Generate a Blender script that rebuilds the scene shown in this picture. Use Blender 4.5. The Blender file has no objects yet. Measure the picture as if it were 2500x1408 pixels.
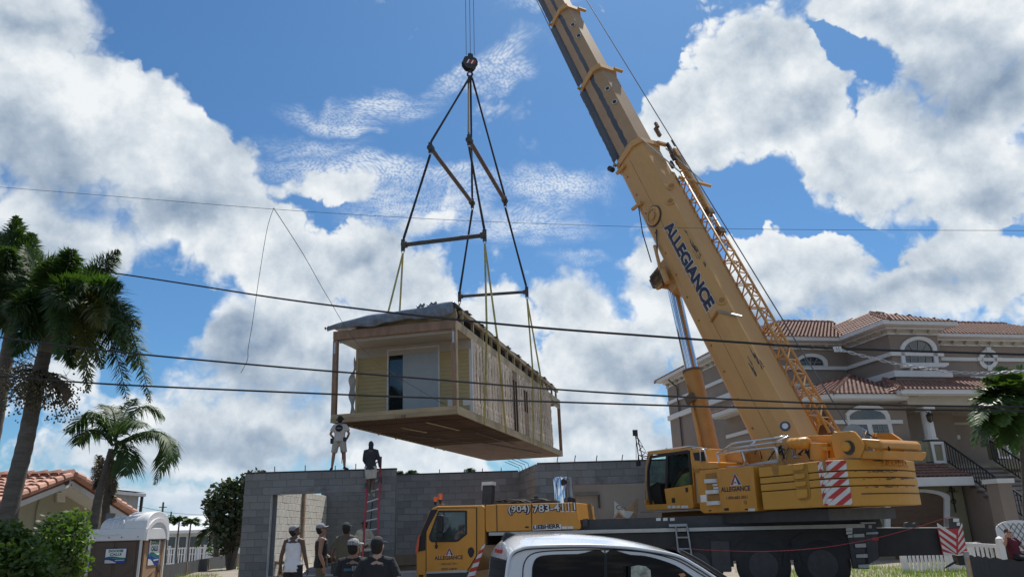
import bpy, bmesh, math, random
from mathutils import Vector, Matrix, Euler
import numpy as np
R = math.radians
random.seed(7)
S = bpy.context.scene
COL = S.collection

# ------------------------------------------------------------------ camera
F = 1866.0                      # focal length in photo pixels (2500 wide)
PITCH, ROLL = R(17.5), R(1.75)
CAM = Vector((0, 0, 1.7))
_f = Vector((0, math.cos(PITCH), math.sin(PITCH)))
_r0 = Vector((1, 0, 0)); _u0 = Vector((0, -math.sin(PITCH), math.cos(PITCH)))
_r = _r0*math.cos(ROLL) - _u0*math.sin(ROLL)
_u = _r0*math.sin(ROLL) + _u0*math.cos(ROLL)
cd = bpy.data.cameras.new('camera'); co = bpy.data.objects.new('camera', cd); COL.objects.link(co)
cd.sensor_fit = 'HORIZONTAL'; cd.sensor_width = 36; cd.lens = F/2500*36
cd.clip_start = 0.1; cd.clip_end = 3000
m = Matrix((( _r.x, _u.x, -_f.x, CAM.x), (_r.y, _u.y, -_f.y, CAM.y), (_r.z, _u.z, -_f.z, CAM.z), (0, 0, 0, 1)))
co.matrix_world = m
S.camera = co

def ray(px, py):
    return _f + _r*((px-1250)/F) + _u*((704-py)/F)
def PY(px, py, Y):              # sight line at distance Y ahead
    d = ray(px, py); return CAM + d*(Y/d.y)
def PZ(px, py, z):
    d = ray(px, py); return CAM + d*((z-CAM.z)/d.z)
def PX(px, py, x):
    d = ray(px, py); return CAM + d*(x/d.x)
def PD(px, py, zc):
    return CAM + ray(px, py)*zc

# ------------------------------------------------------------------ light
SUN_EL, SUN_AZ = R(60), R(20)   # azimuth clockwise from straight ahead (+Y)
sl = bpy.data.lights.new('sun', 'SUN'); so = bpy.data.objects.new('sun', sl); COL.objects.link(so)
sl.energy = 4.9; sl.angle = R(0.53); sl.color = (1.0, 0.95, 0.87)
sdir = Vector((math.sin(SUN_AZ)*math.cos(SUN_EL), math.cos(SUN_AZ)*math.cos(SUN_EL), math.sin(SUN_EL)))
so.rotation_euler = sdir.to_track_quat('Z', 'Y').to_euler(); so.location = (0, 0, 80)
S.view_settings.view_transform = 'Standard'; S.view_settings.look = 'None'
S.view_settings.exposure = 0.22; S.view_settings.gamma = 1.0; S.view_settings.use_curve_mapping = False

# ------------------------------------------------------------------ sky with clouds (function of direction only)
W = bpy.data.worlds.new('World'); S.world = W; W.use_nodes = True
W.cycles.sampling_method = 'MANUAL'; W.cycles.sample_map_resolution = 512
nt = W.node_tree; nt.nodes.clear()
def N(t, **kw):
    n = nt.nodes.new(t)
    for k, v in kw.items(): setattr(n, k, v)
    return n
def lk(a, b): nt.links.new(a, b)
def sock(n, v, i):
    if isinstance(v, (int, float)): n.inputs[i].default_value = v
    else: lk(v, n.inputs[i])
def M(op, a, b=0.0, c=None, clamp=False):
    n = N('ShaderNodeMath', operation=op, use_clamp=clamp); sock(n, a, 0); sock(n, b, 1)
    if c is not None: sock(n, c, 2)
    return n.outputs[0]
def ramp(v, a, b, smooth=True, o0=0.0, o1=1.0):
    n = N('ShaderNodeMapRange', interpolation_type='SMOOTHSTEP' if smooth else 'LINEAR'); sock(n, v, 0)
    for i, x in zip((1, 2, 3, 4), (a, b, o0, o1)): n.inputs[i].default_value = x
    return n.outputs[0]
def VM(op, a, b):
    n = N('ShaderNodeVectorMath', operation=op)
    for i, v in enumerate((a, b)):
        if isinstance(v, (tuple, list)): n.inputs[i].default_value = v
        elif isinstance(v, (int, float)):
            n.inputs['Scale'].default_value = v
        else: lk(v, n.inputs[i if op != 'SCALE' or i == 0 else 'Scale'])
    return n.outputs[0]
def noise(vec, scale, detail=6, rough=0.55, lac=2.0, out='Fac'):
    n = N('ShaderNodeTexNoise'); lk(vec, n.inputs['Vector'])
    n.inputs['Scale'].default_value = scale; n.inputs['Detail'].default_value = detail
    n.inputs['Roughness'].default_value = rough; n.inputs['Lacunarity'].default_value = lac
    return n.outputs[out]
def mixc(f, a, b):
    n = N('ShaderNodeMix', data_type='RGBA'); sock(n, f, 0)
    for i, v in ((6, a), (7, b)):
        if isinstance(v, tuple): n.inputs[i].default_value = (*v, 1)
        else: lk(v, n.inputs[i])
    return n.outputs[2]

tc = N('ShaderNodeTexCoord'); dirv = tc.outputs['Generated']
sep = N('ShaderNodeSeparateXYZ'); lk(dirv, sep.inputs[0]); dx, dy, dz = sep.outputs
az = M('ARCTAN2', dx, dy); el = M('ARCSINE', dz)
# turbulent warp of the direction used for the cloud outlines
w1 = noise(dirv, 5.0, 4, 0.55, out='Color'); w2 = noise(dirv, 17.0, 4, 0.6, out='Color')
ww = VM('ADD', VM('SCALE', VM('SUBTRACT', w1, (.5, .5, .5)), 0.17), VM('SCALE', VM('SUBTRACT', w2, (.5, .5, .5)), 0.055))
ws = N('ShaderNodeSeparateXYZ'); lk(ww, ws.inputs[0])
cv = N('ShaderNodeCombineXYZ'); lk(M('ADD', az, ws.outputs[0]), cv.inputs[0]); lk(M('ADD', el, ws.outputs[1]), cv.inputs[1])
AE = cv.outputs[0]
def azel(px, py):
    d = ray(px, py).normalized(); return math.atan2(d.x, d.y), math.asin(d.z)
def blob(cx, cy, rx, ry, rot=0, vec=None):
    a0, e0 = azel(cx, cy); c, s = math.cos(R(rot)), math.sin(R(rot))
    a1, e1 = azel(cx+rx*c, cy+rx*s); a2, e2 = azel(cx-ry*s, cy+ry*c)
    mp = N('ShaderNodeMapping', vector_type='TEXTURE'); lk(AE if vec is None else vec, mp.inputs[0])
    mp.inputs[1].default_value = (a0, e0, 0); mp.inputs[2].default_value = (0, 0, math.atan2(e1-e0, a1-a0))
    mp.inputs[3].default_value = (math.hypot(a1-a0, e1-e0), math.hypot(a2-a0, e2-e0), 1)
    g = N('ShaderNodeTexGradient', gradient_type='SPHERICAL'); lk(mp.outputs[0], g.inputs[0])
    return g.outputs['Fac']
def union(lst, k=0.18):
    acc = None
    for b in lst:
        w = b[5] if len(b) > 5 else 1.0
        v = M('MULTIPLY', blob(*b[:5]), w) if w != 1 else blob(*b[:5])
        acc = v if acc is None else M('SMOOTH_MAX', acc, v, k)
    return acc
CUM = [  # cx, cy, rx, ry, rot, weight      cumulus heaps
 (40, 60, 330, 230, 0), (120, 90, 200, 190, 0), (250, 170, 100, 90, 0, .8), (120, 330, 330, 260, 0), (330, 330, 260, 190, 10), (400, 270, 150, 120, 0),
 (530, 400, 190, 170, 20), (470, 520, 300, 170, 10), (620, 520, 130, 120, 0), (120, 560, 330, 170, 0),
 (560, 780, 190, 150, 0), (720, 690, 240, 170, 0), (860, 640, 210, 130, 0), (700, 850, 370, 190, 0), (960, 720, 240, 150, 0),
 (1000, 560, 260, 70, -6, .6), (860, 480, 260, 80, 8, .55),
 (1180, 830, 230, 160, 0), (1390, 770, 160, 130, 0), (1480, 850, 260, 170, 0), (1400, 980, 380, 190, 0), (560, 1000, 430, 140, 0, 1.0),
 (950, 1050, 400, 140, 0, .95), (330, 1090, 330, 120, 0, .9), (1500, 1080, 320, 130, 0, .9), (80, 900, 170, 120, 0, .8), (500, 1210, 520, 80, 0, .8), (1000, 1150, 400, 80, 0, .7), (150, 1180, 250, 80, 0, .7),
 (1720, 210, 190, 190, 0), (1860, 180, 230, 170, 15), (1700, 330, 150, 110, 0), (1900, 330, 170, 120, 20), (1820, 90, 160, 80, 10, .8),
 (2130, 40, 330, 130, 0), (2330, 90, 330, 210, 0), (2420, 220, 230, 160, 0), (2060, 420, 250, 180, 15), (2270, 330, 230, 150, 0), (1980, 300, 220, 120, 25), (2300, 620, 260, 140, 0, .8),
 (2420, 430, 260, 190, 0), (2300, 500, 140, 120, 0), (1610, 640, 120, 110, 0), (1860, 660, 180, 130, 0), (1990, 680, 200, 120, 0),
 (2150, 760, 330, 140, 0), (2430, 680, 230, 180, 0), (1760, 830, 240, 170, 0), (1650, 760, 150, 110, 0), (1950, 850, 300, 150, 0, .9)]
GAP = [(520, 120, 260, 170, 20), (850, 120, 330, 150, 0), (720, 330, 120, 60, 0, .7), (400, 740, 120, 120, 30, .9), (290, 690, 110, 70, 0, .8), (250, 880, 120, 60, 0, .7), (1420, 610, 200, 70, 0, .9), (2090, 190, 150, 60, 10, .65), (1800, 500, 160, 70, -10, .8), (2020, 600, 240, 50, 0, .7), (2240, 580, 80, 90, 0, .6), (1560, 100, 110, 180, 0, .9), (1640, 500, 90, 110, 0, .8), (1480, 340, 110, 160, 0, .9), (2250, 350, 60, 40, 0, .6), (430, 1190, 220, 30, 0, .4), (1830, 110, 60, 60, 0, .4)]
fc = M('SUBTRACT', union(CUM), M('MULTIPLY', union(GAP, 0.1), 0.62))
# the same kind of heaps go on behind and beside the part of the sky in view
gn = noise(VM('MULTIPLY', dirv, (1, 1, 1.6)), 3.1, 2, 0.5)
ga = M('ABSOLUTE', az)
out_side = M('MAXIMUM', ramp(ga, 0.66, 0.85), ramp(el, 0.70, 0.85))
fgen = M('MULTIPLY', ramp(gn, 0.44, 0.66), M('MULTIPLY', out_side, 0.75))
fc = M('MAXIMUM', fc, fgen)
# billows
def billow(v):
    acc = 0.0
    for sc, am in ((10.0, .50), (21.0, .32), (45.0, .22), (97.0, .14)):
        n_ = noise(v, sc, 0, 0.5)
        acc = M('MULTIPLY_ADD', M('ABSOLUTE', M('SUBTRACT', n_, 0.5)), 2.0*am, acc)
    return acc
puff = M('SUBTRACT', billow(VM('ADD', dirv, VM('SCALE', VM('SUBTRACT', w2, (.5, .5, .5)), 0.05))), 0.35)
fb = M('SUBTRACT', noise(dirv, 7.0, 11, 0.58), 0.5)
dens = M('ADD', fc, M('ADD', M('MULTIPLY', puff, 0.74), M('MULTIPLY', fb, 0.88)))
relief0 = M('SUBTRACT', noise(dirv, 6.5, 3, 0.5), noise(VM('ADD', dirv, (0.012, 0.0, 0.026)), 6.5, 3, 0.5))
dens = M('SUBTRACT', dens, ramp(fc, -0.05, 0.16, o0=0.34, o1=0.0))
soft = noise(dirv, 3.3, 3, 0.5)
edge = ramp(soft, 0.36, 0.64, o0=0.11, o1=0.50)
alpha = ramp(M('DIVIDE', M('SUBTRACT', dens, 0.055), M('MAXIMUM', M('SUBTRACT', edge, M('MULTIPLY', relief0, 1.6)), 0.09)), 0.0, 1.0)
# light on the heaps: lit thin rims, grey thick cores and bases; relief by comparing with a step towards the sun
step = VM('ADD', dirv, (0.026*sdir.x, 0.0, 0.022))
def mid(v): return noise(v, 15.0, 8, 0.62)
relief = M('ADD', M('MULTIPLY', relief0, 0.75), M('MULTIPLY', M('SUBTRACT', mid(dirv), mid(step)), 0.62))
DARK = [(140, 420, 350, 150, 0), (420, 500, 250, 110, 0), (120, 620, 300, 90, 0, .7), (60, 60, 160, 60, 0, .5), (2080, 170, 160, 60, 10, .5), (2430, 190, 280, 130, 0, .75), (1760, 420, 150, 60, 0, .6), (1960, 290, 160, 60, 0, .4),
        (2250, 60, 240, 60, 0, .5), (1930, 770, 260, 80, 0), (2150, 660, 150, 60, 0, .5), (1600, 890, 230, 90, 0, .8), (600, 830, 220, 100, 0), (830, 920, 320, 90, 0),
        (650, 1060, 380, 60, 0, .9), (1420, 1010, 280, 60, 0, .6), (1330, 880, 150, 60, 0, .5), (880, 640, 160, 60, 0, .5), (380, 1150, 280, 50, 0, .8), (2420, 500, 160, 60, 0, .6), (2300, 730, 300, 50, 0, .5)]
dk = union(DARK, 0.1)
thick = ramp(dens, 0.25, 1.0, smooth=False)
shade = M('ADD', M('ADD', M('MULTIPLY', dk, 0.85), M('MULTIPLY', thick, 0.38)), M('MULTIPLY', M('SUBTRACT', noise(dirv, 4.2, 3, 0.5), 0.5), 0.55))
shade = M('SUBTRACT', shade, M('MULTIPLY', relief, 2.0))
shade = M('ADD', M('SUBTRACT', shade, M('MULTIPLY', puff, 0.55)), 0.05)
shade = ramp(shade, 0.0, 1.12, smooth=False)
cr = N('ShaderNodeValToRGB'); lk(shade, cr.inputs[0])
e = cr.color_ramp.elements; e[0].position = 0; e[0].color = (7.5, 7.8, 8.0, 1); e[1].position = 1; e[1].color = (2.15, 2.9, 3.95, 1)
x = e.new(0.25); x.color = (5.9, 6.45, 6.95, 1); x = e.new(0.60); x.color = (3.85, 4.55, 5.4, 1)
cloudcol = cr.outputs[0]
# high rippled sheet (altocumulus) on a flat layer overhead
zz = M('MAXIMUM', dz, 0.05)
pc = N('ShaderNodeCombineXYZ'); lk(M('DIVIDE', dx, zz), pc.inputs[0]); lk(M('DIVIDE', dy, zz), pc.inputs[1])
pw = VM('ADD', pc.outputs[0], VM('SCALE', VM('SUBTRACT', noise(pc.outputs[0], 1.6, 3, .5, out='Color'), (.5, .5, .5)), 0.5))
rip = N('ShaderNodeTexVoronoi', feature='F1', voronoi_dimensions='2D'); rm = N('ShaderNodeMapping'); lk(pw, rm.inputs[0])
rm.inputs[2].default_value = (0, 0, R(35)); rm.inputs[3].default_value = (118, 76, 1)
lk(rm.outputs[0], rip.inputs['Vector']); rip.inputs['Scale'].default_value = 1.0; rip.inputs['Detail'].default_value = 0.0
ripple = ramp(M('ADD', rip.outputs['Distance'], M('MULTIPLY', M('SUBTRACT', noise(pw, 30, 4, .6), .5), .9)), 0.02, 0.90, o0=1, o1=0)
HIGH = [(900, 265, 270, 70, -4), (1180, 200, 210, 60, -12), (760, 350, 200, 60, 0, .6), (1290, 20, 150, 40, -5, .7), (1250, 130, 150, 60, -25, .7), (860, 450, 290, 100, 6), (1120, 480, 260, 80, 0), (1400, 490, 220, 90, -15), (1300, 580, 280, 70, -4, .8),
        (1420, 650, 150, 40, -3, .6), (1520, 180, 120, 60, 0, .35), (1000, 540, 300, 90, 0, .9)]
hi = union(HIGH, 0.15)
wisp = noise(VM('MULTIPLY', pw, (1, 2.2, 1)), 3.0, 7, 0.62)
himask = M('MULTIPLY', ramp(hi, 0.15, 0.70), ramp(wisp, 0.28, 0.62))
hia = M('ADD', M('MULTIPLY', himask, M('ADD', 0.26, M('MULTIPLY', ripple, 0.58))), 0.0, clamp=True)
# clear sky
sky = N('ShaderNodeTexSky', sky_type='NISHITA', sun_disc=False)
sky.sun_elevation = SUN_EL; sky.sun_rotation = SUN_AZ; sky.air_density = 1.0; sky.dust_density = 0.6; sky.ozone_density = 2.0; sky.altitude = 0
bc = mixc(1.0, sky.outputs[0], (1, 1, 1))
skycol = N('ShaderNodeMix', data_type='RGBA', blend_type='MULTIPLY'); skycol.inputs[0].default_value = 1
lk(sky.outputs[0], skycol.inputs[6]); skycol.inputs[7].default_value = (0.42, 0.69, 0.89, 1)
c1 = mixc(hia, skycol.outputs[2], (7.0, 7.5, 8.0))
c2 = mixc(alpha, c1, cloudcol)
hz = ramp(el, -0.02, 0.13, o0=0.55, o1=0.0)
c3 = mixc(hz, c2, (4.0, 5.4, 6.9))
bg = N('ShaderNodeBackground'); lk(c3, bg.inputs[0]); bg.inputs[1].default_value = 0.10
wo = N('ShaderNodeOutputWorld'); lk(bg.outputs[0], wo.inputs[0])

# ------------------------------------------------------------------ materials
_mats = {}
def mat(name, col, rough=0.6, metal=0.0, var=0.12, vscale=3.0, dirt=0.0, dirtcol=(0.05, 0.045, 0.04), bump=0.0, bscale=40.0,
        rnd=0.0, coat=0.0, spec=0.5, streak=False, trans=0.0, alpha=1.0):
    if name in _mats: return _mats[name]
    m = bpy.data.materials.new(name); m.use_nodes = True; t = m.node_tree; n = t.nodes
    b = n['Principled BSDF']; L = t.links.new
    b.inputs['Roughness'].default_value = rough; b.inputs['Metallic'].default_value = metal
    b.inputs['Specular IOR Level'].default_value = spec
    if coat: b.inputs['Coat Weight'].default_value = coat; b.inputs['Coat Roughness'].default_value = 0.05
    if trans: b.inputs['Transmission Weight'].default_value = trans
    if alpha < 1: b.inputs['Alpha'].default_value = alpha
    tcd = n.new('ShaderNodeTexCoord'); v = tcd.outputs['Object']
    if streak:
        mp = n.new('ShaderNodeMapping'); L(v, mp.inputs[0]); mp.inputs[3].default_value = streak if isinstance(streak, tuple) else (1, 1, 0.12); v = mp.outputs[0]
    ns = n.new('ShaderNodeTexNoise'); L(v, ns.inputs['Vector']); ns.inputs['Scale'].default_value = vscale; ns.inputs['Detail'].default_value = 7; ns.inputs['Roughness'].default_value = 0.62
    mr = n.new('ShaderNodeMapRange'); L(ns.outputs['Fac'], mr.inputs[0]); mr.inputs[1].default_value = 0.3; mr.inputs[2].default_value = 0.7
    mr.inputs[3].default_value = 1-var; mr.inputs[4].default_value = 1+var
    val = mr.outputs[0]
    if rnd:
        oi = n.new('ShaderNodeObjectInfo'); m2 = n.new('ShaderNodeMapRange'); L(oi.outputs['Random'], m2.inputs[0]); m2.inputs[3].default_value = 1-rnd; m2.inputs[4].default_value = 1+rnd
        mm = n.new('ShaderNodeMath'); mm.operation = 'MULTIPLY'; L(val, mm.inputs[0]); L(m2.outputs[0], mm.inputs[1]); val = mm.outputs[0]
    mx = n.new('ShaderNodeVectorMath'); mx.operation = 'SCALE'; mx.inputs[0].default_value = col; L(val, mx.inputs['Scale']); c = mx.outputs[0]
    if dirt:
        n2 = n.new('ShaderNodeTexNoise'); L(v, n2.inputs['Vector']); n2.inputs['Scale'].default_value = vscale*2.3; n2.inputs['Detail'].default_value = 9; n2.inputs['Roughness'].default_value = 0.7
        r2 = n.new('ShaderNodeMapRange'); L(n2.outputs['Fac'], r2.inputs[0]); r2.inputs[1].default_value = 0.50; r2.inputs[2].default_value = 0.78; r2.inputs[4].default_value = dirt
        mc = n.new('ShaderNodeMix'); mc.data_type = 'RGBA'; L(r2.outputs[0], mc.inputs[0]); L(c, mc.inputs[6]); mc.inputs[7].default_value = (*dirtcol, 1); c = mc.outputs[2]
    L(c, b.inputs['Base Color'])
    if bump:
        n3 = n.new('ShaderNodeTexNoise'); L(tcd.outputs['Object'] if not streak else v, n3.inputs['Vector']); n3.inputs['Scale'].default_value = bscale; n3.inputs['Detail'].default_value = 5
        bp = n.new('ShaderNodeBump'); L(n3.outputs['Fac'], bp.inputs['Height']); bp.inputs['Strength'].default_value = bump; bp.inputs['Distance'].default_value = 0.02
        L(bp.outputs[0], b.inputs['Normal'])
    _mats[name] = m
    return m

def leafmat(name, col, var=0.35, trans=0.35, rough=0.45):
    if name in _mats: return _mats[name]
    m = mat(name, col, rough=rough, var=var, vscale=1.3, rnd=0.2)
    t = m.node_tree; n = t.nodes; b = n['Principled BSDF']; o = n['Material Output']
    tr = n.new('ShaderNodeBsdfTranslucent'); mx = n.new('ShaderNodeMixShader'); mx.inputs[0].default_value = trans
    src = b.inputs['Base Color'].links[0].from_socket
    sc = n.new('ShaderNodeVectorMath'); sc.operation = 'MULTIPLY'; t.links.new(src, sc.inputs[0]); sc.inputs[1].default_value = (1.5, 1.6, 0.5)
    t.links.new(sc.outputs[0], tr.inputs[0]); t.links.new(b.outputs[0], mx.inputs[1]); t.links.new(tr.outputs[0], mx.inputs[2]); t.links.new(mx.outputs[0], o.inputs[0])
    return m

# ------------------------------------------------------------------ mesh building
class MB:
    def __init__(s): s.v = []; s.f = []
    def add(s, vs, fs):
        o = len(s.v); s.v += [tuple(q) for q in vs]; s.f += [tuple(i+o for i in f) for f in fs]; return s
    def box(s, x0, x1, y0, y1, z0, z1, M=None):
        vs = [Vector(p) for p in ((x0,y0,z0),(x1,y0,z0),(x1,y1,z0),(x0,y1,z0),(x0,y0,z1),(x1,y0,z1),(x1,y1,z1),(x0,y1,z1))]
        if M is not None: vs = [M @ p for p in vs]
        return s.add(vs, [(0,3,2,1),(4,5,6,7),(0,1,5,4),(1,2,6,5),(2,3,7,6),(3,0,4,7)])
    def bar(s, a, b, w, h=None, up=(0, 0, 1), ext=0.0):
        a, b = Vector(a), Vector(b); h = w if h is None else h
        d = (b-a); Ln = d.length; d.normalize(); upv = Vector(up)
        if abs(d.dot(upv.normalized())) > 0.98: upv = Vector((0, 1, 0)) if abs(d.y) < .9 else Vector((1, 0, 0))
        sx = d.cross(upv).normalized(); sz = sx.cross(d).normalized()
        a = a-d*ext; b = b+d*ext
        vs = []
        for p in (a, b):
            for (i, j) in ((-1,-1),(1,-1),(1,1),(-1,1)): vs.append(p + sx*(i*w/2) + sz*(j*h/2))
        return s.add(vs, [(0,1,2,3),(7,6,5,4),(0,4,5,1),(1,5,6,2),(2,6,7,3),(3,7,4,0)])
    def tube(s, pts, rad, n=8, cap=True, close=False):
        pts = [Vector(p) for p in pts]; k = len(pts)
        rad = rad if isinstance(rad, (list, tuple)) else [rad]*k
        up = None; o = len(s.v)
        for i, p in enumerate(pts):
            d = (pts[min(i+1, k-1)]-pts[max(i-1, 0)])
            if d.length < 1e-9: d = Vector((0, 0, 1))
            d.normalize()
            if up is None:
                up = Vector((0, 0, 1)) if abs(d.z) < 0.9 else Vector((0, 1, 0))
            a = d.cross(up)
            if a.length < 1e-6: a = d.orthogonal()
            a.normalize(); up2 = a.cross(d).normalized(); up = up2
            r = rad[i]; ra, rb = (r if isinstance(r, tuple) else (r, r))
            for j in range(n):
                t = 2*math.pi*j/n
                s.v.append(tuple(p + a*(ra*math.cos(t)) + up2*(rb*math.sin(t))))
        for i in range(k-1):
            for j in range(n):
                s.f.append((o+i*n+j, o+i*n+(j+1) % n, o+(i+1)*n+(j+1) % n, o+(i+1)*n+j))
        if cap:
            s.f.append(tuple(o+j for j in range(n))[::-1]); s.f.append(tuple(o+(k-1)*n+j for j in range(n)))
        return s
    def prism(s, poly, fn, t0, t1):
        """poly: list of 2-D points; fn(u, v, t) -> 3-D point; extrudes from t0 to t1"""
        k = len(poly)
        vs = [fn(u, v, t0) for u, v in poly] + [fn(u, v, t1) for u, v in poly]
        fs = [tuple(range(k)), tuple(range(2*k-1, k-1, -1))]
        fs += [(i, i+k, (i+1) % k + k, (i+1) % k) for i in range(k)]
        return s.add(vs, fs)
    def ring(s, outer, inner, fn, t0, t1):
        k = len(outer)
        vs = [fn(*p, t0) for p in outer]+[fn(*p, t0) for p in inner]+[fn(*p, t1) for p in outer]+[fn(*p, t1) for p in inner]
        fs = []
        for i in range(k):
            j = (i+1) % k
            fs += [(i, j, k+j, k+i), (2*k+i, 3*k+i, 3*k+j, 2*k+j), (i, 2*k+i, 2*k+j, j), (k+i, k+j, 3*k+j, 3*k+i)]
        return s.add(vs, fs)
    def lathe(s, prof, n=16, c=(0, 0, 0), axis='z', cap=True):
        o = len(s.v); c = Vector(c)
        for (r, z) in prof:
            for j in range(n):
                t = 2*math.pi*j/n
                q = (r*math.cos(t), r*math.sin(t), z)
                q = {'z': q, 'y': (q[0], q[2], q[1]), 'x': (q[2], q[0], q[1])}[axis]
                s.v.append(tuple(c+Vector(q)))
        for i in range(len(prof)-1):
            for j in range(n): s.f.append((o+i*n+j, o+i*n+(j+1) % n, o+(i+1)*n+(j+1) % n, o+(i+1)*n+j))
        if cap:
            s.f.append(tuple(o+j for j in range(n))[::-1]); s.f.append(tuple(o+(len(prof)-1)*n+j for j in range(n)))
        return s
    def ell(s, c, r, nu=12, nv=8, M=None):
        o = len(s.v); c = Vector(c)
        r = r if isinstance(r, (tuple, list)) else (r, r, r)
        vs = []
        for i in range(nv+1):
            ph = math.pi*i/nv
            for j in range(nu):
                t = 2*math.pi*j/nu
                q = Vector((r[0]*math.sin(ph)*math.cos(t), r[1]*math.sin(ph)*math.sin(t), r[2]*math.cos(ph)))
                vs.append(c + (M @ q if M is not None else q))
        fs = []
        for i in range(nv):
            for j in range(nu): fs.append((i*nu+j, (i+1)*nu+j, (i+1)*nu+(j+1) % nu, i*nu+(j+1) % nu))
        return s.add(vs, fs)
    def grid(s, fn, nu, nv):
        o = len(s.v)
        for i in range(nu+1):
            for j in range(nv+1): s.v.append(tuple(fn(i/nu, j/nv)))
        for i in range(nu):
            for j in range(nv):
                a = o+i*(nv+1)+j; s.f.append((a, a+nv+1, a+nv+2, a+1))
        return s
    def build(s, name, mt, parent=None, smooth=False, **props):
        me = bpy.data.meshes.new(name); me.from_pydata(s.v, [], s.f); me.validate(); me.update()
        bm = bmesh.new(); bm.from_mesh(me)
        bmesh.ops.remove_doubles(bm, verts=bm.verts, dist=1e-5)
        bmesh.ops.recalc_face_normals(bm, faces=bm.faces); bm.to_mesh(me); bm.free()
        if mt is not None: me.materials.append(mt)
        if smooth:
            me.polygons.foreach_set('use_smooth', [True]*len(me.polygons))
            if smooth == 'auto':
                try: me.set_sharp_from_angle(angle=R(38))
                except Exception: pass
        return link(name, me, parent, **props)

def link(name, me, parent=None, loc=None, **props):
    o = bpy.data.objects.new(name, me); COL.objects.link(o)
    if parent is not None: o.parent = parent
    if loc is not None: o.location = loc
    for k, v in props.items(): o[k] = v
    return o
def tag(o, label, cat, group=None):
    o['label'] = label; o['category'] = cat
    if group: o['group'] = group
    return o
def empty(name, label, cat, loc=(0, 0, 0), rz=0.0, group=None):
    o = bpy.data.objects.new(name, None); COL.objects.link(o); o.empty_display_size = 0.3
    o.location = loc; o.rotation_euler = (0, 0, rz); tag(o, label, cat, group); return o
def bevel(o, w=0.01, seg=2, ang=35):
    md = o.modifiers.new('bevel', 'BEVEL'); md.width = w; md.segments = seg; md.limit_method = 'ANGLE'; md.angle_limit = R(ang); md.harden_normals = False
    return o
def subsurf(o, n=1):
    md = o.modifiers.new('sub', 'SUBSURF'); md.levels = n; md.render_levels = n
    o.data.polygons.foreach_set('use_smooth', [True]*len(o.data.polygons)); return o

class Frame:
    """local axes at a place: x to the right along the ground, y away, z up"""
    def __init__(s, o, ang=0.0): s.o = Vector(o); s.a = ang; s.ex = Vector((math.cos(ang), math.sin(ang), 0)); s.ey = Vector((-math.sin(ang), math.cos(ang), 0))
    def w(s, x, y, z): return s.o + s.ex*x + s.ey*y + Vector((0, 0, z))
    def l(s, p):
        q = Vector(p)-s.o; return Vector((q.dot(s.ex), q.dot(s.ey), q.z))
    def py(s, px, py, y=0.0):       # where a sight line meets the local plane y = const
        d = ray(px, py); o = s.l(CAM); dl = Vector((d.dot(s.ex), d.dot(s.ey), d.z)); return o + dl*((y-o.y)/dl.y)
    def px(s, px, py, x=0.0):
        d = ray(px, py); o = s.l(CAM); dl = Vector((d.dot(s.ex), d.dot(s.ey), d.z)); return o + dl*((x-o.x)/dl.x)
    def pz(s, px, py, z=0.0):
        d = ray(px, py); o = s.l(CAM); dl = Vector((d.dot(s.ex), d.dot(s.ey), d.z)); return o + dl*((z-o.z)/dl.z)
    def empty(s, name, label, cat, group=None): return empty(name, label, cat, s.o, s.a, group)

def text(name, body, mt, parent, origin, ux, uy, size, bold=0.0, width=None, align='LEFT', depth=0.002, shear=0.0, spacing=1.0):
    """flat lettering standing 2-3 mm proud: origin = lower left, ux/uy = local unit directions"""
    cu = bpy.data.curves.new(name, 'FONT'); cu.body = body; cu.size = 1.0; cu.offset = bold; cu.extrude = 0.0; cu.align_x = 'LEFT'; cu.shear = shear; cu.space_character = spacing
    cu.resolution_u = 3
    ob = bpy.data.objects.new(name, cu); COL.objects.link(ob)
    dg = bpy.context.evaluated_depsgraph_get(); me = bpy.data.meshes.new_from_object(ob.evaluated_get(dg))
    bpy.data.objects.remove(ob); bpy.data.curves.remove(cu)
    n = len(me.vertices); a = np.zeros(n*3, dtype=np.float32); me.vertices.foreach_get('co', a); a = a.reshape(-1, 3)
    x0, x1 = a[:, 0].min(), a[:, 0].max(); y0, y1 = a[:, 1].min(), a[:, 1].max()
    hs = size/(y1-y0); wsx = (width/(x1-x0)) if width else hs
    X = (a[:, 0]-x0)*wsx; Y = (a[:, 1]-y0)*hs
    if align == 'CENTER': X -= X.max()/2
    ux, uy, org = Vector(ux).normalized(), Vector(uy).normalized(), Vector(origin); nn = ux.cross(uy).normalized()
    o3 = np.array(org)+np.outer(X, np.array(ux))+np.outer(Y, np.array(uy))+np.array(nn)*depth
    me.vertices.foreach_set('co', o3.astype(np.float32).ravel()); me.update(); me.materials.clear(); me.materials.append(mt)
    me.name = name
    return link(name, me, parent)

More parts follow.
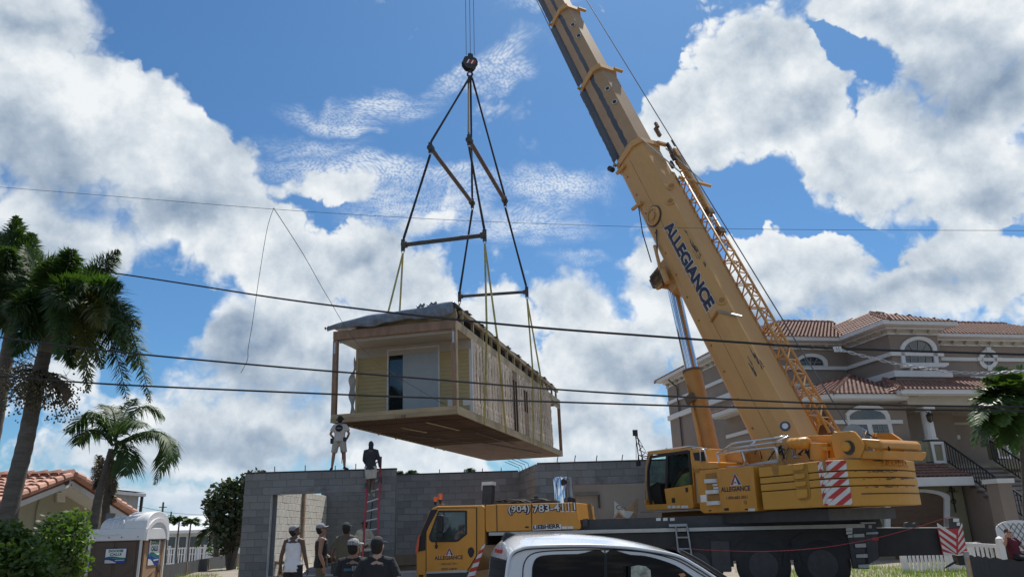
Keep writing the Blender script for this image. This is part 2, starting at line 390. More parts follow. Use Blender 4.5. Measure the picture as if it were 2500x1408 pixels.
# common materials
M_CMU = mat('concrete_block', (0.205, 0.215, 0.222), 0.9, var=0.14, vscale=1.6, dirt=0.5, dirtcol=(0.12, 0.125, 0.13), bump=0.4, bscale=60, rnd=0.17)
M_CMUL = mat('concrete_block_pale', (0.70, 0.675, 0.61), 0.9, var=0.07, vscale=2.2, bump=0.3, bscale=60, rnd=0.06)  # paler copy of the block colour; sunlight on inner walls is put into it
M_MORTAR = mat('mortar', (0.16, 0.166, 0.172), 0.95, var=0.1, bump=0.2)
M_STAIN = mat('stained_concrete', (0.22, 0.225, 0.235), 0.9, var=0.25, vscale=1.5, dirt=0.8, dirtcol=(0.05, 0.05, 0.055), bump=0.3)
M_SLAB = mat('concrete_slab', (0.5, 0.49, 0.46), 0.9, var=0.1, bump=0.2)
M_WOOD = mat('raw_lumber', (0.36, 0.25, 0.16), 0.75, var=0.25, vscale=5, dirt=0.35, dirtcol=(0.16, 0.10, 0.065), bump=0.2, bscale=30, rnd=0.12)
M_PLY = mat('plywood', (0.42, 0.27, 0.15), 0.75, var=0.2, vscale=4, bump=0.15)
M_BLACK = mat('black_rubber', (0.015, 0.015, 0.017), 0.6, var=0.2)
M_DARK = mat('dark_metal', (0.035, 0.037, 0.042), 0.45, var=0.3, vscale=4, dirt=0.35, dirtcol=(0.075, 0.07, 0.06))
M_STEEL = mat('grey_steel', (0.30, 0.32, 0.34), 0.4, 0.6, var=0.2)
M_CHROME = mat('chrome', (0.75, 0.76, 0.78), 0.09, 1.0, var=0.05)
M_WHITE = mat('white_paint', (0.78, 0.78, 0.77), 0.5, var=0.05)
M_GLASS = mat('dark_glass', (0.012, 0.017, 0.02), 0.04, var=0.2, spec=0.9)
M_REBAR = mat('rebar', (0.06, 0.05, 0.045), 0.7)
# ------------------------------------------------------------------ ground
def sstep(a, b, x):
    t = max(0, min(1, (x-a)/(b-a))); return t*t*(3-2*t)
def gz(x, y):
    z = -0.28 + 0.45*sstep(10.5, 17, y) + 0.25*sstep(17, 22, y) - 0.55*sstep(34, 58, y)
    k = sstep(-0.5, -3.5, x)                   # the crane stands on a lower pad to the right
    z2 = -0.28 + 0.38*sstep(10.5, 15, y) + 0.1*sstep(20, 30, y)
    z = z*k + z2*(1-k)
    return z + 0.02*math.sin(x*1.7+y*.6)+0.02*math.sin(y*1.3-x*.7)
gx = [-1500, -600, -250, -120, -70, -50] + [-40+i for i in range(81)] + [50, 70, 120, 250, 600, 1500]
gy = [-300, -60, -20, -8] + [i*0.8 for i in range(0, 90)] + [80, 100, 140, 250, 600, 1800]
gm = MB(); o = 0
for y in gy:
    for x in gx: gm.v.append((x, y, gz(x, y)))
nx = len(gx)
for j in range(len(gy)-1):
    for i in range(nx-1): gm.f.append((j*nx+i, j*nx+i+1, (j+1)*nx+i+1, (j+1)*nx+i))
M_DIRT = mat('sandy_dirt', (0.25, 0.215, 0.175), 0.95, var=0.25, vscale=1.2, dirt=0.6, dirtcol=(0.11, 0.095, 0.07), bump=0.6, bscale=14)
g = gm.build('ground', M_DIRT, smooth=True); g['kind'] = 'structure'
# asphalt street by the camera
M_ASPH = mat('asphalt', (0.06, 0.06, 0.06), 0.9, var=0.2, vscale=8, bump=0.4, bscale=90)
sm = MB()
sm.grid(lambda u, v: (-60+120*u, -40+49.5*v, gz(-60+120*u, -40+49.5*v)+0.02), 120, 60)
st = sm.build('street', M_ASPH, smooth=True); st['kind'] = 'structure'
# grass: blades in strips, one object per lawn
M_GRASS = leafmat('grass_blade', (0.12, 0.19, 0.025), trans=0.4)
def grass(name, pts, n, h0=0.05, h1=0.14, label=None):
    rs = random.Random(3); b = MB()
    for _ in range(n):
        x, y = pts(rs)
        if x is None: continue
        z = gz(x, y); a = rs.random()*math.tau; h = rs.uniform(h0, h1); w = 0.008; l = rs.uniform(0, .6)*h
        dx, dy = math.cos(a), math.sin(a)
        b.add([(x-dy*w, y+dx*w, z-.01), (x+dy*w, y-dx*w, z-.01), (x+dx*l, y+dy*l, z+h)], [(0, 1, 2)])
    me = bpy.data.meshes.new(name); me.from_pydata(b.v, [], b.f); me.materials.append(M_GRASS)
    return link(name, me, None, kind='stuff')
grass('grass', lambda r: (r.uniform(7.0, 16), r.uniform(20.5, 27)), 9000, .06, .18)
grass('grass', lambda r: (lambda x, y: (x, y) if (math.sin(x*2.1+1.3*math.sin(y*.9))+math.sin(y*1.1+x) > 0.5) else (None, None))(r.uniform(-17, -7.7), r.uniform(16, 42)), 15000, .05, .2)

# ------------------------------------------------------------------ unfinished building of concrete blocks
BH, BL = 0.203, 0.406
bldg = empty('block_building', 'unfinished grey concrete block building with open doorway and rebar along its wall tops', 'building', (-3, 22.75, 0.6))
BO = Vector((-3, 22.75, 0.6))
_blk = {}
def block_mesh(L, mt):
    k = (round(L, 3), mt.name)
    if k not in _blk:
        b = MB(); w, h, d = L/2-.005, (BH-.010)/2, .06
        ch = .006
        f = [(-w, -h), (w, -h), (w, h), (-w, h)]
        fi = [(-w+ch, -h+ch), (w-ch, -h+ch), (w-ch, h-ch), (-w+ch, h-ch)]
        vs = [(x, d, z) for x, z in f]+[(x, ch, z) for x, z in f]+[(x, 0, z) for x, z in fi]
        fs = [(8, 9, 10, 11)]+[(i+4, (i+1) % 4+4, (i+1) % 4+8, i+8) for i in range(4)]+[(i, (i+1) % 4, (i+1) % 4+4, i+4) for i in range(4)]
        b.add(vs, fs)
        me = bpy.data.meshes.new('concrete_block'); me.from_pydata(b.v, [], b.f); me.materials.append(mt); _blk[k] = me
    return _blk[k]
rb = random.Random(11)
def block_wall(name, fr, x0, x1, z0, rows, mt, openings=(), thick=0.2, indiv=True, phase=0.0, inrow=lambda r: True, hide=()):
    """fr: frame of the face (y = 0 is the outer face of the blocks)"""
    core = MB(); joined = MB(); todo = []
    for r in range(rows):
        za, zb = z0+r*BH, z0+(r+1)*BH
        segs = [(x0, x1)]
        for (a, b_, c, d) in openings:
            if za+BH/2 > c and za+BH/2 < d:
                ns = []
                for (p, q) in segs:
                    if b_ <= p or a >= q: ns.append((p, q)); continue
                    if a > p: ns.append((p, a))
                    if b_ < q: ns.append((b_, q))
                segs = ns
        for (p, q) in segs:
            core.box(p+.004, q-.004, .009, thick, za, zb)
            x = x0 + (BL/2 if r % 2 else 0) + phase - BL*3
            while x < q:
                a, b_ = max(x, p), min(x+BL, q)
                if b_-a > 0.05:
                    L = BL if b_-a > BL-.004 else b_-a
                    todo.append(((a+b_)/2, (za+zb)/2, L, r))
                x += BL
    wallobj = core.build(name, M_MORTAR, None)
    wallobj.matrix_world = Matrix.Translation(fr.o) @ Matrix.Rotation(fr.a, 4, 'Z')
    wallobj.location = fr.o-BO; wallobj.rotation_euler = (0, 0, fr.a); wallobj.parent = bldg
    for (x, z, L, r) in todo:
        jy = rb.uniform(-.002, .003)
        if indiv and inrow(r):
            ob = link('concrete_block', block_mesh(L, mt), wallobj, (x, jy, z))
        else:
            me = block_mesh(L, mt); joined.add([(v.co.x+x, v.co.y+jy, v.co.z+z) for v in me.vertices], [tuple(pp.vertices) for pp in me.polygons])
    if joined.v: joined.build('concrete_blocks', mt, wallobj, kind='stuff')
    return wallobj
ZT = 3.48; Z0 = ZT-14*BH
FW1 = Frame((0, 22.75, 0), 0)
xa = FW1.py(592, 1250).x; xb = FW1.py(965, 1250).x; ja = FW1.py(657, 1280).x; jb = FW1.py(907, 1230).x
zl = Z0+11*BH
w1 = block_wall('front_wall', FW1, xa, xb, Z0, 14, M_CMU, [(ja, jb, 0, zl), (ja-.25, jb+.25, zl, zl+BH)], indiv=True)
def bl(p): return Vector(p)-BO
def bbox(name, x0, x1, y0, y1, z0, z1, mt):
    o = MB().box(x0, x1, y0, y1, z0, z1).build(name, mt, bldg); o.location = -BO; return o
bbox('lintel', ja-.25, jb+.25, 22.742, 22.95, zl+.002, zl+BH-.002, M_STAIN)
bbox('jamb_left_sunlit'.replace('_left', ''), ja-.002, ja+.004, 22.76, 22.95, Z0, zl, M_CMUL)  # pale sheet over the reveal paints the sun falling on it
# low footing board
bbox('footing_board', xa-.08, ja+.02, 22.70, 22.90, 0.28, Z0-.005, M_PLY)
bbox('footing', xa, xb, 22.76, 22.94, 0.1, Z0-.01, M_CMU)
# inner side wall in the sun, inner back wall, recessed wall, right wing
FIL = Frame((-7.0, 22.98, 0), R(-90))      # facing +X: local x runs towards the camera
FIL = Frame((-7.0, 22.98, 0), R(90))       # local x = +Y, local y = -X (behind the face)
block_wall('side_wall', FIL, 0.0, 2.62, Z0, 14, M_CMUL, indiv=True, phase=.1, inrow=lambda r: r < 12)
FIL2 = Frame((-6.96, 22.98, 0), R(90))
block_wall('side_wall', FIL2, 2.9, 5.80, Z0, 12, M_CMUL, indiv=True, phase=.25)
bbox('post', -7.1, -6.93, 25.65, 25.80, Z0, 3.2, M_WOOD)
FIB = Frame((0, 28.8, 0), 0)
block_wall('back_wall', FIB, -7.2, -2.6, Z0, 14, M_CMU, indiv=False)
FW2 = Frame((0, 25.15, 0), 0)
x2 = FW2.py(1268, 1200).x
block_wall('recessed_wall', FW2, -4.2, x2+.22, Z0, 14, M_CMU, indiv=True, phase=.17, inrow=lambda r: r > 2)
p3 = Vector((x2, 25.15, 0)); p4 = PY(1308, 1180, 22.45); p4.z = 0
d3 = p3-p4; a3 = math.atan2(d3.y, d3.x)
# return wall, its face looks left
FW3 = Frame(p3, a3+math.pi); block_wall('return_wall', FW3, 0.0, d3.length, Z0, 14, M_CMU, indiv=True, phase=.05, inrow=lambda r: r > 7)
FW4 = Frame((0, 22.45, 0), 0)
x40 = p4.x; x41 = FW4.py(1680, 1180).x; j4 = FW4.py(1397, 1240).x
block_wall('right_wall', FW4, x40, x41, Z0, 14, M_CMU, [(j4, x41, 0, zl), (j4, x41, zl, zl+BH)], indiv=True, phase=.1, inrow=lambda r: r > 5)
bbox('lintel', j4, x41, 22.442, 22.66, zl+.002, zl+BH-.002, M_STAIN)
M_STUC = mat('grey_render_coat', (0.34, 0.335, 0.32), 0.9, var=0.12, vscale=1.2, dirt=0.35, dirtcol=(0.25, 0.24, 0.225), bump=0.15, streak=(1, 1, .3))
bbox('inner_wall', x40, x41+1, 23.6, 23.8, 0.3, ZT-.05, M_STUC)
bbox('conduit_box', j4+.55, j4+.72, 23.55, 23.6, 2.0, 2.3, M_CMUL)
bbox('pipe', j4+.1, j4+.9, 23.55, 23.6, 2.62, 2.72, M_CMU)
bbox('pipe', j4+.86, j4+.91, 23.52, 23.6, 2.25, 2.62, M_DARK)
# floor slab
bbox('floor_slab', -6.99, -2.7, 22.96, 28.79, 0.42, Z0+.005, M_SLAB)
# cap boards
M_CAP = mat('dark_cap', (0.05, 0.05, 0.055), 0.8)
bbox('cap_board', xa-.03, xb+.01, 22.74, 22.96, ZT+.001, ZT+.035, M_CAP)
bbox('cap_board', -4.2, x2-.02, 25.14, 25.36, ZT+.001, ZT+.035, M_CAP)
bbox('cap_board', x40+.06, x41, 22.44, 22.66, ZT+.001, ZT+.035, M_CAP)
# rebar dowels
def dowel(px, py, Y, h, lean=0.0):
    p = PY(px, py, Y); p.z = ZT-.2
    o = MB().tube([(0, 0, 0), (lean*.5, 0, .2+h*.5), (lean, 0, .2+h)], .013, 6).build('rebar', M_REBAR, bldg); o.location = p-BO
for px, h, l in ((671, .19, -.02), (745, .2, -.01), (818, .16, 0), (868, .2, 0), (620, .06, 0)): dowel(px, 1155, 22.85, h, l)
for px, h in ((1073, .15), (1134, .13), (1178, .14), (1224, .14), (1014, .14)): dowel(px, 1160, 25.25, h, .0)
for px, h in ((1359, .2), (1402, .22), (1455, .2), (1518, .2), (1566, .15)): dowel(px, 1135, 22.55, h, .05)
for k in range(4):
    p = p4.lerp(p3, .3+.2*k); q = p + Vector((-.28, .1, 0)); 
    o = MB().tube([(p.x, p.y, ZT-.1), (p.x-.05, p.y, ZT+.1), (q.x-.2, q.y, ZT+.3)], .009, 5).build('rebar', M_REBAR, bldg); o.location = -BO
# loose timber, boxes and boards
def timber(name, label, cat, fr_pts, t, mt, grp=None):
    b = MB(); pts = [Vector(p) for p in fr_pts]; n = (pts[1]-pts[0]).cross(pts[2]-pts[0]).normalized()*t
    k = len(pts); b.add(pts+[p+n for p in pts], [tuple(range(k)), tuple(range(2*k-1, k-1, -1))]+[(i, i+k, (i+1) % k+k, (i+1) % k) for i in range(k)])
    return tag(b.build(name, mt, None), label, cat, grp)
def poly_at(pts, Y, dy=None): return [PY(a, b, Y if dy is None else Y+dy[i]) for i, (a, b) in enumerate(pts)]
timber('plywood_offcut', 'large triangular plywood offcut leaning behind the crane carrier', 'plywood offcut', poly_at([(1526, 1242), (1556, 1216), (1550, 1262)], 22.3), .02, M_PLY, None)
timber('plank', 'narrow upright brown plank leaning beside the plywood triangle', 'plank', poly_at([(1553, 1216), (1560, 1217), (1556, 1264), (1547, 1264)], 22.22), .04, M_WOOD)
o = timber('painted_board', 'grey triangular board with handwriting leaning behind the crane carrier', 'board', poly_at([(1500, 1222), (1528, 1245), (1524, 1266), (1500, 1266)], 22.36), .02, M_CMUL)
text('handwriting', 'Coop', M_BLACK, o, PY(1505, 1246, 22.35), (1, 0, -.15), (0, 0, 1), .16, 0.0)
timber('metal_bracket', 'pale scrap sheet lying below the plywood triangle', 'scrap sheet', poly_at([(1521, 1245), (1548, 1248), (1536, 1264), (1528, 1264)], 22.28), .01, M_CMUL)
warn = empty('warning_triangle', 'small orange framed warning triangle standing on the crane deck', 'warning triangle', PY(1512, 1266, 20.9))
pa, pb, pc_ = [PY(a, b, 20.9)-warn.location for a, b in ((1509, 1246), (1528, 1266), (1498, 1266))]
wm = MB()
for a, b in ((pa, pb), (pb, pc_), (pc_, pa)): wm.bar(a, b, .035, .05, ext=.012)
wm.build('frame', mat('pale_tan', (.5, .4, .3), .6), warn)
MB().add([pa*.8+(pb+pc_)*.1, pb*.8+(pa+pc_)*.1, pc_*.8+(pa+pb)*.1], [(0, 1, 2)]).build('panel', mat('orange_brown', (.42, .15, .06), .6), warn)
bx = empty('sawhorse', 'small timber sawhorse standing just inside the doorway', 'sawhorse', PY(660, 1400, 23.1))
b0 = bx.location.copy(); b0.z = Z0; bx.location = b0
MB().box(-.14, .34, -.05, .15, .32, .40).build('beam', M_WOOD, bx)
for sx in (-.08, .26):
    for sy in (-.12, .22): MB().bar((sx, sy*1.2, 0), (sx, .05, .34), .05, .04).build('leg', M_PLY, bx)
stk = empty('board_stack', 'low stack of long grey boards lying on the slab behind the watching men', 'board stack', (-4.9, 23.5, Z0))
for k in range(4): MB().box(-1.35+.05*k, 1.1, -.28+.02*(k % 2), .3, .005+.05*k, .05+.05*k).build('board', mat('grey_sheet', (.24, .25, .27), .7, rnd=.2), stk)
for i, (px, py, w, h, dz, lab) in enumerate(((994, 1350, .34, .22, .0, 'brown cardboard box on the ground beside the crane cab nose'), (1000, 1325, .42, .3, .24, 'tan cardboard box stacked on top of the other box near the crane cab'))):
    p = PY(px, py, 24.4); p.z = .55+dz
    t = empty('cardboard_box', lab, 'box', p, .1*i)
    MB().box(-w, w, -w*.7, w*.7, 0, h).build('carton', mat('cardboard', (.24, .19, .14), .85, rnd=.15), t)
    for s in (-1, 1): MB().box(-w, w, s*w*.35-w*.34, s*w*.35+w*.34, h+.002, h+.01).build('flap', mat('cardboard', (.24, .19, .14), .85), t)
ob = tag(MB().tube([PY(909, 1225, 22.70), PY(899, 1340, 22.55), PY(897, 1390, 22.5)], .02, 6).build('pole', M_DARK), 'thin dark bar leaning at the doorway jamb behind the red ladder', 'pole')  # dark bar drawn along the right jamb
# ------------------------------------------------------------------ house module hanging from the crane
class MFrame:
    def __init__(s, mw): s.m = mw; s.i = mw.inverted()
    def w(s, x, y, z): return s.m @ Vector((x, y, z))
    def hit(s, px, py, ax, val):
        o = s.i @ CAM; d = (s.i.to_3x3() @ ray(px, py)); return o + d*((val-o[ax])/d[ax])
BW, BLn, BHt = 4.25, 18.8, 3.0
_mw = Matrix.Translation((-5.934, 24.556, 5.125)) @ Matrix.Rotation(-0.22863, 4, 'Z') @ Matrix.Rotation(0.0126, 4, 'X') @ Matrix.Rotation(-0.0068, 4, 'Y')
BF = MFrame(_mw)
mod = empty('house_module', 'long unfinished timber house module hanging from slings, one end with yellow siding', 'house module')
mod.matrix_world = _mw
M_RIM = mat('treated_rim_board', (0.33, 0.265, 0.165), 0.75, var=0.2, vscale=3, dirt=0.35, dirtcol=(.2, .14, .08), bump=.15, rnd=.1, streak=(.3, .3, 1))
M_POST = mat('weathered_post', (0.24, 0.155, 0.105), 0.75, var=0.3, vscale=4, dirt=0.5, dirtcol=(.10, .06, .04), bump=.15, streak=(1, 1, .2))
M_SIDE = mat('yellow_siding', (0.37, 0.30, 0.15), 0.65, var=0.05, vscale=2)
M_PRIM = mat('primer_patch', (0.35, 0.34, 0.30), 0.8, var=0.06)
M_WRAP = mat('house_wrap', (0.52, 0.53, 0.54), 0.6, var=0.08)
M_TARP = mat('grey_tarp', (0.13, 0.165, 0.215), 0.16, var=0.35, vscale=1.6, bump=.9, bscale=4, streak=(2.6, .5, 1))
M_FOAM = mat('spray_foam', (0.66, 0.56, 0.45), 0.9, var=0.45, vscale=9, dirt=.95, dirtcol=(.15, .11, .08), bump=.5, bscale=26, rnd=.16, streak=(1, 1, .38))
M_STUD = mat('stud', (0.40, 0.32, 0.25), 0.8, var=.35, vscale=6, rnd=.3)
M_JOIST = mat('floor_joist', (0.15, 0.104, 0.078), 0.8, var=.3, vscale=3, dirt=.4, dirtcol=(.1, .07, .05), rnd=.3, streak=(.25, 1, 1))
M_DECK = mat('floor_sheathing', (0.055, 0.038, 0.03), 0.85, var=.35, vscale=1.4, dirt=.5, dirtcol=(.07, .05, .04))  # near black, so the shade between joists is in the colour
M_PANEL = mat('blue_grey_board', (0.30, 0.35, 0.38), 0.5, var=.06)
M_STICKW = mat('white_patch', (.6, .6, .58), .8)
M_ZINC = mat('zinc_plate', (.45, .46, .47), .45, .5)
d1 = BF.hit(1153, 900, 0, BW).y                 # depth of the porch recess
yend = BF.hit(1347, 1000, 0, BW).y              # where the insulated wall stops
def mb(name, x0, x1, y0, y1, z0, z1, mt, bv=0): 
    o = MB().box(x0, x1, y0, y1, z0, z1).build(name, mt, mod)
    return o
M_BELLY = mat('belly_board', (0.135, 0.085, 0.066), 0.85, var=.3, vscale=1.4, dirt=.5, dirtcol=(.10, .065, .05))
# floor: rims, joists, sheathing
mb('rim_board', 0, BW, 0, .045, .135, .26, M_RIM); mb('rim_board', -.004, BW+.004, -.006, .045, 0, .131, M_RIM)
mb('rim_board', BW-.045, BW, .047, BLn-.047, .004, .26, M_RIM); mb('rim_board', 0, .045, .047, BLn-.047, .004, .26, M_RIM); mb('rim_board', 0, BW, BLn-.045, BLn, .002, .26, M_RIM)
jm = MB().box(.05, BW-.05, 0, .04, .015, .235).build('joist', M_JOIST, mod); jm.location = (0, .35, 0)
k = 1
while .35+k*.406 < BLn-.1:
    j = jm.copy(); COL.objects.link(j); j.parent = mod; j.location = (0, .35+k*.406, random.uniform(0, .012)); k += 1
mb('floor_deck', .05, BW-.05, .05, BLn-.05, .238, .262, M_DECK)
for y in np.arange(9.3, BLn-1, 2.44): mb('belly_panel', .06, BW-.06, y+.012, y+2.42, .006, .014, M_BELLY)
for x, y0, y1 in ((1.45, 2.5, 4.3), (2.7, 1.5, 4.3)): MB().bar((x, y0, .006), (x+.25, y1, .006), .09, .02).build('blocking', M_RIM, mod)
for pts in (((.8, 4.5, -.01), (2.6, 9.4, -.01)), ((2.6, 9.4, -.01), (3.6, 16, -.01)), ((3.3, 5.2, -.012), (3.5, 11, -.012))):
    MB().tube([pts[0], ((pts[0][0]+pts[1][0])/2+.05, (pts[0][1]+pts[1][1])/2, -.03), pts[1]], .018, 6).build('hanging_cable', M_DARK, mod)
# porch end: posts, beam, ceiling
mb('corner_post', .0, .15, .0, .15, .262, 2.70, M_POST); mb('corner_post', BW-.16, BW-.03, .005, .14, .262, 2.715, M_POST)
mb('corner_batten', BW-.028, BW+.006, -.004, .13, .05, 3.0, M_RIM)
for x in (.03, BW-.13):
    for z0, z1 in ((2.25, 2.62),): mb('strap_plate', x, x+.07, -.004, .004-.005, z0, z1, M_ZINC)
mb('header_beam', .0, BW-.03, .0, .14, 2.72, 3.0, M_POST)
mb('porch_ceiling', .02, BW-.02, .15, d1-.02, 2.74, 2.78, M_PRIM)
mb('porch_trim', .16, BW-.17, .15, .17, 2.62, 2.738, M_PRIM)
# recessed end wall with lap siding around the doorway
dl, dr = BF.hit(949, 930, 1, d1).x, BF.hit(1071, 930, 1, d1).x
dt = BF.hit(1010, 852, 1, d1).z
xl0 = .14
nb = 17; zb0 = .262; bh = (2.50-zb0)/nb
for i in range(nb):
    z0 = zb0+i*bh
    for a, b in ((xl0, dl-.05), (dr+.05, BW-.005)) if z0+bh/2 < dt+.05 else ((xl0, BW-.005),):
        p = [(0, 0), (.030, .0), (.012, bh+.012), (0, bh+.012)]
        MB().prism(p, lambda u, v, t: (t, d1-u, z0+v), a, b).build('siding_board', M_SIDE, mod)
def bx_(px, py): return BF.hit(px, py, 1, d1)
pr = [(bx_(a_, b_), bx_(c_, d_)) for a_, b_, c_, d_ in ((911, 868, 943, 846), (1077, 852, 1108, 832), (1094, 1000, 1108, 972))]
for i_, (p_, q_) in enumerate(pr): mb('primer_patch', p_.x, q_.x, d1-.036-.001*i_, d1-.03, p_.z, q_.z, M_PRIM if i_ < 2 else M_STICKW)
mb('primer_patch', BW-.34, BW-.08, d1-.040, d1-.03, .5, .72, M_STICKW)
mb('primer_band', xl0, BW-.01, d1-.045, d1-.03, 2.40, 2.735, M_PRIM)
mb('sheathing', xl0, dl-.05, d1+.002, d1+.05, .262, 2.73, M_PLY); mb('sheathing', dr+.05, BW-.05, d1+.002, d1+.05, .262, 2.73, M_PLY); mb('sheathing', dl-.05, dr+.05, d1+.002, d1+.05, dt+.06, 2.73, M_PLY)
df = empty('tmp', '', ''); bpy.data.objects.remove(df)
fo = MB()
for a, b, c, d in ((dl-.05, dl, .262, dt+.06), (dr, dr+.05, .262, dt+.06), (dl-.001, dr+.001, dt, dt+.06)): fo.box(a, b, d1-.05, d1+.06, c, d)
fro = fo.build('door_frame', M_WRAP, mod)
xm = dl+(dr-dl)*.29
MB().box(xm, dr-.002, d1-.02, d1+.02, .30, dt-.005).build('door_panel', M_PANEL, mod)
MB().box(dl+.002, xm-.004, d1+.02, d1+.05, .30, dt-.005).build('glass_panel', M_GLASS, mod)
wrap = MB(); wrap.grid(lambda u, v: (xl0-.10-.12*(1-v)*(1-v)*(u) + .05*math.sin(v*9)*u+.03*math.sin(v*23+u*3), d1-.05-.35*u*(.4+.6*v*(1-v)*4)+.04*math.sin(v*17), .30+v*2.15), 6, 26)
wo_ = wrap.build('loose_house_wrap', M_WRAP, mod, smooth=True); md = wo_.modifiers.new('s', 'SOLIDIFY'); md.thickness = .004
# insulated long wall
mb('top_plate', BW-.1, BW, .14, BLn-.02, 2.72, 3.0, M_RIM)
mb('end_stud', BW-.1, BW+.004, d1-.03, d1+.10, .262, 2.72, M_WRAP)
op = []
for a, b in ((1254.7, 1265.5), (1279.5, 1290)):
    op.append((BF.hit(a, 1000, 0, BW).y, BF.hit(b, 1000, 0, BW).y))
foam_vars = []
for v in range(6):
    rs = random.Random(v); b = MB(); ph = [rs.uniform(0, 6) for _ in range(8)]
    def fz(u, t):
        if u <= 0 or u >= 1: return (.006, (u-.5)*.365, t)
        k = u*4.4+ph[0]+.25*math.sin(t*5+ph[1])+.1*math.sin(t*19+ph[5])
        bul = .046*abs(math.sin(k*math.pi))**.8*(.7+.3*math.sin(t*7+ph[2]+u*5))+.020*math.sin(t*33+ph[3]+9*u)*math.sin(t*11+ph[5]+u*17)+.010*math.sin(t*83+u*23)
        return (bul, (u-.5)*.35+.012*math.sin(t*9+ph[4]), t)
    b.grid(fz, 14, 36); me_o = b.build('insulation_panel', M_FOAM, None, smooth=True); foam_vars.append(me_o.data); bpy.data.objects.remove(me_o)
smesh = None
y = d1+.12; i = 0
M_INT = mat('dark_interior', (0.05, 0.042, 0.036), 0.9)  # near-black boards line openings; shade inside the module is in their colour
while y < yend-.1:
    inop = [q for q in op if y > q[0]-.25 and y < q[1]+.1]
    if smesh is None:
        s0 = MB().box(-.09, .010, 0, .04, 0, 2.455).build('stud', M_STUD, mod); smesh = s0.data; s0.location = (BW, y, .263)
    else: link('stud', smesh, mod, (BW+random.uniform(-.01, .01), y, .263))
    if not any(y+.22 > q[0] and y+.22 < q[1] for q in op):
        f = link('insulation_panel', foam_vars[i % 6], mod, (BW-.03, y+.223, .265)); f.scale = (1, 1, 2.45)
    elif y+.22 < op[0][1]:
        mb('window_shade_side', BW-.5, BW-.004, y+.385, y+.404, .265, 2.35, M_INT); mb('window_shade_back', BW-.6, BW-.58, y+.04, y+.40, .265, 2.35, M_INT)
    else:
        mb('window_shade_side', BW-.5, BW-.004, y+.385, y+.404, 1.30, 2.35, M_INT); mb('window_shade_back', BW-.6, BW-.58, y+.04, y+.40, 1.30, 2.35, M_INT)
        f = link('insulation_panel', foam_vars[2], mod, (BW-.03, y+.223, 2.2)); f.scale = (1, 1, .52)
    y += .406; i += 1
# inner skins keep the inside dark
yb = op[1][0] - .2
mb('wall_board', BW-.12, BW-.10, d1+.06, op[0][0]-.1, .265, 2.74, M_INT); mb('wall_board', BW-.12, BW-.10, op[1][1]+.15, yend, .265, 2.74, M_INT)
mb('outer_wall', .0, .1, d1+.05, op[1][0]-.05, .265, 3.0, M_SIDE); mb('outer_wall', 0, .1, op[1][1]+2.2, yend, .265, 3.0, M_SIDE)
mb('header_beam', 0, BW, BLn-.14, BLn, 2.70, 3.0, M_POST); mb('corner_post', BW-.15, BW, BLn-.15, BLn, .262, 2.70, M_POST); mb('corner_post', 0, .15, BLn-.15, BLn, .262, 2.70, M_POST)
mb('end_wall', .1, BW-.13, yend-.05, yend, .265, 2.74, M_PLY)
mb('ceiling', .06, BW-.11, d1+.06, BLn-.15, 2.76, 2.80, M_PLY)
mb('brace', BW-.06, BW-.01, BLn-1.9, BLn-.16, 2.5, 2.70, M_RIM)
# ridge wall with short studs
rz0, rz1 = 3.0, 3.50
mb('ridge_beam', BW-.14, BW, .75, BLn-.4, rz1-.13, rz1, M_RIM)
for yy in np.arange(.78, BLn-.5, 1.22): mb('cripple_stud', BW-.10, BW-.005, yy, yy+.09, rz0+.002, rz1-.132, M_RIM)
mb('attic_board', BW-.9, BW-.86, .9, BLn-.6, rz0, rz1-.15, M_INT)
MB().prism([(.15, 3.0), (BW-.05, 3.0), (BW-.05, 3.42), (BW-.3, 3.42)], lambda u, v, t: (u, t, v), .16, .22).build('gable_board', M_RIM, mod)
MB().bar((BW-1.0, .13, 3.12), (BW+.0, .13, 3.20), .05, .20).build('gable_trim', M_RIM, mod)
# tarp over the roof, hanging down at the porch end
def tp(u, v):
    x = -.16+u*(BW+.12)
    zt = 3.16+.40*(1-(1-u)**1.8)+.03*math.sin(u*7)
    if v < .2:
        q = v/.2; lowz = 3.0+.16*u+.03*math.sin(u*13)+.02*math.sin(u*31); z = lowz+(zt-lowz)*q; yy = -.10-.07*math.sin(q*2.6)+.03*math.sin(u*37+q*3)*(1-q)
    else:
        q = (v-.2)/.8; yy = -.10+q*(BLn-.1); z = zt+.012*math.sin(u*23+yy)+.015*math.sin(yy*3+u*7)
    wob = .010*math.sin(u*61+v*40)+.012*math.sin(u*25-v*50)+.012*math.sin(u*14+v*9)
    return (x, yy+wob, z+.5*wob)
tb = MB(); 
vs = [0, .03, .06, .09, .12, .15, .18, .2]+[.2+.8*(i+1)/40 for i in range(40)]
nu = 80; o = 0
for i in range(nu+1):
    for v in vs: tb.v.append(tp(i/nu, v))
nv = len(vs)
for i in range(nu):
    for j in range(nv-1): tb.f.append((i*nv+j, (i+1)*nv+j, (i+1)*nv+j+1, i*nv+j+1))
to = tb.build('tarp', M_TARP, mod, smooth=True); md = to.modifiers.new('s', 'SOLIDIFY'); md.thickness = .006
rs = random.Random(4)
fl = MB()
for (x, y, z, s) in ((-.16, -.1, 3.10, .08), (3.1, -.1, 3.53, .12), (3.45, .0, 3.56, .14), (3.85, .3, 3.54, .16), (3.65, .1, 3.50, .16)):
    fl = MB(); fl.grid(lambda u, v: (x+(u-.5)*s*2.4, y+.05*math.sin(v*7+u*5), z+(v-.5)*s+.04*math.sin(u*11+x)), 8, 5); o = fl.build('tarp_fold', mat('pale_tarp', (.24, .27, .32), .35, var=.4, vscale=6), mod, smooth=True); o.modifiers.new('s', 'SOLIDIFY').thickness = .01

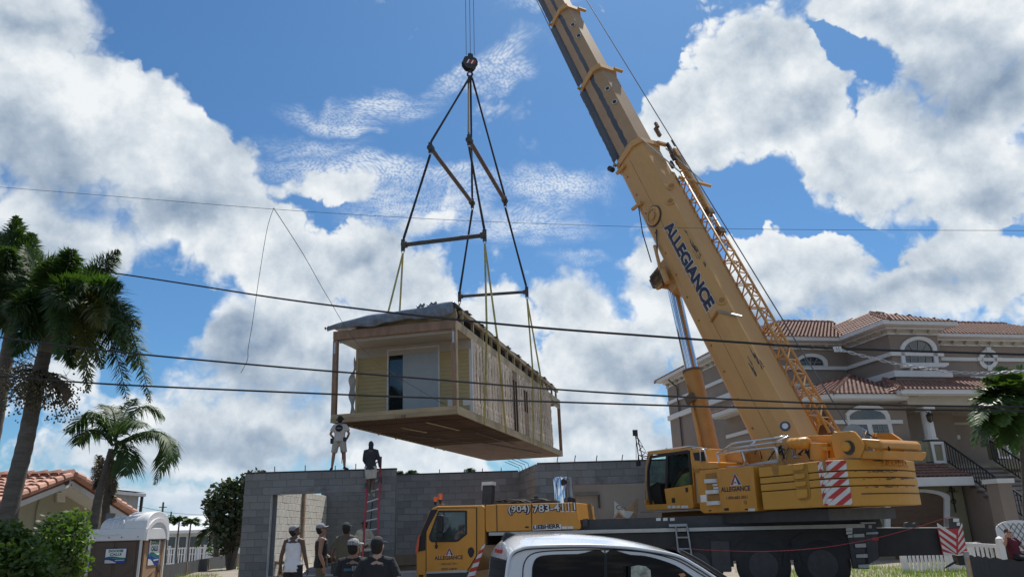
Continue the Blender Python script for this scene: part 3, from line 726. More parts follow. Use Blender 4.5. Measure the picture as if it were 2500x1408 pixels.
for yy in np.arange(1.3, BLn-.6, 1.9):
    z = rz1+.02
    MB().grid(lambda u, v: (BW-.35+.42*u+.03*math.sin(v*9), yy+(v-.5)*.7+.05*math.sin(u*7), z+.03*math.sin(u*6+yy)+.02*math.sin(v*13)), 6, 6).build('tarp_flap', M_DARK, mod, smooth=True)
text('marking', '11148B', M_BLACK, mod, tuple(BF.hit(965, 1021, 1, -.012)), (1, 0, 0), (0, 0, 1), .10, -.012, width=.36, depth=.004)

# ------------------------------------------------------------------ rigging
HY = 33.2
hook_p = PY(1147, 179, HY); HX = hook_p.x
hb = empty('hook_block', 'dark round crane hook block with red and white striped cheek hanging above the slings', 'hook block', hook_p)
ang = R(20)
rz_ = Matrix.Rotation(ang, 4, 'Z')
cheek = MB()
for s in (-1, 1):
    prof = [(0, 1.05), (.12, 1.02), (.14, .86), (.30, .80), (.38, .62), (.36, .42), (.22, .22), (.13, .18), (-.13, .18), (-.22, .22), (-.36, .42), (-.38, .62), (-.30, .80), (-.14, .86), (-.12, 1.02)]
    cheek.prism(prof, lambda u, v, t: rz_ @ Vector((u, t, v)), s*.16-.015, s*.16+.015)
cheek.build('cheek_plate', M_DARK, hb)
sh = MB()
for t in (-.09, 0, .09): sh.lathe([(.10, t-.03), (.34, t-.03), (.30, t), (.34, t+.03), (.10, t+.03)], 20, (0, 0, .55), 'y')
o = sh.build('sheave', M_BLACK, hb); o.rotation_euler = (0, 0, ang)
for i in range(4):
    MB().prism([(-.22+.11*i, .44), (-.15+.11*i, .44), (-.05+.11*i, .66), (-.12+.11*i, .66)], lambda u, v, t: rz_ @ Vector((u, t, v)), -.178, -.186).build('stripe', mat('sign_red', (.45, .03, .03), .5) if i % 2 else M_WHITE, hb)
hk = MB(); hk.tube([(0, 0, .2), (0, 0, .05)], .06, 8)
hk.tube([(.12*math.sin(t), 0, -.06+.13*math.cos(t)) for t in [i*math.pi/8 for i in range(-2, 15)]], [.03+.03*math.sin(min(math.pi, i*math.pi/17)) for i in range(17)], 8)
hk.build('hook', M_DARK, hb)
TIP = PY(1139, -412, HY); TIP = Vector((TIP.x, TIP.y, TIP.z))
def rope(name, a, b, r, mt, label, cat, grp=None):
    a, b = Vector(a), Vector(b); o = MB().tube([Vector((0, 0, 0)), b-a], r, 6).build(name, mt); o.location = a
    return tag(o, label, cat, grp)
M_ROPE = mat('steel_rope', (.10, .105, .11), .5, .3)
for i, (pxx, lab) in enumerate(((1137.5, 'leftmost hoist rope running up from the hook block'), (1147.5, 'middle hoist rope running up from the hook block'), (1157, 'rightmost hoist rope running up from the hook block'))):
    b = PY(pxx-2, -60, HY); a = PY(pxx+1, 135, HY); rope('hoist_rope', a, a+(b-a)*3.0, .014, M_ROPE, lab, 'rope', 'hoist ropes above the hook block')
yC = (BF.hit(1180, 1031, 0, BW).y+BF.hit(1234, 1053, 0, BW).y)/2
yD = BF.hit(1300, 1085, 0, BW).y
C0 = PY(984, 598, BF.w(.5, yC, 0).y); C1 = PY(1183, 574, BF.w(3.7, yC, 0).y)
D0 = PY(1122, 723.5, BF.w(.5, yD, 0).y); D1 = PY(1286, 712, BF.w(3.7, yD, 0).y)
A0 = PY(1050.5, 360, C0.y+.6); A1 = PY(1153, 496, D0.y-.6)
B0 = PY(1145, 341, C1.y+.6); B1 = PY(1233, 490.6, D1.y-.6)
M_SPR = mat('spreader_steel', (.05, .055, .06), .5, .2, var=.3, dirt=.3, dirtcol=(.12, .07, .045))
M_SPRR = mat('rusty_spreader', (.115, .072, .055), .7, var=.35, dirt=.5, dirtcol=(.05, .04, .035))
def spreader(p, q, r, mt, label):
    c = (p+q)/2; t = empty('spreader_beam', label, 'spreader beam', c, 0, 'spreader beams of the lifting rig')
    a, b = p-c, q-c; d = (b-a).normalized()
    MB().tube([a+d*.12, b-d*.12], r, 10).build('pipe', mt, t, smooth='auto')
    for e, s in ((a, 1), (b, -1)):
        cb = MB().tube([e-d*.05*s+Vector((0, 0, .0)), e+d*.16*s], r*1.55, 10); cb.bar(e+Vector((0, 0, .24)), e-Vector((0, 0, .26)), .16, .05)
        cb.build('end_cap', M_SPR, t)
        sc = MB(); sc.tube([e+Vector((.05*math.cos(a_), 0, -.30+.07*math.sin(a_))) for a_ in [i*math.pi/5 for i in range(11)]], .018, 6); sc.build('shackle', M_STEEL, t)
    return t
spreader(A0, A1, .095, M_SPRR, 'upper left rusty spreader beam of the lifting rig')
spreader(B0, B1, .095, M_SPRR, 'upper right rusty spreader beam of the lifting rig')
spreader(C0, C1, .09, M_SPR, 'lower near dark spreader beam above the porch end of the module')
spreader(D0, D1, .075, M_SPR, 'lower far dark spreader beam just above the module roof')
M_SLING = mat('black_sling', (.022, .023, .026), .85, var=.3)
def sling(a, b, label, r=.055):
    a, b = Vector(a), Vector(b); d = (b-a)
    o = MB().tube([Vector((0, 0, 0)), d*.02, d*.5, d*.97, d], [r*.6, r, r*.85, r, r*.6], 7).build('sling', M_SLING); o.location = a
    return tag(o, label, 'sling', 'black lifting slings')
ap = hook_p+Vector((0, 0, -.22))
z_ = Vector((0, 0, .2))
sling(ap, A0+z_, 'black sling from the hook to the near end of the left upper spreader'); sling(ap+Vector((.03, 0, 0)), A1+z_, 'black sling from the hook to the far end of the left upper spreader')
sling(ap+Vector((-.06, 0, 0)), B0+z_, 'black sling from the hook to the near end of the right upper spreader'); sling(ap+Vector((.1, 0, 0)), B1+z_, 'outer right black sling from the hook to the far end of the right upper spreader')
sling(A0-z_*1.7, C0+z_, 'black sling down to the left end of the lower near spreader'); sling(A1-z_*1.7, D0+z_, 'black sling down to the left end of the lower far spreader')
sling(B0-z_*1.7, C1+z_, 'black sling down to the right end of the lower near spreader'); sling(B1-z_*1.7, D1+z_, 'black sling down to the right end of the lower far spreader')
M_STRAP = mat('yellow_strap', (.36, .325, .13), .8, var=.3, vscale=2)
def strap(e, pts, label):
    t = empty('lifting_strap', label, 'lifting strap', e, 0, 'yellow lifting straps round the module')
    for leg in pts:
        b = MB(); q = [Vector((0, 0, -.35))]+[Vector(p)-e for p in leg]
        for i in range(len(q)-1): b.bar(q[i], q[i+1], .075, .012, up=(.15, 1, 0), ext=.004)
        b.build('strap_leg', M_STRAP, t)
def side_leg(pxt, pxb):
    ytop = BF.hit(*pxt, 0, BW+.09).y
    a = BF.w(BW+.08, ytop, 3.52); b = BF.w(BW+.08, BF.hit(*pxb, 0, BW+.06).y, -.03); c = BF.w(BW-1.5, BF.hit(*pxb, 0, BW+.06).y, -.03)
    return (a, b)
strap(C1, [side_leg((1189, 800), (1181, 1031)), side_leg((1214, 812), (1234, 1052))], 'pair of yellow straps at the near right of the module')
strap(D1, [side_leg((1301, 905), (1301, 1080)), side_leg((1319, 908), (1322, 1092))], 'pair of yellow straps at the far right of the module')
def roof_leg(px, py, y): return (PY(px, py, BF.w(0, y, 3).y), BF.w(-.3, y, 3.1), BF.w(-.06, y, 0))
strap(C0, [roof_leg(949, 757, yC-.5), roof_leg(976, 757, yC+1.2)], 'pair of yellow straps at the near left of the module')
strap(D0, [(BF.w(-.2, yD-.6, 3.2), BF.w(-.06, yD-.6, 0)), (BF.w(-.2, yD+.6, 3.2), BF.w(-.06, yD+.6, 0))], 'pair of straps at the far left, almost hidden behind the module roof')
# ------------------------------------------------------------------ mobile crane
M_YEL = mat('crane_yellow', (0.55, 0.25, 0.032), 0.42, var=0.10, vscale=1.5, dirt=0.42, dirtcol=(.36, .165, .04), coat=.12, streak=(1, 1, .35))
M_YELB = mat('boom_yellow', (0.52, 0.285, 0.095), 0.5, var=0.10, vscale=.8, dirt=0.55, dirtcol=(.36, .20, .075), streak=(.35, 1, 1))
M_YELW = mat('ballast_yellow', (0.53, 0.27, 0.04), 0.6, var=0.10, vscale=1.0, dirt=0.3, dirtcol=(.30, .18, .05), bump=.1)
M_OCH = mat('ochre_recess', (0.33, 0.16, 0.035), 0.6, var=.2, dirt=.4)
M_RED = mat('sign_red', (.45, .03, .03), .5)
M_NAVY = mat('navy_ink', (.012, .014, .045), .5)
M_RAILS = mat('pale_rail', (.42, .43, .42), .5, .2, var=.12)
M_ALU = mat('aluminium_tube', (.62, .63, .64), .3, .7, var=.1)
M_AMBER = mat('amber_lens', (.75, .14, .01), .25, coat=.5)
M_STICK = mat('sticker', (.6, .61, .6), .5)
cA = PY(1015, 1320, 21.5); cB = PY(2345, 1320, 17.8)
CANG = math.atan2(cB.y-cA.y, cB.x-cA.x)
CF = Frame((cA.x, cA.y, 0.1), CANG)
crane = CF.empty('mobile_crane', 'yellow five axle mobile crane with raised telescopic boom and dark carrier', 'mobile crane')
def z1(px, py, off=(1000, 1130), s=5.0): return (off[0]+px/s, off[1]+py/s)
def cpoly(pts, y=0.0, fr=CF, **k): return [(lambda q: (q.x, q.z))(fr.py(*z1(*p, **k), y)) for p in pts]
def panel(name, pts, y0, y1, mt, parent, fr=CF, yref=None, bv=0.0, raw=False, **k):
    po = pts if raw else cpoly(pts, y0 if yref is None else yref, fr, **k)
    o = MB().prism(po, lambda u, v, t: (u, t, v), y0, y1).build(name, mt, parent)
    if bv: bevel(o, bv, 2); 
    return o
# --- driver cab
cabw = 2.3
cab = panel('driver_cab', [(75, 1500), (75, 1090), (105, 900), (235, 585), (275, 545), (330, 522), (880, 512), (905, 530), (915, 600), (915, 980), (735, 1330), (735, 1500)], .02, cabw, M_YEL, crane, yref=0.0, bv=.04)
cab.data.polygons.foreach_set('use_smooth', [False]*len(cab.data.polygons))
panel('windscreen', [(62, 1085), (95, 890), (222, 590), (250, 575), (115, 905), (82, 1085)], .12, cabw-.1, M_GLASS, crane, yref=0.0)
panel('pillar_trim', [(330, 565), (262, 566), (150, 830), (126, 900), (110, 1075), (188, 1060), (192, 850), (240, 760), (345, 575)], -.012, .05, M_BLACK, crane, yref=0)
door = panel('cab_door', [(345, 551), (813, 546), (813, 1128), (700, 1312), (206, 1338), (206, 840), (238, 765)], -.012, .015, M_YEL, crane, yref=0, bv=.012)
panel('door_seam', [(340, 545), (820, 540), (820, 1132), (704, 1320), (198, 1345), (199, 838), (232, 760)], -.004, .016, M_BLACK, crane, yref=0)
dw = panel('window_frame', [(350, 585), (362, 577), (695, 575), (704, 585), (704, 865), (600, 950), (560, 960), (270, 962), (243, 935), (238, 890), (262, 825)], -.024, .0, M_BLACK, door, yref=0, bv=.01)
panel('window_glass', [(366, 600), (680, 597), (684, 855), (585, 930), (285, 938), (262, 890), (285, 830)], -.0265, -.02, mat('cab_glass', (.05, .065, .07), .03, var=.5, vscale=2.2, spec=.9), door, yref=0)
panel('curtain', [(410, 640), (450, 625), (520, 622), (500, 665), (490, 760), (450, 830), (412, 850)], -.0285, -.0275, mat('curtain_grey', (.14, .18, .19), .3, var=.4, vscale=9), door, yref=0)
panel('sill_trim', [(206, 1322), (700, 1300), (712, 1316), (695, 1330), (206, 1345)], -.02, -.005, M_RAILS, door, yref=0)
hd = MB(); q = cpoly([(752, 1085)], 0)[0]; hd.prism([(q[0]+.092*math.cos(a)*(1 if math.sin(a) > -.3 else .8), q[1]+(.13*math.sin(a))) for a in [i*math.tau/16 for i in range(16)]], lambda u, v, t: (u, t, v), -.022, 0); hd.build('handle', M_BLACK, door)
lo = MB(); 
panel('lower_step', [(206, 1348), (730, 1325), (730, 1500), (206, 1500)], -.005, .3, M_DARK, crane, yref=0)
q = cpoly([(140, 1372)], 0)[0]; panel('grab_recess', [(115, 1358), (162, 1358), (162, 1385), (115, 1385)], -.01, .02, M_BLACK, crane, yref=0)
for a, b in ((640, 850),): panel('mirror', [(335, 645), (350, 632), (398, 632), (410, 645), (410, 820), (400, 832), (345, 832), (335, 820)], -.30, -.20, M_BLACK, crane, yref=-.25, bv=.02)
panel('mirror', [(330, 845), (405, 845), (408, 905), (325, 905)], -.28, -.2, M_BLACK, crane, yref=-.25, bv=.02)
panel('mirror', [(310, 1000), (325, 985), (342, 990), (347, 1020), (335, 1045), (315, 1040)], -.22, -.16, M_BLACK, crane, yref=-.18, bv=.02)
ma = MB(); 
for a, b in (((345, 585), (370, 640)), ((330, 840), (330, 990)), ((400, 845), (300, 850)), ((330, 990), (300, 940))):
    p, q = cpoly([a, b], -.2); ma.bar((p[0], -.2, p[1]), (q[0], -.2, q[1]), .02)
ma.build('mirror_arm', M_BLACK, crane)
text('lettering', 'ALLEGIANCE', M_NAVY, door, (lambda p: (p[0], -.0145, p[1]))(cpoly([(306, 1180)], 0)[0]), (1, 0, .010), (-.01, 0, 1), .10, .025, width=cpoly([(655, 1175)], 0)[0][0]-cpoly([(306, 1175)], 0)[0][0], depth=.001)
text('lettering', '1-800-683-3031', M_NAVY, door, (lambda p: (p[0], -.0145, p[1]))(cpoly([(372, 1242)], 0)[0]), (1, 0, .01), (-.01, 0, 1), .055, .0, width=.49, depth=.001)
text('lettering', 'USDOT 2108749', M_NAVY, door, (lambda p: (p[0], -.0145, p[1]))(cpoly([(386, 1306)], 0)[0]), (1, 0, .01), (-.01, 0, 1), .06, .02, width=.44, depth=.001)
M_LOGOR = mat('logo_red', (.30, .04, .05), .5)
def logo(parent, cx, cz, h, y, ex=1.0):
    """triangular A emblem: white outline, blue and red legs"""
    def tri(s, oz=0): return [(cx-.58*h*s*ex, cz-.5*h*s+oz), (cx+.58*h*s*ex, cz-.5*h*s+oz), (cx, cz+.5*h*s+oz)]
    fn = lambda u, v, t: (u, t, v)
    MB().prism(tri(1.12), fn, y-.001, y).build('emblem', M_STICK, parent)
    a = MB(); a.prism([(cx-.58*h*ex, cz-.5*h), (cx-.30*h*ex, cz-.5*h), (cx+.02*h, cz+.18*h), (cx-.05*h, cz+.42*h)], fn, y-.002, y); a.build('emblem', M_LOGOR, parent)
    b = MB(); b.prism([(cx+.58*h*ex, cz-.5*h), (cx+.26*h*ex, cz-.5*h), (cx-.06*h, cz+.40*h), (cx, cz+.5*h)], fn, y-.002, y); b.build('emblem', mat('logo_blue', (.03, .035, .13), .5), parent)
    MB().prism([(cx-.16*h*ex, cz-.36*h), (cx+.10*h*ex, cz-.36*h), (cx+.04*h, cz-.22*h), (cx-.10*h*ex, cz-.22*h)], fn, y-.002, y).build('emblem', M_LOGOR, parent)
p = cpoly([(487, 1075)], 0)[0]; logo(door, p[0], p[1], .19, -.0135)
# diagonal red and white strip behind the door
def stripes(parent, quad, n, y, ptfn, slant=.5):
    """quad in (s,t) 0..1 mapped by ptfn; alternating slanted bands"""
    pass
a0, a1 = (905, 975), (925, 970); 
for i in range(8):
    f0, f1 = i/7.5, (i+1)/7.5
    L0, L1 = (888, 1010), (690, 1410); R0, R1 = (926, 985), (790, 1400)
    lp = lambda A, B, f: (A[0]+(B[0]-A[0])*f, A[1]+(B[1]-A[1])*f)
    panel('chevron_band', [lp(L0, L1, f0), lp(R0, R1, f0-.02), lp(R0, R1, f1-.02), lp(L0, L1, f1)], -.02, -.008, M_STICK if i % 2 == 0 else M_RED, crane, yref=0)
panel('corner_flag', [(118, 880), (135, 870), (125, 1000), (108, 1085), (82, 1092), (92, 1000)], -.06, -.05, mat('orange_red', (.55, .10, .05), .6), crane, yref=0)
for (x0, x1, y0, y1) in ((290, 340, 410, 512), (347, 405, 368, 500)):
    c0 = CF.py(*z1((x0+x1)/2, y1), .5); c1 = CF.py(*z1((x0+x1)/2, y0), .5); h = c1.z-c0.z; r = .058
    b = empty('tmp', '', ''); bpy.data.objects.remove(b)
    bo = MB().lathe([(.02, 0), (.03, h*.15), (r*.9, h*.38), (r*.95, h*.42)], 12, c0).build('beacon', M_BLACK, crane, smooth='auto')
    MB().lathe([(r, h*.42), (r, h*.9), (r*.85, h), (0, h)], 14, c0).build('lens', M_AMBER, bo, smooth='auto')
for a, b in (((372, 505), (400, 490)), ((400, 490), (420, 512))):
    p, q = CF.py(*z1(*a), .6), CF.py(*z1(*b), .6); MB().tube([p, q], .012, 6).build('wire', M_WOOD, crane)
# --- engine housing with telephone number
eng = panel('engine_housing', [(920, 512), (1060, 502), (2010, 478), (2078, 790), (2070, 806), (935, 838), (922, 800)], .02, 2.3, M_YEL, crane, yref=0, bv=.025)
panel('cab_gap', [(893, 500), (921, 500), (935, 1000), (900, 1000)], .15, 2.1, M_BLACK, crane, yref=0)
for a, b in (((1060, 506), (1066, 834)), ((1484, 494), (1491, 820))):
    p, q = cpoly([a, b], 0); MB().bar((p[0], .012, p[1]), (q[0], .012, q[1]), .016, .016, up=(0, 1, 0)).build('panel_seam', M_BLACK, eng)
panel('latch', [(1410, 770), (1452, 770), (1452, 788), (1410, 788)], .0, .02, M_BLACK, eng, yref=0)
def cpt(px, py, y): 
    q = CF.py(*z1(px, py), 0); return (q.x, y, q.z)
def lettering(body, x0, x1, yb, h, mt, parent, y, bold, slope=.02):
    wdt = cpt(x1, yb, 0)[0]-cpt(x0, yb, 0)[0]
    return text('lettering', body, mt, parent, cpt(x0, yb, y), (1, 0, slope), (-slope, 0, 1), h, bold, width=wdt, depth=.0015)
for body, x0, x1, yb in (('(904)', 1205, 1465, 626), ('783-4111', 1505, 2026, 600)):
    lettering(body, x0-8, x1+12, yb+14, .245 if '(' in body else .215, M_NAVY, eng, .017, .10)
    lettering(body, x0+2, x1, yb+2, .225 if '(' in body else .19, M_STICK, eng, .0145, .012)
    # slab serifs under the ones
for x in (1860, 1925, 1990): panel('serif', [(x-18, 582), (x+26, 580), (x+26, 592), (x-18, 594)], .0105, .0125, M_STICK, eng, yref=0)
panel('name_plate', [(1500, 752), (1848, 742), (1850, 806), (1502, 820)], .008, .02, M_STICK, eng, yref=0)
lettering('LIEBHERR', 1510, 1840, 808, .105, M_NAVY, eng, .0065, .045)
for x in (1858, 1930): panel('sticker', [(x, 770), (x+66, 768), (x+66, 798), (x, 800)], .012, .02, M_STICK, eng, yref=0)
# top of the engine housing: exhaust, intake, hoses
e0 = CF.py(*z1(1855, 480), 1.1); e1 = CF.py(*z1(1845, 170), 1.1)
hh = e1.z-e0.z; rr = (CF.py(*z1(1945, 300), 1.1).x-CF.py(*z1(1765, 300), 1.1).x)/2
ex = MB().lathe([(rr, -.1), (rr, hh*.96), (rr*.93, hh), (rr*.85, hh), (rr*.85, hh-.1), (0, hh-.1)], 28, e0, cap=False).build('exhaust_silencer', M_CHROME, crane, smooth='auto')
hp = CF.py(*z1(1885, 225), 1.1-rr*.96); MB().lathe([(0, -.05), (.075, -.05), (.08, .04), (.065, .05), (.065, -.02), (0, -.02)], 14, hp, 'y').build('outlet', M_BLACK, ex)
p, q = CF.py(*z1(1985, 460), 1.1), CF.py(*z1(1962, 172), 1.1); MB().tube([p, q], .055, 10).build('pipe', M_STEEL, crane, smooth='auto')
q = CF.py(*z1(1975, 455), .9); MB().lathe([(.12, -.08), (.12, .04), (.08, .09), (0, .09)], 12, q).build('pipe_cap', M_BLACK, crane, smooth='auto')
p, q = CF.py(*z1(958, 500), .7), CF.py(*z1(968, 270), .7); MB().bar(p, q, .26, .3).build('air_intake', M_DARK, crane)
MB().bar(q, q+Vector((0, 0, .09)), .3, .34).build('intake_cap', M_STICK, crane)
panel('sign_box', [(885, 272), (935, 270), (935, 330), (885, 330)], .6, .7, M_STICK, crane, yref=.65)
rs = random.Random(5)
for i in range(9):
    x0, x1 = rs.uniform(1020, 1300), rs.uniform(1500, 1790); yy = rs.uniform(.5, 1.3)
    pts = [CF.py(*z1(x0+(x1-x0)*t, 478-18*math.sin(t*math.pi+i)-rs.uniform(0, 30)*math.sin(t*3)), yy) for t in [k/8 for k in range(9)]]
    MB().tube(pts, .02, 6).build('hose', M_BLACK, crane, smooth=True)
panel('fitting', [(1520, 405), (1565, 405), (1560, 450), (1528, 450)], .8, .9, M_BLACK, crane, yref=.85)
panel('hose_tray', [(1010, 480), (1790, 455), (1790, 485), (1010, 500)], .6, 1.5, M_DARK, crane, yref=.6)
# --- carrier body
def P2(*pts, y=0.0): return [(lambda q: (q.x, q.z))(CF.py(a, b, y)) for a, b in pts]
rail = MB(); xs = P2((1194, 1297), (2110, 1277)); zt = P2((1413, 1292), (2110, 1277.5)); zb = P2((1413, 1300), (2110, 1287))
zr = (zt[0][1]+zt[1][1])/2
panel('deck_rail', [(xs[0][0], zt[0][1]-.08), (xs[1][0], zb[1][1]), (xs[1][0], zt[1][1]), (xs[0][0], zt[0][1])], -.02, .1, M_RAILS, crane, raw=True)
pl = P2((1405, 1268), (1560, 1263), (1850, 1253), (2060, 1252), (2150, 1262), (2160, 1285), (1405, 1297), y=.0)
panel('deck_box', pl, .25, 2.4, M_DARK, crane, raw=True)
panel('deck_bracket', P2((1420, 1266), (1431, 1265), (1431, 1284), (1420, 1284)), .15, .26, M_DARK, crane, raw=True)
for x in (1607, 1624, 1641): panel('sticker', P2((x-5, 1263.5), (x+6, 1263), (x+6, 1270), (x-5, 1270.5), y=.24), .235, .26, M_STICK, crane, raw=True)
chz = -.1
panel('chassis_side', [(xs[0][0]+.3, .75), (xs[1][0]+.1, .75), (xs[1][0]+.1, zt[1][1]-.10), (xs[0][0]+.3, zt[0][1]-.11)], .06, 2.5, mat('chassis_black', (.018, .019, .021), .6, var=.3, dirt=.3, dirtcol=(.045, .04, .035)), crane, raw=True)
# wheels
tyre = MB().lathe([(.30, -.19), (.52, -.19), (.60, -.15), (.62, -.05), (.62, .05), (.60, .15), (.52, .19), (.30, .19)], 32, axis='y')
treads = []
def wheel(x, z, first=[None]):
    if first[0] is None:
        w = tyre.build('wheel', M_BLACK, crane, smooth='auto'); w.location = (x, .24, z)
        rim = MB().lathe([(.33, -.205), (.31, -.20), (.29, -.10), (.20, -.08), (.16, -.15), (.09, -.17), (0, -.17)], 28, axis='y').build('rim', M_DARK, w, smooth='auto')
        for k in range(10):
            a = k*math.tau/10; MB().lathe([(.018, -.115), (.018, -.07)], 6, (.235*math.cos(a), 0, .235*math.sin(a)), 'y').build('bolt', M_STEEL, w)
        first[0] = w
    else:
        w = first[0].copy(); COL.objects.link(w); w.parent = crane; w.location = (x, .24, z)
        for ch in list(first[0].children):
            c = ch.copy(); COL.objects.link(c); c.parent = w
for pxx in (2007, 1863, 1700, 1420, 1280):
    q = CF.py(pxx, 1372, .1); wheel(q.x, .63)
for pxx in (2007, 1863, 1700):
    q = CF.py(pxx, 1372, .1); a = [(q.x+.86*math.cos(t), .62+.80*math.sin(t)) for t in [math.pi*i/14 for i in range(15)]]
    b = [(q.x+.78*math.cos(t), .62+.72*math.sin(t)) for t in [math.pi*i/14 for i in range(15)]]
    MB().prism(a+b[::-1], lambda u, v, t: (u, t, v), .02, .4).build('mudguard', M_BLACK, crane)
panel('tool_box', P2((1735, 1320), (1780, 1320), (1785, 1395), (1740, 1395)), .0, .5, M_DARK, crane, raw=True)
# steps, stickers
z5 = dict(off=(1850, 1200), s=3.846)
panel('step_board', [(830, 335), (995, 300), (1050, 720), (900, 720)], .0, .4, M_DARK, crane, yref=0, **z5)
for (a, b, c, d) in ((895, 995, 390, 425), (910, 1010, 482, 520), (920, 1025, 580, 616), (940, 1040, 677, 712)):
    panel('step', [(a, c+5), (b, c), (b+4, d-3), (a+4, d)], -.08, .01, M_RAILS, crane, yref=0, **z5)
for (a, b, c, d) in ((828, 888, 336, 362), (830, 888, 368, 394), (846, 892, 402, 426), (1070, 1135, 425, 452)):
    panel('sticker', [(a, c+3), (b, c), (b, d), (a, d+3)], -.012, .01, M_STICK if a < 1000 else M_RED, crane, yref=0, **z5)
panel('step', [(1015, 380), (1128, 374), (1128, 394), (1015, 398)], -.05, .01, M_STEEL, crane, yref=0, **z5)
fl_ = MB().prism(P2((2074, 1262), (2152, 1260), (2152, 1254), (2074, 1257)), lambda u, v, t: (u, t, v), .1, .9); fl_.build('fender_top', M_RAILS, crane)
panel('rear_corner', [(1000, 300), (1110, 290), (1115, 335), (1140, 620), (1010, 700)], .0, .8, M_DARK, crane, yref=0, **z5)
panel('fender_top', [(960, 285), (1105, 282), (1108, 296), (975, 300)], -.02, .7, M_RAILS, crane, yref=0, **z5)
panel('lamp', [(1040, 312), (1070, 312), (1070, 340), (1040, 340)], -.02, .02, M_STEEL, crane, yref=0, **z5)
# outrigger beam at the tail and its striped end board
obm = panel('outrigger_beam', [(1115, 340), (1390, 333), (1850, 340), (1880, 590), (1370, 600), (1150, 610)], .1, .75, mat('chassis_black', (.018, .019, .021), .6), crane, yref=0, **z5)
panel('beam_edge', [(1117, 334), (1850, 333), (1850, 340), (1117, 342)], .08, .6, M_RAILS, crane, yref=0, **z5)
panel('bracket', [(1395, 290), (1425, 283), (1440, 300), (1480, 300), (1490, 284), (1520, 286), (1532, 332), (1400, 335)], .2, .5, M_DARK, crane, yref=.1, **z5)
eb = panel('end_board', [(1686, 348), (1918, 342), (1972, 585), (1738, 592)], -.02, .02, M_RED, crane, yref=0, **z5)
def hat(pts): panel('chevron_band', pts, -.027, -.0205, M_STICK, crane, yref=0, **z5)
for k in range(-1, 4):
    yk = 356+k*68; hat([(1694+k*14, yk), (1860+k*0, yk+118 if yk+118 < 585 else 585), (1862, min(588, yk+150)), (1700+k*15, yk+36)])
    hat([(1880, yk+80 if yk+80 < 585 else 585), (1926+k*11, yk-6+10), (1932+k*11, yk+34), (1880, min(588, yk+118))])
sb_ = panel('beam_head', [(1790, 246), (1885, 240), (1898, 342), (1800, 342)], .0, .4, M_DARK, crane, yref=0, **z5)
for (a, b, c, d) in ((1835, 1890, 248, 280), (1868, 1898, 285, 315)): panel('sticker', [(a, c), (b, c), (b, d), (a, d)], -.01, .01, M_STICK, crane, yref=0, **z5)
foot = panel('outrigger_leg', [(1870, 600), (1985, 590), (1985, 690), (1900, 690)], .05, .5, M_BLACK, crane, yref=0, **z5)
ar = panel('lever', [(1745, 722), (1765, 700), (1860, 640), (1868, 660), (1800, 700)], -.02, .02, M_BLACK, crane, yref=0, **z5)
# access ladder on the carrier flank
z4 = dict(off=(1300, 1200), s=4.167)
ld = MB()
for a, b in (((1455, 340), (1482, 590)), ((1570, 335), (1622, 660)), ((1475, 462), (1585, 462)), ((1490, 578), (1600, 578)), ((1482, 590), (1495, 640))):
    p, q = cpoly([a, b], -.06, **z4); ld.tube([(p[0], -.06, p[1]), (q[0], -.06, q[1])], .022, 8)
p, q = cpoly([(1392, 340), (1575, 335)], -.06, **z4); ld.bar((p[0], -.08, p[1]), (q[0], -.08, q[1]), .14, .06)
ld.build('access_ladder', M_STEEL, crane)

# --- superstructure
TIPv = TIP; P0 = PY(1947, 1138, 18.5)
pd = Vector((TIPv.x-P0.x, TIPv.y-P0.y, 0)).normalized()
SANG = math.atan2(-pd.y, -pd.x)
sO = PY(2019, 1190, 16.35)
SF = Frame((sO.x, sO.y, 0.1), SANG)
ROT = Matrix.Rotation(-CANG, 4, 'Z') @ Matrix.Translation(-CF.o) @ Matrix.Translation(SF.o) @ Matrix.Rotation(SANG, 4, 'Z')
def into_crane(o):       # part built in the slewing frame, carried as a child of the crane
    if o.parent is crane: o.matrix_local = ROT
    return o
def spanel(name, pts, y0, y1, mt, parent=None, yref=None, bv=0, raw=False, **k):
    o = panel(name, pts, y0, y1, mt, parent or crane, fr=SF, yref=yref, bv=bv, raw=raw, **k); return into_crane(o)
def sbuild(mbx, name, mt, parent=None, smooth=False): return into_crane(mbx.build(name, mt, parent or crane, smooth))
Z2 = dict(off=(1450, 1020), s=5.029); Z3 = dict(off=(1850, 1020), s=5.029)
house = spanel('machinery_house', [(1250, 690), (1262, 640), (1920, 587), (1952, 600), (2003, 1140), (1352, 1168), (1305, 1138)], .0, 2.7, M_YEL, yref=0, bv=.015, **Z2)
text_at = lambda body, x0, x1, yb, h, mt, bold, zz, par, y=-.003, sl=.0: text('lettering', body, mt, par, (lambda q: (q.x, y, q.z))(SF.py(*z1(x0, yb, **zz), 0)), (1, 0, sl), (-sl, 0, 1), h, bold, width=SF.py(*z1(x1, yb, **zz), 0).x-SF.py(*z1(x0, yb, **zz), 0).x, depth=.001)
A_, B_ = SF.py(*z1(1565, 905, **Z2), 0), SF.py(*z1(1925, 885, **Z2), 0); sl2 = (B_.z-A_.z)/(B_.x-A_.x)
hA = SF.py(*z1(1740, 830, **Z2), 0).z-SF.py(*z1(1740, 893, **Z2), 0).z
text_at('ALLEGIANCE', 1563, 1926, 908, hA, M_NAVY, .03, Z2, house, sl=sl2)
text_at('1-800-683-3031', 1630, 1890, 998, hA*.62, M_NAVY, .012, Z2, house, sl=sl2)
text_at('CRANE AND RIGGING', 1575, 1915, 944, hA*.4, mat('faded_ink', (.40, .22, .05), .6), .0, Z2, house, sl=sl2) if False else None
q = SF.py(*z1(1735, 748, **Z2), 0); hz_ = SF.py(*z1(1735, 668, **Z2), 0).z-SF.py(*z1(1735, 830, **Z2), 0).z
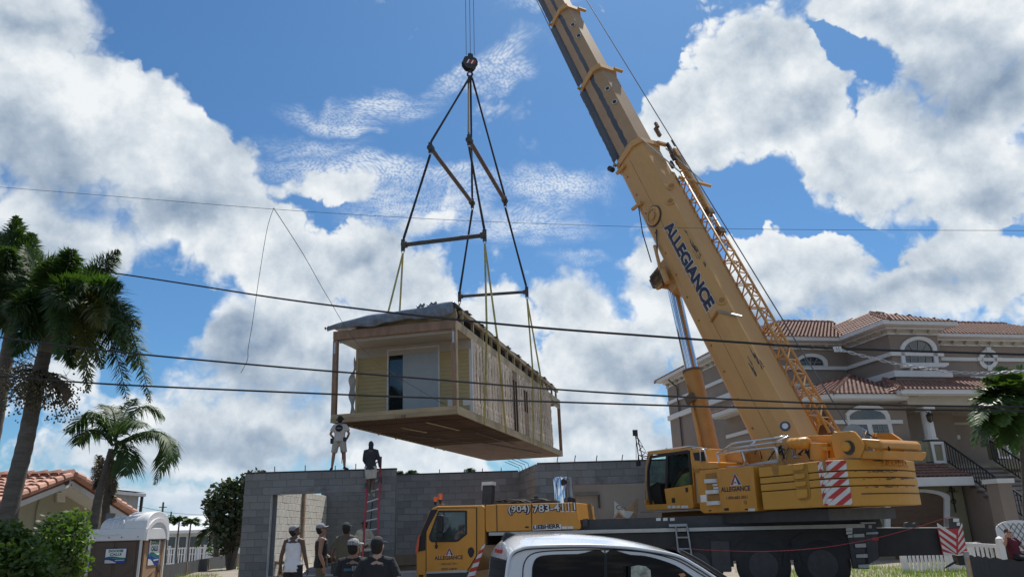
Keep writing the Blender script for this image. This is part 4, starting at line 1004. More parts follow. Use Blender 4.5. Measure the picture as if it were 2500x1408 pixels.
wl = SF.py(*z1(1810, 830, **Z2), 0).x-SF.py(*z1(1660, 830, **Z2), 0).x
logo(house, q.x, q.z, hz_*.88, -.002, ex=wl/(1.16*hz_))
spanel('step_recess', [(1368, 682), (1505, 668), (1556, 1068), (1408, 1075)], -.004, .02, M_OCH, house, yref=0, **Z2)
for pts in ([(1377, 750), (1513, 742), (1520, 790), (1383, 798)], [(1393, 886), (1535, 877), (1541, 922), (1399, 933)], [(1407, 1020), (1552, 1013), (1558, 1062), (1413, 1070)]): spanel('step', pts, -.07, -.003, M_STICK, house, yref=0, **Z2)
spanel('sticker', [(1310, 945), (1382, 938), (1388, 1026), (1316, 1032)], -.008, -.001, M_WHITE, house, yref=0, **Z2)
for a, b, c, d in ((1460, 1520, 805, 832), (1470, 1528, 845, 872), (1898, 1978, 1108, 1142)): spanel('sticker', [(a, c), (b, c-3), (b, d-3), (a, d)], -.008, -.001, M_STICK, house, yref=0, **Z2)
for a, b, c, d in ((1410, 1442, 1128, 1142), (1605, 1655, 1104, 1134), (1857, 1890, 1110, 1126)): spanel('latch', [(a, c), (b, c-2), (b, d-2), (a, d)], -.012, -.001, M_BLACK, house, yref=0, **Z2)
spanel('badge', [(1838, 1012), (1875, 1008), (1880, 1040), (1866, 1060), (1846, 1050)], -.008, -.001, M_OCH, house, yref=0, **Z2)
# slewing platform under it
zlow = SF.py(*z1(1600, 1160, **Z2), 0).z
xl = SF.py(*z1(650, 1140, **Z2), 0).x
sbuild(MB().box(-4.2, -.3, .3, 2.5, zlow-.25, zlow-.01), 'slew_platform', M_DARK)
# --- operator cab
cy = .12; cabd = 1.0
cpl = lambda pts, y=.1: [(lambda q: (q.x, q.z))(SF.py(*z1(*p, **Z2), y)) for p in pts]
outl = [(640, 1010), (622, 800), (628, 590), (662, 425), (690, 408), (1185, 372), (1200, 385), (1248, 1085), (1240, 1108), (700, 1132), (665, 1100)]
ci = [(700, 1100), (675, 950), (668, 700), (705, 475), (760, 455), (1165, 385), (1180, 400), (1200, 830), (1190, 1085)]
opc = SF  # frame
fr_ = MB()
po = cpl(outl)
sill = cpl([(640, 1010), (665, 1100), (700, 1132), (1240, 1108), (1248, 1085), (1246, 1040), (660, 1062)])
cabobj = spanel('operator_cab', sill, .02, cabd, M_YEL, raw=True, bv=.01)
for nm, pts, mt in (('front_pillar', [(640, 1010), (622, 800), (628, 590), (662, 425), (690, 408), (716, 440), (690, 470), (655, 600), (645, 800), (665, 1012)], mat('tan_pillar', (.34, .22, .11), .5)),
                ('rear_pillar', [(1166, 372), (1200, 385), (1246, 1050), (1214, 1050), (1206, 820)], M_YEL), ('roof', [(662, 425), (690, 405), (1185, 366), (1200, 385), (1168, 398), (716, 446)], M_YEL)):
    for yy in ((.1, .16), (cabd-.08, cabd-.02)) if nm != 'roof' else ((.08, cabd),): spanel(nm, cpl(pts), *yy, mt, raw=True)
dfr = [(715, 446), (1168, 398), (1206, 820), (1200, 1045), (668, 1060), (652, 800), (660, 600), (690, 470)]
inn = [(705, 490), (1150, 425), (1186, 800), (1180, 830), (900, 870), (880, 1060), (690, 1062), (672, 800)]
# dark frame bars of the door and window
for a, b, w in (((700, 480), (1165, 405), .07), ((905, 440), (895, 860), .09), ((1168, 405), (1205, 810), .07), ((700, 480), (668, 640), .05), ((668, 640), (672, 850), .05), ((672, 850), (705, 1070), .06), ((890, 860), (920, 1090), .06), ((960, 845), (1070, 655), .02), ((700, 1085), (920, 1075), .05)):
    p, q = SF.py(*z1(*a, **Z2), .1), SF.py(*z1(*b, **Z2), .1); sbuild(MB().bar(p, q, .05, w, up=(0, 0, 1) if abs(p.x-q.x) > abs(p.z-q.z) else (1, 0, 0)), 'door_frame', M_BLACK)
spanel('door_panel', cpl([(888, 868), (1206, 818), (1222, 822), (1243, 1090), (922, 1102)]), .03, .09, M_YEL, raw=True, bv=.012)
spanel('handle', cpl([(984, 980), (1018, 976), (1024, 1034), (990, 1038)]), .015, .04, M_BLACK, raw=True)
spanel('latch', cpl([(1152, 855), (1178, 850), (1182, 905), (1158, 910)]), .015, .04, M_BLACK, raw=True)
M_TINT = mat('tinted_glass', (.70, .86, .84), .02, trans=1.0, spec=.6); M_TINT.node_tree.nodes['Principled BSDF'].inputs['IOR'].default_value = 1.05
g1 = spanel('window_glass', cpl([(905, 430), (1160, 392), (1205, 815), (1190, 822), (900, 862)]), .125, .131, M_TINT, raw=True)
g2 = spanel('window_glass', cpl([(700, 480), (890, 450), (885, 800), (675, 850), (668, 640)]), .13, .136, M_TINT, raw=True)
spanel('front_glass', cpl([(628, 1000), (612, 800), (620, 590), (655, 425), (664, 425), (630, 590), (622, 800), (636, 1000)]), .12, cabd-.05, M_TINT, raw=True)
spanel('poster', cpl([(965, 835), (1070, 690), (1180, 650), (1195, 800), (1150, 825)]), .135, .138, mat('olive_board', (.14, .13, .05), .5, var=.3), raw=True)
spanel('far_wall', cpl([(885, 440), (1160, 395), (1212, 1050), (905, 1080)], cabd-.1), cabd-.1, cabd-.06, M_BLACK, raw=True)
sw = cpl([(680, 880), (830, 780), (860, 800), (900, 1085), (700, 1090)], .5)
spanel('console', sw, .35, .75, M_BLACK, raw=True)
s_ = MB()
s0 = SF.py(*z1(1080, 900, **Z2), .5)
sbuild(MB().box(s0.x-.30, s0.x+.15, .3, .75, s0.z-.08, s0.z+.06).box(s0.x+.02, s0.x+.16, .3, .75, s0.z+.06, s0.z+.75), 'seat', M_BLACK)
sbuild(MB().lathe([(.17, -.03), (.21, 0), (.17, .03)], 18, SF.py(*z1(1110, 540, **Z2), .35), 'y'), 'headrest', M_BLACK)
p = [SF.py(*z1(*a, **Z2), .05) for a in ((655, 470), (560, 455), (542, 470), (545, 520))]
sbuild(MB().tube(p, .014, 6), 'mirror_arm', M_BLACK); q = p[-1]
sbuild(MB().box(q.x-.07, q.x+.07, .02, .07, q.z-.15, q.z), 'mirror', M_BLACK)
p = [SF.py(*z1(*a, **Z2), .05) for a in ((655, 470), (625, 560), (660, 440))]
for a, b in (((660, 415), (1165, 345)), ((890, 378), (890, 362)), ((1160, 345), (1390, 375)), ((1185, 372), (1245, 372))):
    sbuild(MB().tube([SF.py(*z1(*a, **Z2), .15), SF.py(*z1(*b, **Z2), .15)], .016, 6), 'roof_rail', M_ALU)
spanel('cab_floor_step', cpl([(640, 1145), (1225, 1128), (1228, 1140), (640, 1160)]), -.1, cabd, M_STEEL, raw=True)
spanel('cab_mount', cpl([(690, 1165), (1060, 1140), (1190, 1150), (1195, 1212), (690, 1220)]), .5, cabd, M_OCH, raw=True)
for x in (940, 995, 1050, 1105, 1148): spanel('sticker', cpl([(x-6, 1072), (x+36, 1070), (x+38, 1102), (x-4, 1104)]), .018, .028, M_STICK, raw=True)
spanel('side_box', cpl([(1195, 395), (1330, 372), (1400, 540), (1535, 545), (1540, 615), (1250, 640), (1210, 560)]), .05, .9, M_YEL, raw=True, bv=.01)
spanel('grille', cpl([(1240, 428), (1365, 412), (1392, 528), (1262, 520)]), .035, .06, M_BLACK, raw=True)
for a in ([(1312, 540), (1305, 400), (1330, 382), (1355, 390), (1400, 540)], ):
    sbuild(MB().tube([SF.py(*z1(*p, **Z2), .0) for p in a], .017, 8), 'grab_rail', M_ALU, smooth=True)
spanel('hinge_block', cpl([(1255, 630), (1330, 625), (1335, 665), (1290, 672), (1258, 660)]), -.02, .1, M_OCH, raw=True)
# --- counterweight slabs
def cw_plan(off=0.0, xl_=None):
    pts = []
    x0 = SF.py(*z1(28, 800, **Z3), 0).x if xl_ is None else xl_
    pts.append((x0, off)); pts.append((-.02, off)); pts.append((.02+.30-off, .30+off))
    for i in range(1, 11):
        t = i/10; y = .30+off+(2.26-2*off)*t; pts.append((.32+.30*math.sin(t*math.pi)*.9-off, y))
    pts.append((-.02, 2.86-off)); pts.append((x0, 2.86-off))
    return pts
zs = [SF.py(*z1(845, y, **Z3), 0).z for y in (515, 655, 745, 845, 1090)]
zsl = [zs[0], zs[1], zs[2], zs[3], zs[4]]
for i in range(4):
    a, b = zsl[i+1]+.012, zsl[i]-.006
    if i == 3: a = zsl[4]
    pl_ = cw_plan(.0+.004*(i % 2))
    o = sbuild(MB().prism(pl_, lambda u, v, t: (u, v, t), a, b), 'counterweight_slab', M_YELW); bevel(o, .018, 2, 30)
    if i == 3:
        sm_ = (a+b)/2+.04
        sbuild(MB().prism([(p[0]-.03, p[1]) for p in cw_plan(.0)[3:13]]+[(p[0]+.012, p[1]-.0) for p in cw_plan(.0)[3:13]][::-1], lambda u, v, t: (u, v, t), sm_-.009, sm_+.009), 'slab_seam', M_BLACK)
sbuild(MB().prism(cw_plan(.05), lambda u, v, t: (u, v, t), zsl[4]+.02, zsl[0]-.05), 'counterweight_core', M_BLACK)
# lug notches on the flank
def spts(pts, y=0): return [(lambda q: (q.x, q.z))(SF.py(*z1(*p, **Z3), y)) for p in pts]
M_YELD = mat('grimy_yellow', (0.36, 0.20, 0.035), 0.7, var=.2, dirt=.4)
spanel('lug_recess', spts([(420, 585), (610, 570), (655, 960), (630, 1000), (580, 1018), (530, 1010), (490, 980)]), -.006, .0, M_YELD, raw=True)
for (a, b, c, d) in ((445, 572, 560, 640), (465, 590, 680, 745), (473, 600, 775, 838), (487, 617, 872, 985)):
    o = spanel('lifting_lug', spts([(a, c+6), (b, c-4), (b+4, d-22), (b-14, d-5), (a+22, d+3), (a+4, d-14)]), -.05, .0, M_YELW, raw=True); bevel(o, .012, 2)
for (a, b) in ((165, 255), (760, 840)):
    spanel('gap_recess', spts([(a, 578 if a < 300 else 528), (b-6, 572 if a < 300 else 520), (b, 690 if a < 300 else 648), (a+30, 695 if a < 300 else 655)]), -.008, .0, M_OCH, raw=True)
# striped warning panels round the corner
def cornerpt(s, z):    # s in 0..1 along the chamfer
    a, b = Vector((-.14, -.005)), Vector((-.02, -.005)); c = Vector((.33, .295))
    if s < .30: q = a.lerp(b, s/.30)
    else: q = b.lerp(c, (s-.30)/.70)
    return Vector((q.x, q.y-.006, z))
for i in range(4):
    zt_, zb_ = zsl[i]-.02, zsl[i+1]+.02
    if i == 3: zb_ = zsl[4]+.03
    b = MB(); b.add([cornerpt(0, zb_), cornerpt(.30, zb_), cornerpt(.30, zt_), cornerpt(0, zt_)], [(0, 1, 2, 3)]); b.add([cornerpt(.302, zb_), cornerpt(1, zb_), cornerpt(1, zt_), cornerpt(.302, zt_)], [(0, 1, 2, 3)])
    wb = sbuild(b, 'warning_panel', M_STICK)
    H = zt_-zb_; r_ = MB()
    for k in range(-1, 4):
        # slanted red bands, clipped to the panel
        s0, s1 = (k*.48), (k*.48+.24)
        n = 10
        for j in range(n):
            f0, f1 = j/n, (j+1)/n
            q = [(s0+f0*.42*H/.2, f0), (s1+f0*.42*H/.2, f0), (s1+f1*.42*H/.2, f1), (s0+f1*.42*H/.2, f1)]
            q = [(min(1, max(0, s)), f) for s, f in q]
            if q[1][0]-q[0][0] < .004 and q[2][0]-q[3][0] < .004: continue
            pts = []
            for (s, f) in q: pts.append(cornerpt(s, zb_+f*H)+Vector((.003, -.004, 0)))
            r_.add(pts, [(0, 1, 2, 3)])
    r_.build('chevron_band', M_RED, wb)
# rubbed and chipped places along the slab edges
rs = random.Random(77)
M_CHIP = mat('bare_chip', (.06, .05, .04), .7, var=.4)
for (zz, ys) in ((zsl[1], 1.0), (zsl[2], 1.25), (zsl[3], 1.1), (zsl[0], 1.3)):
    g_ = MB()
    for _ in range(11):
        y = ys+rs.gauss(0, .28); t_ = max(0, min(1, (y-.30)/2.26)); x_ = .32+.27*math.sin(t_*math.pi)+.006; w_ = rs.uniform(.02, .10); h_ = rs.uniform(.006, .028); z_ = zz-rs.uniform(.02, .05)
        g_.add([(x_, y-w_, z_), (x_, y+w_*.6, z_-h_*.3), (x_, y+w_, z_+h_*.6), (x_, y-w_*.3, z_+h_)], [(0, 1, 2, 3)])
    sbuild(g_, 'chipped_paint', M_CHIP)['kind'] = 'stuff'
# raised name on the tail
def tailpt(px, py): return SF.px(*z1(px, py, **Z3), .60)
a_, b_ = tailpt(1420, 610), tailpt(1745, 625)
tt = text('lettering', 'LIEBHERR', M_YELW, crane, (0, 0, 0), (0, 1, 0), (0, 0, 1), .13, .03, width=.95, depth=0)
ex_ = tt.data; n = len(ex_.vertices)
for v in ex_.vertices:
    y = 1.12+v.co.y; t = max(0, min(1, (y-.30)/2.26)); v.co = Vector((.32+.27*math.sin(t*math.pi)+.018, y, zsl[1]+.07+v.co.z))
tt.modifiers.new('s', 'SOLIDIFY').thickness = .03; into_crane(tt)
# --- deck behind the boom: rail cage, tank, winch
def sp(px, py, y, zz=Z2): return SF.py(*z1(px, py, **zz), y)
rails = [[(1512, 432), (1810, 400), (2215, 358), (2240, 372), (2263, 480)], [(1512, 432), (1540, 560), (1550, 600)], [(1545, 420), (1690, 318), (1740, 305), (2263, 240), (2350, 222)], [(1600, 385), (1880, 345), (2260, 292), (2310, 290)],
         [(1818, 402), (1868, 575)], [(2215, 360), (2240, 400), (2270, 545)], [(1870, 380), (1990, 280)], [(2200, 310), (2390, 222), (2380, 250)]]
for r in rails: sbuild(MB().tube([sp(a, b, .25) for a, b in r], .026, 8), 'guard_rail', M_ALU, smooth=True)
spanel('kick_plate', [(1545, 596), (1870, 570), (2265, 500), (2268, 545), (1880, 580), (1545, 616)], .3, .34, M_RAILS, yref=.3, **Z2)
rs = random.Random(9)
spanel('deck_unit', [(1560, 450), (1800, 425), (1830, 540), (1580, 560)], .8, 1.5, M_YELB, yref=.8, **Z2)
spanel('deck_unit', [(1870, 400), (2180, 330), (2200, 540), (1900, 570)], 1.0, 1.6, M_OCH, yref=1.0, **Z2)
spanel('valve_block', [(300, 400), (640, 380), (660, 520), (280, 540)], .9, 1.6, M_DARK, yref=.9, **Z3)
for i in range(14):
    x0 = rs.uniform(-100, 600); yy = rs.uniform(.5, .9); c = [(x0+rs.uniform(-60, 60), rs.uniform(330, 520)) for _ in range(4)]
    sbuild(MB().tube([sp(a, b, yy, Z3) for a, b in c], rs.uniform(.012, .025), 6), 'hose', M_BLACK if i % 3 else M_STEEL, smooth=True)
def scyl(name, a, b, r, mt, y, zz=Z3, dome=True, n=18):
    p, q = sp(*a, y, zz), sp(*b, y, zz); d = (q-p)
    pts, rad = [p, p+d*.04, p+d*.12, p+d*.88, p+d*.96, q], [r*.3, r*.75, r, r, r*.75, r*.3]
    if not dome: pts, rad = [p, p+d*.01, q-d*.01, q], [r*.9, r, r, r*.9]
    return sbuild(MB().tube(pts, rad, n), name, mt, smooth='auto')
scyl('accumulator_tank', (375, 318), (640, 300), .125, M_YEL, .55)
for x in (450, 560): 
    p = sp(x, 312, .55, Z3); sbuild(MB().tube([p-Vector((.012, 0, 0)), p+Vector((.012, 0, 0))], .132, 18), 'tank_band', M_YELB)
scyl('winch_motor', (755, 515), (745, 305), .19, M_YEL, .7, dome=False)
spanel('bracket', [(640, 350), (845, 345), (850, 395), (640, 392)], .6, .95, M_YEL, yref=.6, **Z3)
spanel('winch_beam', [(560, 245), (600, 218), (900, 205), (905, 250), (880, 490), (820, 500), (800, 300), (580, 262)], .9, 1.2, M_YEL, yref=.9, bv=.01, **Z3)
spanel('winch_cheek', [(895, 235), (930, 160), (960, 172), (1130, 158), (1180, 165), (1240, 235), (1310, 330), (1300, 380), (1250, 490), (965, 495), (930, 430)], .55, .62, M_YEL, yref=.55, bv=.008, **Z3)
q = sp(1100, 352, .55, Z3); sbuild(MB().lathe([(.10, .0), (.10, -.06), (.06, -.075), (0, -.075)], 18, q, 'y'), 'pivot_pin', M_YELW, smooth='auto')
sbuild(MB().lathe([(.15, .0), (.15, -.012), (.11, -.012)], 18, q+Vector((.03, 0, -.02)), 'y'), 'pivot_ring', M_DARK)
for yy in (1.0,):
    spanel('winch_cheek', [(895, 235), (930, 160), (1130, 158), (1240, 235), (1310, 330), (1250, 490), (965, 495)], 1.9, 1.97, M_YEL, yref=.55, **Z3)
spanel('winch_housing', [(1240, 250), (1480, 265), (1525, 300), (1530, 385), (1310, 375), (1250, 300)], .6, 1.9, M_YEL, yref=.6, bv=.04, **Z3)
spanel('winch_guard', [(1290, 395), (1560, 400), (1550, 470), (1515, 508), (1260, 495)], .58, 1.95, M_YEL, yref=.58, bv=.02, **Z3)
sbuild(MB().tube([sp(1180, 200, .7, Z3), sp(1180, 200, 1.85, Z3)], .22, 20), 'rope_drum', M_STEEL, smooth='auto')
for a, b in ((1355, 368), (1512, 380)): q = sp(a, b, .58, Z3); sbuild(MB().lathe([(.03, 0), (.03, -.03), (0, -.03)], 10, q, 'y'), 'bolt', M_OCH)
for k in range(4):
    pts = [sp(*p, .8+.15*k, Z3) for p in ((1500, 270), (1570, 310), (1620, 380-8*k), (1600, 430), (1550, 450))]
    sbuild(MB().tube(pts, .022, 7), 'hose', M_BLACK, smooth=True)
p, q = sp(1245, 130, .9, Z3), sp(1325, 180, .9, Z3); sbuild(MB().bar(p, q, .03, .10), 'mirror', M_CHROME)
p2 = sp(1300, 160, .9, Z3); sbuild(MB().tube([sp(1350, 190, .9, Z3), sp(1480, 260, .9, Z3)], .02, 6), 'mirror_arm', M_BLACK)
for x in (1415, 1445): sbuild(MB().tube([sp(x, 240, .9, Z3), sp(x+5, 185, .9, Z3)], .02, 6), 'valve', M_YELW)

# --- boom: telescoping sections along one axis
ax = (TIPv-P0); BLEN = ax.length; ax.normalize()
sv = Vector((-pd.y, pd.x, 0)) ; sv = -sv            # horizontal, to the far right side
nv_ = sv.cross(ax).normalized()
if nv_.z < 0: nv_ = -nv_
BMW = Matrix((( ax.x, sv.x, nv_.x, P0.x), (ax.y, sv.y, nv_.y, P0.y), (ax.z, sv.z, nv_.z, P0.z), (0, 0, 0, 1)))
BMI = BMW.inverted(); BLOC = (Matrix.Rotation(-CANG, 4, 'Z') @ Matrix.Translation(-CF.o)) @ BMW
BMF = MFrame(BMW)
def bbuild(mbx, name, mt, parent=None, smooth=False):
    o = mbx.build(name, mt, parent or crane, smooth)
    if parent is None: o.matrix_local = BLOC
    return o
def tat(px, py): return BMF.hit(px, py, 1, 0.0).x     # distance along the boom of a point on its mid plane
T1, T2, T3 = tat(1556, 384), tat(1462, 197), tat(1384, 42)
def sect(w, h, ch=.26, nb=7):
    pts = [(-w/2, h/2-ch), (-w/2+ch*.75, h/2), (w/2-ch*.75, h/2), (w/2, h/2-ch), (w/2, -h/2+w*.42)]
    for i in range(1, nb): 
        a = math.pi*i/nb; pts.append((w/2*math.cos(a), -h/2+w*.42-w*.42*math.sin(a)))
    pts.append((-w/2, -h/2+w*.42)); return pts
def bsec(name, t0, t1, w, h, mt, n=12):
    b = MB(); po = sect(w, h); k = len(po); 
    for i in range(n+1):
        for (u, v) in po: b.v.append((t0+(t1-t0)*i/n, u, v))
    for i in range(n):
        for j in range(k): b.f.append((i*k+j, i*k+(j+1) % k, (i+1)*k+(j+1) % k, (i+1)*k+j))
    b.f.append(tuple(range(k))); b.f.append(tuple(n*k+j for j in range(k))[::-1])
    return bbuild(b, name, mt)
W0, H0 = 1.02, 1.40
base = bsec('boom_base', -.6, T1, W0, H0, M_YELB)
secs = [(T1, T2, .93, 1.27), (T2, T3, .84, 1.14), (T3, T3+(T3-T2)*1.05, .76, 1.02), (T3+(T3-T2)*1.05, BLEN, .68, .90)]
M_TEL = mat('boom_section_veiled', (0.36, 0.225, 0.115), .5, var=.12, vscale=.7, dirt=.4, dirtcol=(.25, .17, .09))  # tan-grey: glare veiling the upper boom is mixed into the yellow
M_GREASE = mat('grease', (.045, .048, .052), .3, var=.5, vscale=2, streak=(.25, 1, 1))
tops = []
for i, (a, b, w, h) in enumerate(secs):
    o = bsec('boom_section', a-.4, b, w, h, M_TEL); tops.append(o)
    # dark greased running strips, irregular edges
    for (f0, f1, sd) in ((-.46, -.20, 0), (.08, .24, 1)):
        g_ = MB(); n = 26
        for j in range(n+1):
            t = a+.25+(b-a-.35)*j/n; e0 = f0+random.uniform(-.012, .012); e1 = f1+random.uniform(-.02, .02)*(1+ (j > 20))
            g_.v += [(t, -w/2-.004, h*e0), (t, -w/2-.004, h*e1)]
        for j in range(n): g_.f.append((2*j, 2*j+2, 2*j+3, 2*j+1))
        bbuild(g_, 'grease_strip', M_GREASE)
    # round bottom also greased
    g_ = MB(); po = [p for p in sect(w+.008, h+.008) if p[1] < -h/2+w*.42+.01 and p[0] < .1]
    k = len(po)
    for t in (a+.2, b-.1):
        for (u, v) in po: g_.v.append((t, u, v))
    for j in range(k-1): g_.f.append((j, j+1, k+j+1, k+j))
    bbuild(g_, 'grease_strip', M_GREASE)
    for f in (.30, .48) if i < 2 else ():
        t = a+(b-a)*(1-f); c = Vector((t, -w/2+.11, h/2-.12)); nn = Vector((0, -.8, .6))
        hol = MB(); e1, e2 = Vector((1, 0, 0)), Vector((0, .6, .8))
        hol.tube([c+nn*.00, c+nn*.035], .10, 14); bbuild(hol, 'access_cover', M_ALU); bbuild(MB().tube([c+nn*.03, c+nn*.045], .075, 12), 'access_hole', M_BLACK)
for t, w, h in ((T1, W0+.10, H0+.10), (T2, 1.05, 1.40), (T3, .96, 1.27), (T3+(T3-T2)*1.05, .86, 1.14)):
    b = MB(); o_, i_ = sect(w, h), sect(w*.86, h*.88); b.ring(o_, i_, lambda u, v, q: (q, u, v), t-.16, t+.06); bbuild(b, 'collar', M_YELB)
    b = MB().box(t-.07, t+.02, w/2-.25, w/2+.12, h/2-.05, h/2+.06); bbuild(b, 'rope_guide', M_YELB)
    b = MB().box(t-.05, t+.02, -w/2-.10, -w/2+.02, -h/2+.24, -h/2+.32); bbuild(b, 'rope_guide', M_YELB)
# fittings on the base section
def bh(px, py): return BMF.hit(px, py, 1, -W0/2)
q = bh(1597, 528); b = MB().lathe([(.30, 0), (.30, -.05), (.22, -.08), (.22, -.05), (.12, -.05), (.12, -.09), (0, -.09)], 22, q, 'y'); bbuild(b, 'reel', M_YELB, smooth='auto'); 
bbuild(MB().lathe([(.335, .0), (.335, -.03), (.30, -.03)], 22, q, 'y'), 'reel_rim', M_DARK)
p, q2 = bh(1640, 545), bh(1728, 768)
letl = (bh(1626, 553)-bh(1722, 770)).length
lp0 = bh(1620, 556)
text_o = text('lettering', 'ALLEGIANCE', M_NAVY, crane, (lp0.x, -W0/2-.004, lp0.z-.0), (-1, 0, 0), (0, 0, 1), .40, .055, width=letl, depth=0); text_o.matrix_local = BLOC
text_w = text('lettering', 'ALLEGIANCE', M_STICK, crane, (lp0.x+.02, -W0/2-.002, lp0.z-.02), (-1, 0, 0), (0, 0, 1), .44, .085, width=letl+.04, depth=0); text_w.matrix_local = BLOC
for a, c, w in (((1660, 700), (1707, 745), .05), ((1708, 760), (1735, 745), .06)): pass
for (pts, r) in ((((1602, 600), (1612, 640), (1616, 660)), .05), (((1622, 660), (1634, 690)), .09), (((1510, 425), (1528, 405)), .06), (((1548, 512), (1570, 495)), .06)):
    bbuild(MB().tube([bh(*p)+Vector((0, -.06, 0)) for p in pts], r, 8), 'fitting', M_YELB)
bbuild(MB().tube([bh(1500, 414)+Vector((0, -.2, 0)), bh(1508, 418)+Vector((0, -.2, 0))], .09, 10), 'lamp', M_BLACK)
for p0_, p1_, r in (((1560, 500), (1592, 640), .018), ((1604, 560), (1622, 700), .02)): bbuild(MB().tube([bh(*p0_)+Vector((0, -.03, 0)), bh((p0_[0]+p1_[0])/2-4, (p0_[1]+p1_[1])/2)+Vector((0, -.05, 0)), bh(*p1_)+Vector((0, -.03, 0))], r, 6), 'hose', M_DARK)
# covers and scuffs on the bevelled top edge
def bt(px, py):    # on the bevel
    o = BMI @ CAM; d = BMI.to_3x3() @ ray(px, py); nn = Vector((0, -.8, .6)); c = Vector((0, -W0/2+.10, H0/2-.13)); k = (c-o).dot(nn)/d.dot(nn); return o+d*k
for a, b in ((1637, 492), (1763, 734), (1640, 455)):
    c = bt(a, b); nn = Vector((0, -.8, .6)); bbuild(MB().tube([c-nn*.01, c+nn*.03], .13, 16), 'access_cover', M_YELB); bbuild(MB().tube([c+nn*.028, c+nn*.036], .085, 12), 'access_hole', M_OCH)
c = bt(1917, 1040); nn = Vector((0, -.8, .6)); bbuild(MB().tube([c-nn*.01, c+nn*.02], .12, 18), 'badge', mat('badge_blue', (.05, .07, .10), .4)); bbuild(MB().tube([c+nn*.018, c+nn*.028], .07, 14), 'badge', M_STICK)
rs = random.Random(2)
for (a, b, ln) in ((1690, 600, .9), (1720, 650, 1.1), (1850, 880, .5), (1840, 905, .3)):
    c = bt(a, b); g_ = MB()
    for k in range(9):
        x = c.x+rs.uniform(-ln, ln)*.6; d = rs.uniform(-.05, .05); l = rs.uniform(.08, .35); w = rs.uniform(.008, .022)
        e2 = Vector((0, .6, .8)); q = Vector((x, c.y, c.z))+e2*d+Vector((0, -.8, .6))*.004
        g_.add([q, q+Vector((l, 0, 0))+e2*.3*w, q+Vector((l*.9, 0, 0))+e2*w, q+Vector((.03, 0, 0))+e2*w*1.6], [(0, 1, 2, 3)])
    bbuild(g_, 'scuff', M_GREASE)['kind'] = 'stuff'
hb1, hb2 = bt(1752, 760), bt(1810, 775)
bbuild(MB().bar(hb1+Vector((0, -.02, .02)), hb2+Vector((0, -.02, .04)), .05), 'grab_bar', M_STEEL); q = bh(1738, 785); bbuild(MB().bar(q+Vector((0, -.03, 0)), hb1+Vector((0, -.02, .02)), .05), 'grab_bar', M_OCH)
# bolt line along the lower edge
for i in range(14):
    t = 1.2+i*.85
    if t < T1: bbuild(MB().box(t-.02, t+.02, -W0/2-.03, -W0/2+.01, -H0/2+.40, -H0/2+.44), 'bolt', M_OCH)
bbuild(MB().box(-.2, T1-.4, -W0/2-.006, -W0/2+.0, .10, .112), 'weld_seam', M_OCH)
# rope along the boom
for off in ((.0, .42), ):
    bbuild(MB().tube([(T1-2.5, W0/2+.10, H0/2+.45), (BLEN, .2, .75)], .016, 6), 'hoist_line', M_ROPE)
bbuild(MB().tube([(T1-.1, -W0/2-.10, -H0/2+.27), (BLEN, -.42, -.35)], .016, 6), 'hoist_line', M_ROPE)
bbuild(MB().tube([(T1-2.5, W0/2+.10, H0/2+.45), (-.5, W0/2+.25, H0/2+.55), ], .016, 6), 'hoist_line', M_ROPE)
# boom head with sheaves (above the picture)
bbuild(MB().box(BLEN-.5, BLEN+.5, -.36, .36, -.7, .45), 'boom_head', M_YELB)
for s in (-.2, 0, .2): bbuild(MB().lathe([(.10, s-.03), (.36, s-.03), (.32, s), (.36, s+.03), (.10, s+.03)], 20, (BLEN+.2, 0, -.75), 'y'), 'head_sheave', M_DARK)
# --- lattice jib folded along the far side of the boom
jt0, jt1 = tat(1975, 1035)-.2, tat(1598, 345)+1.0
y0_, y1_, za_, zb_ = W0/2+.06, W0/2+.42, H0/2-.38, H0/2+.14
jl = MB()
for (y, z) in ((y0_, za_), (y1_, za_), (y0_, zb_), (y1_, zb_)): jl.tube([(jt0, y, z), (jt1-2.2, y, z*(.96))], .036, 8)
jib = bbuild(jl, 'jib_chord', M_YELB, smooth=True)
jd = MB(); n = 22
for i in range(n):
    a, b = jt0+(jt1-2.2-jt0)*i/n, jt0+(jt1-2.2-jt0)*(i+1)/n; s = i % 2
    jd.bar((a, y1_, zb_ if s else za_), (b, y1_, za_ if s else zb_), .030); jd.bar((a, y0_, zb_ if s else za_), (b, y0_, za_ if s else zb_), .030)
    jd.bar((a, y0_ if s else y1_, zb_), (b, y1_ if s else y0_, zb_), .030); jd.bar((b, y0_, zb_), (b, y1_, zb_), .026); jd.bar((b, y1_, za_), (b, y1_, zb_), .026)
bbuild(jd, 'jib_lattice', M_YELB)
bbuild(MB().box(jt0+1.0, T1-1.2, W0/2-.02, W0/2+.10, H0/2-.5, H0/2-.12), 'jib_rail', M_OCH)
bbuild(MB().box(T1-3.2, T1-.3, W0/2+.26, W0/2+.42, H0/2+.04, H0/2+.20), 'jib_arm', M_YELB)
M_BRN = mat('brown_fitting', (.12, .075, .045), .6, var=.3, dirt=.4)
rs = random.Random(8)
for i in range(16):
    t = T1+rs.uniform(-1.1, .9); y = W0/2+rs.uniform(.05, .45); z = H0/2+rs.uniform(-.1, .28); a, b, c = rs.uniform(.04, .22), rs.uniform(.02, .07), rs.uniform(.02, .07)
    bbuild(MB().box(t-a, t+a, y-b, y+b, z-c, z+c), 'jib_head_fitting', M_BRN if i % 3 else M_DARK)
for i in range(8):
    t = jt0+rs.uniform(-.3, .6); bbuild(MB().box(t-.12, t+.1, y0_+rs.uniform(0, .4), y0_+.5, za_+rs.uniform(-.1, .3), zb_+rs.uniform(-.2, .05)), 'jib_foot_fitting', M_YEL if i % 2 else M_BRN)
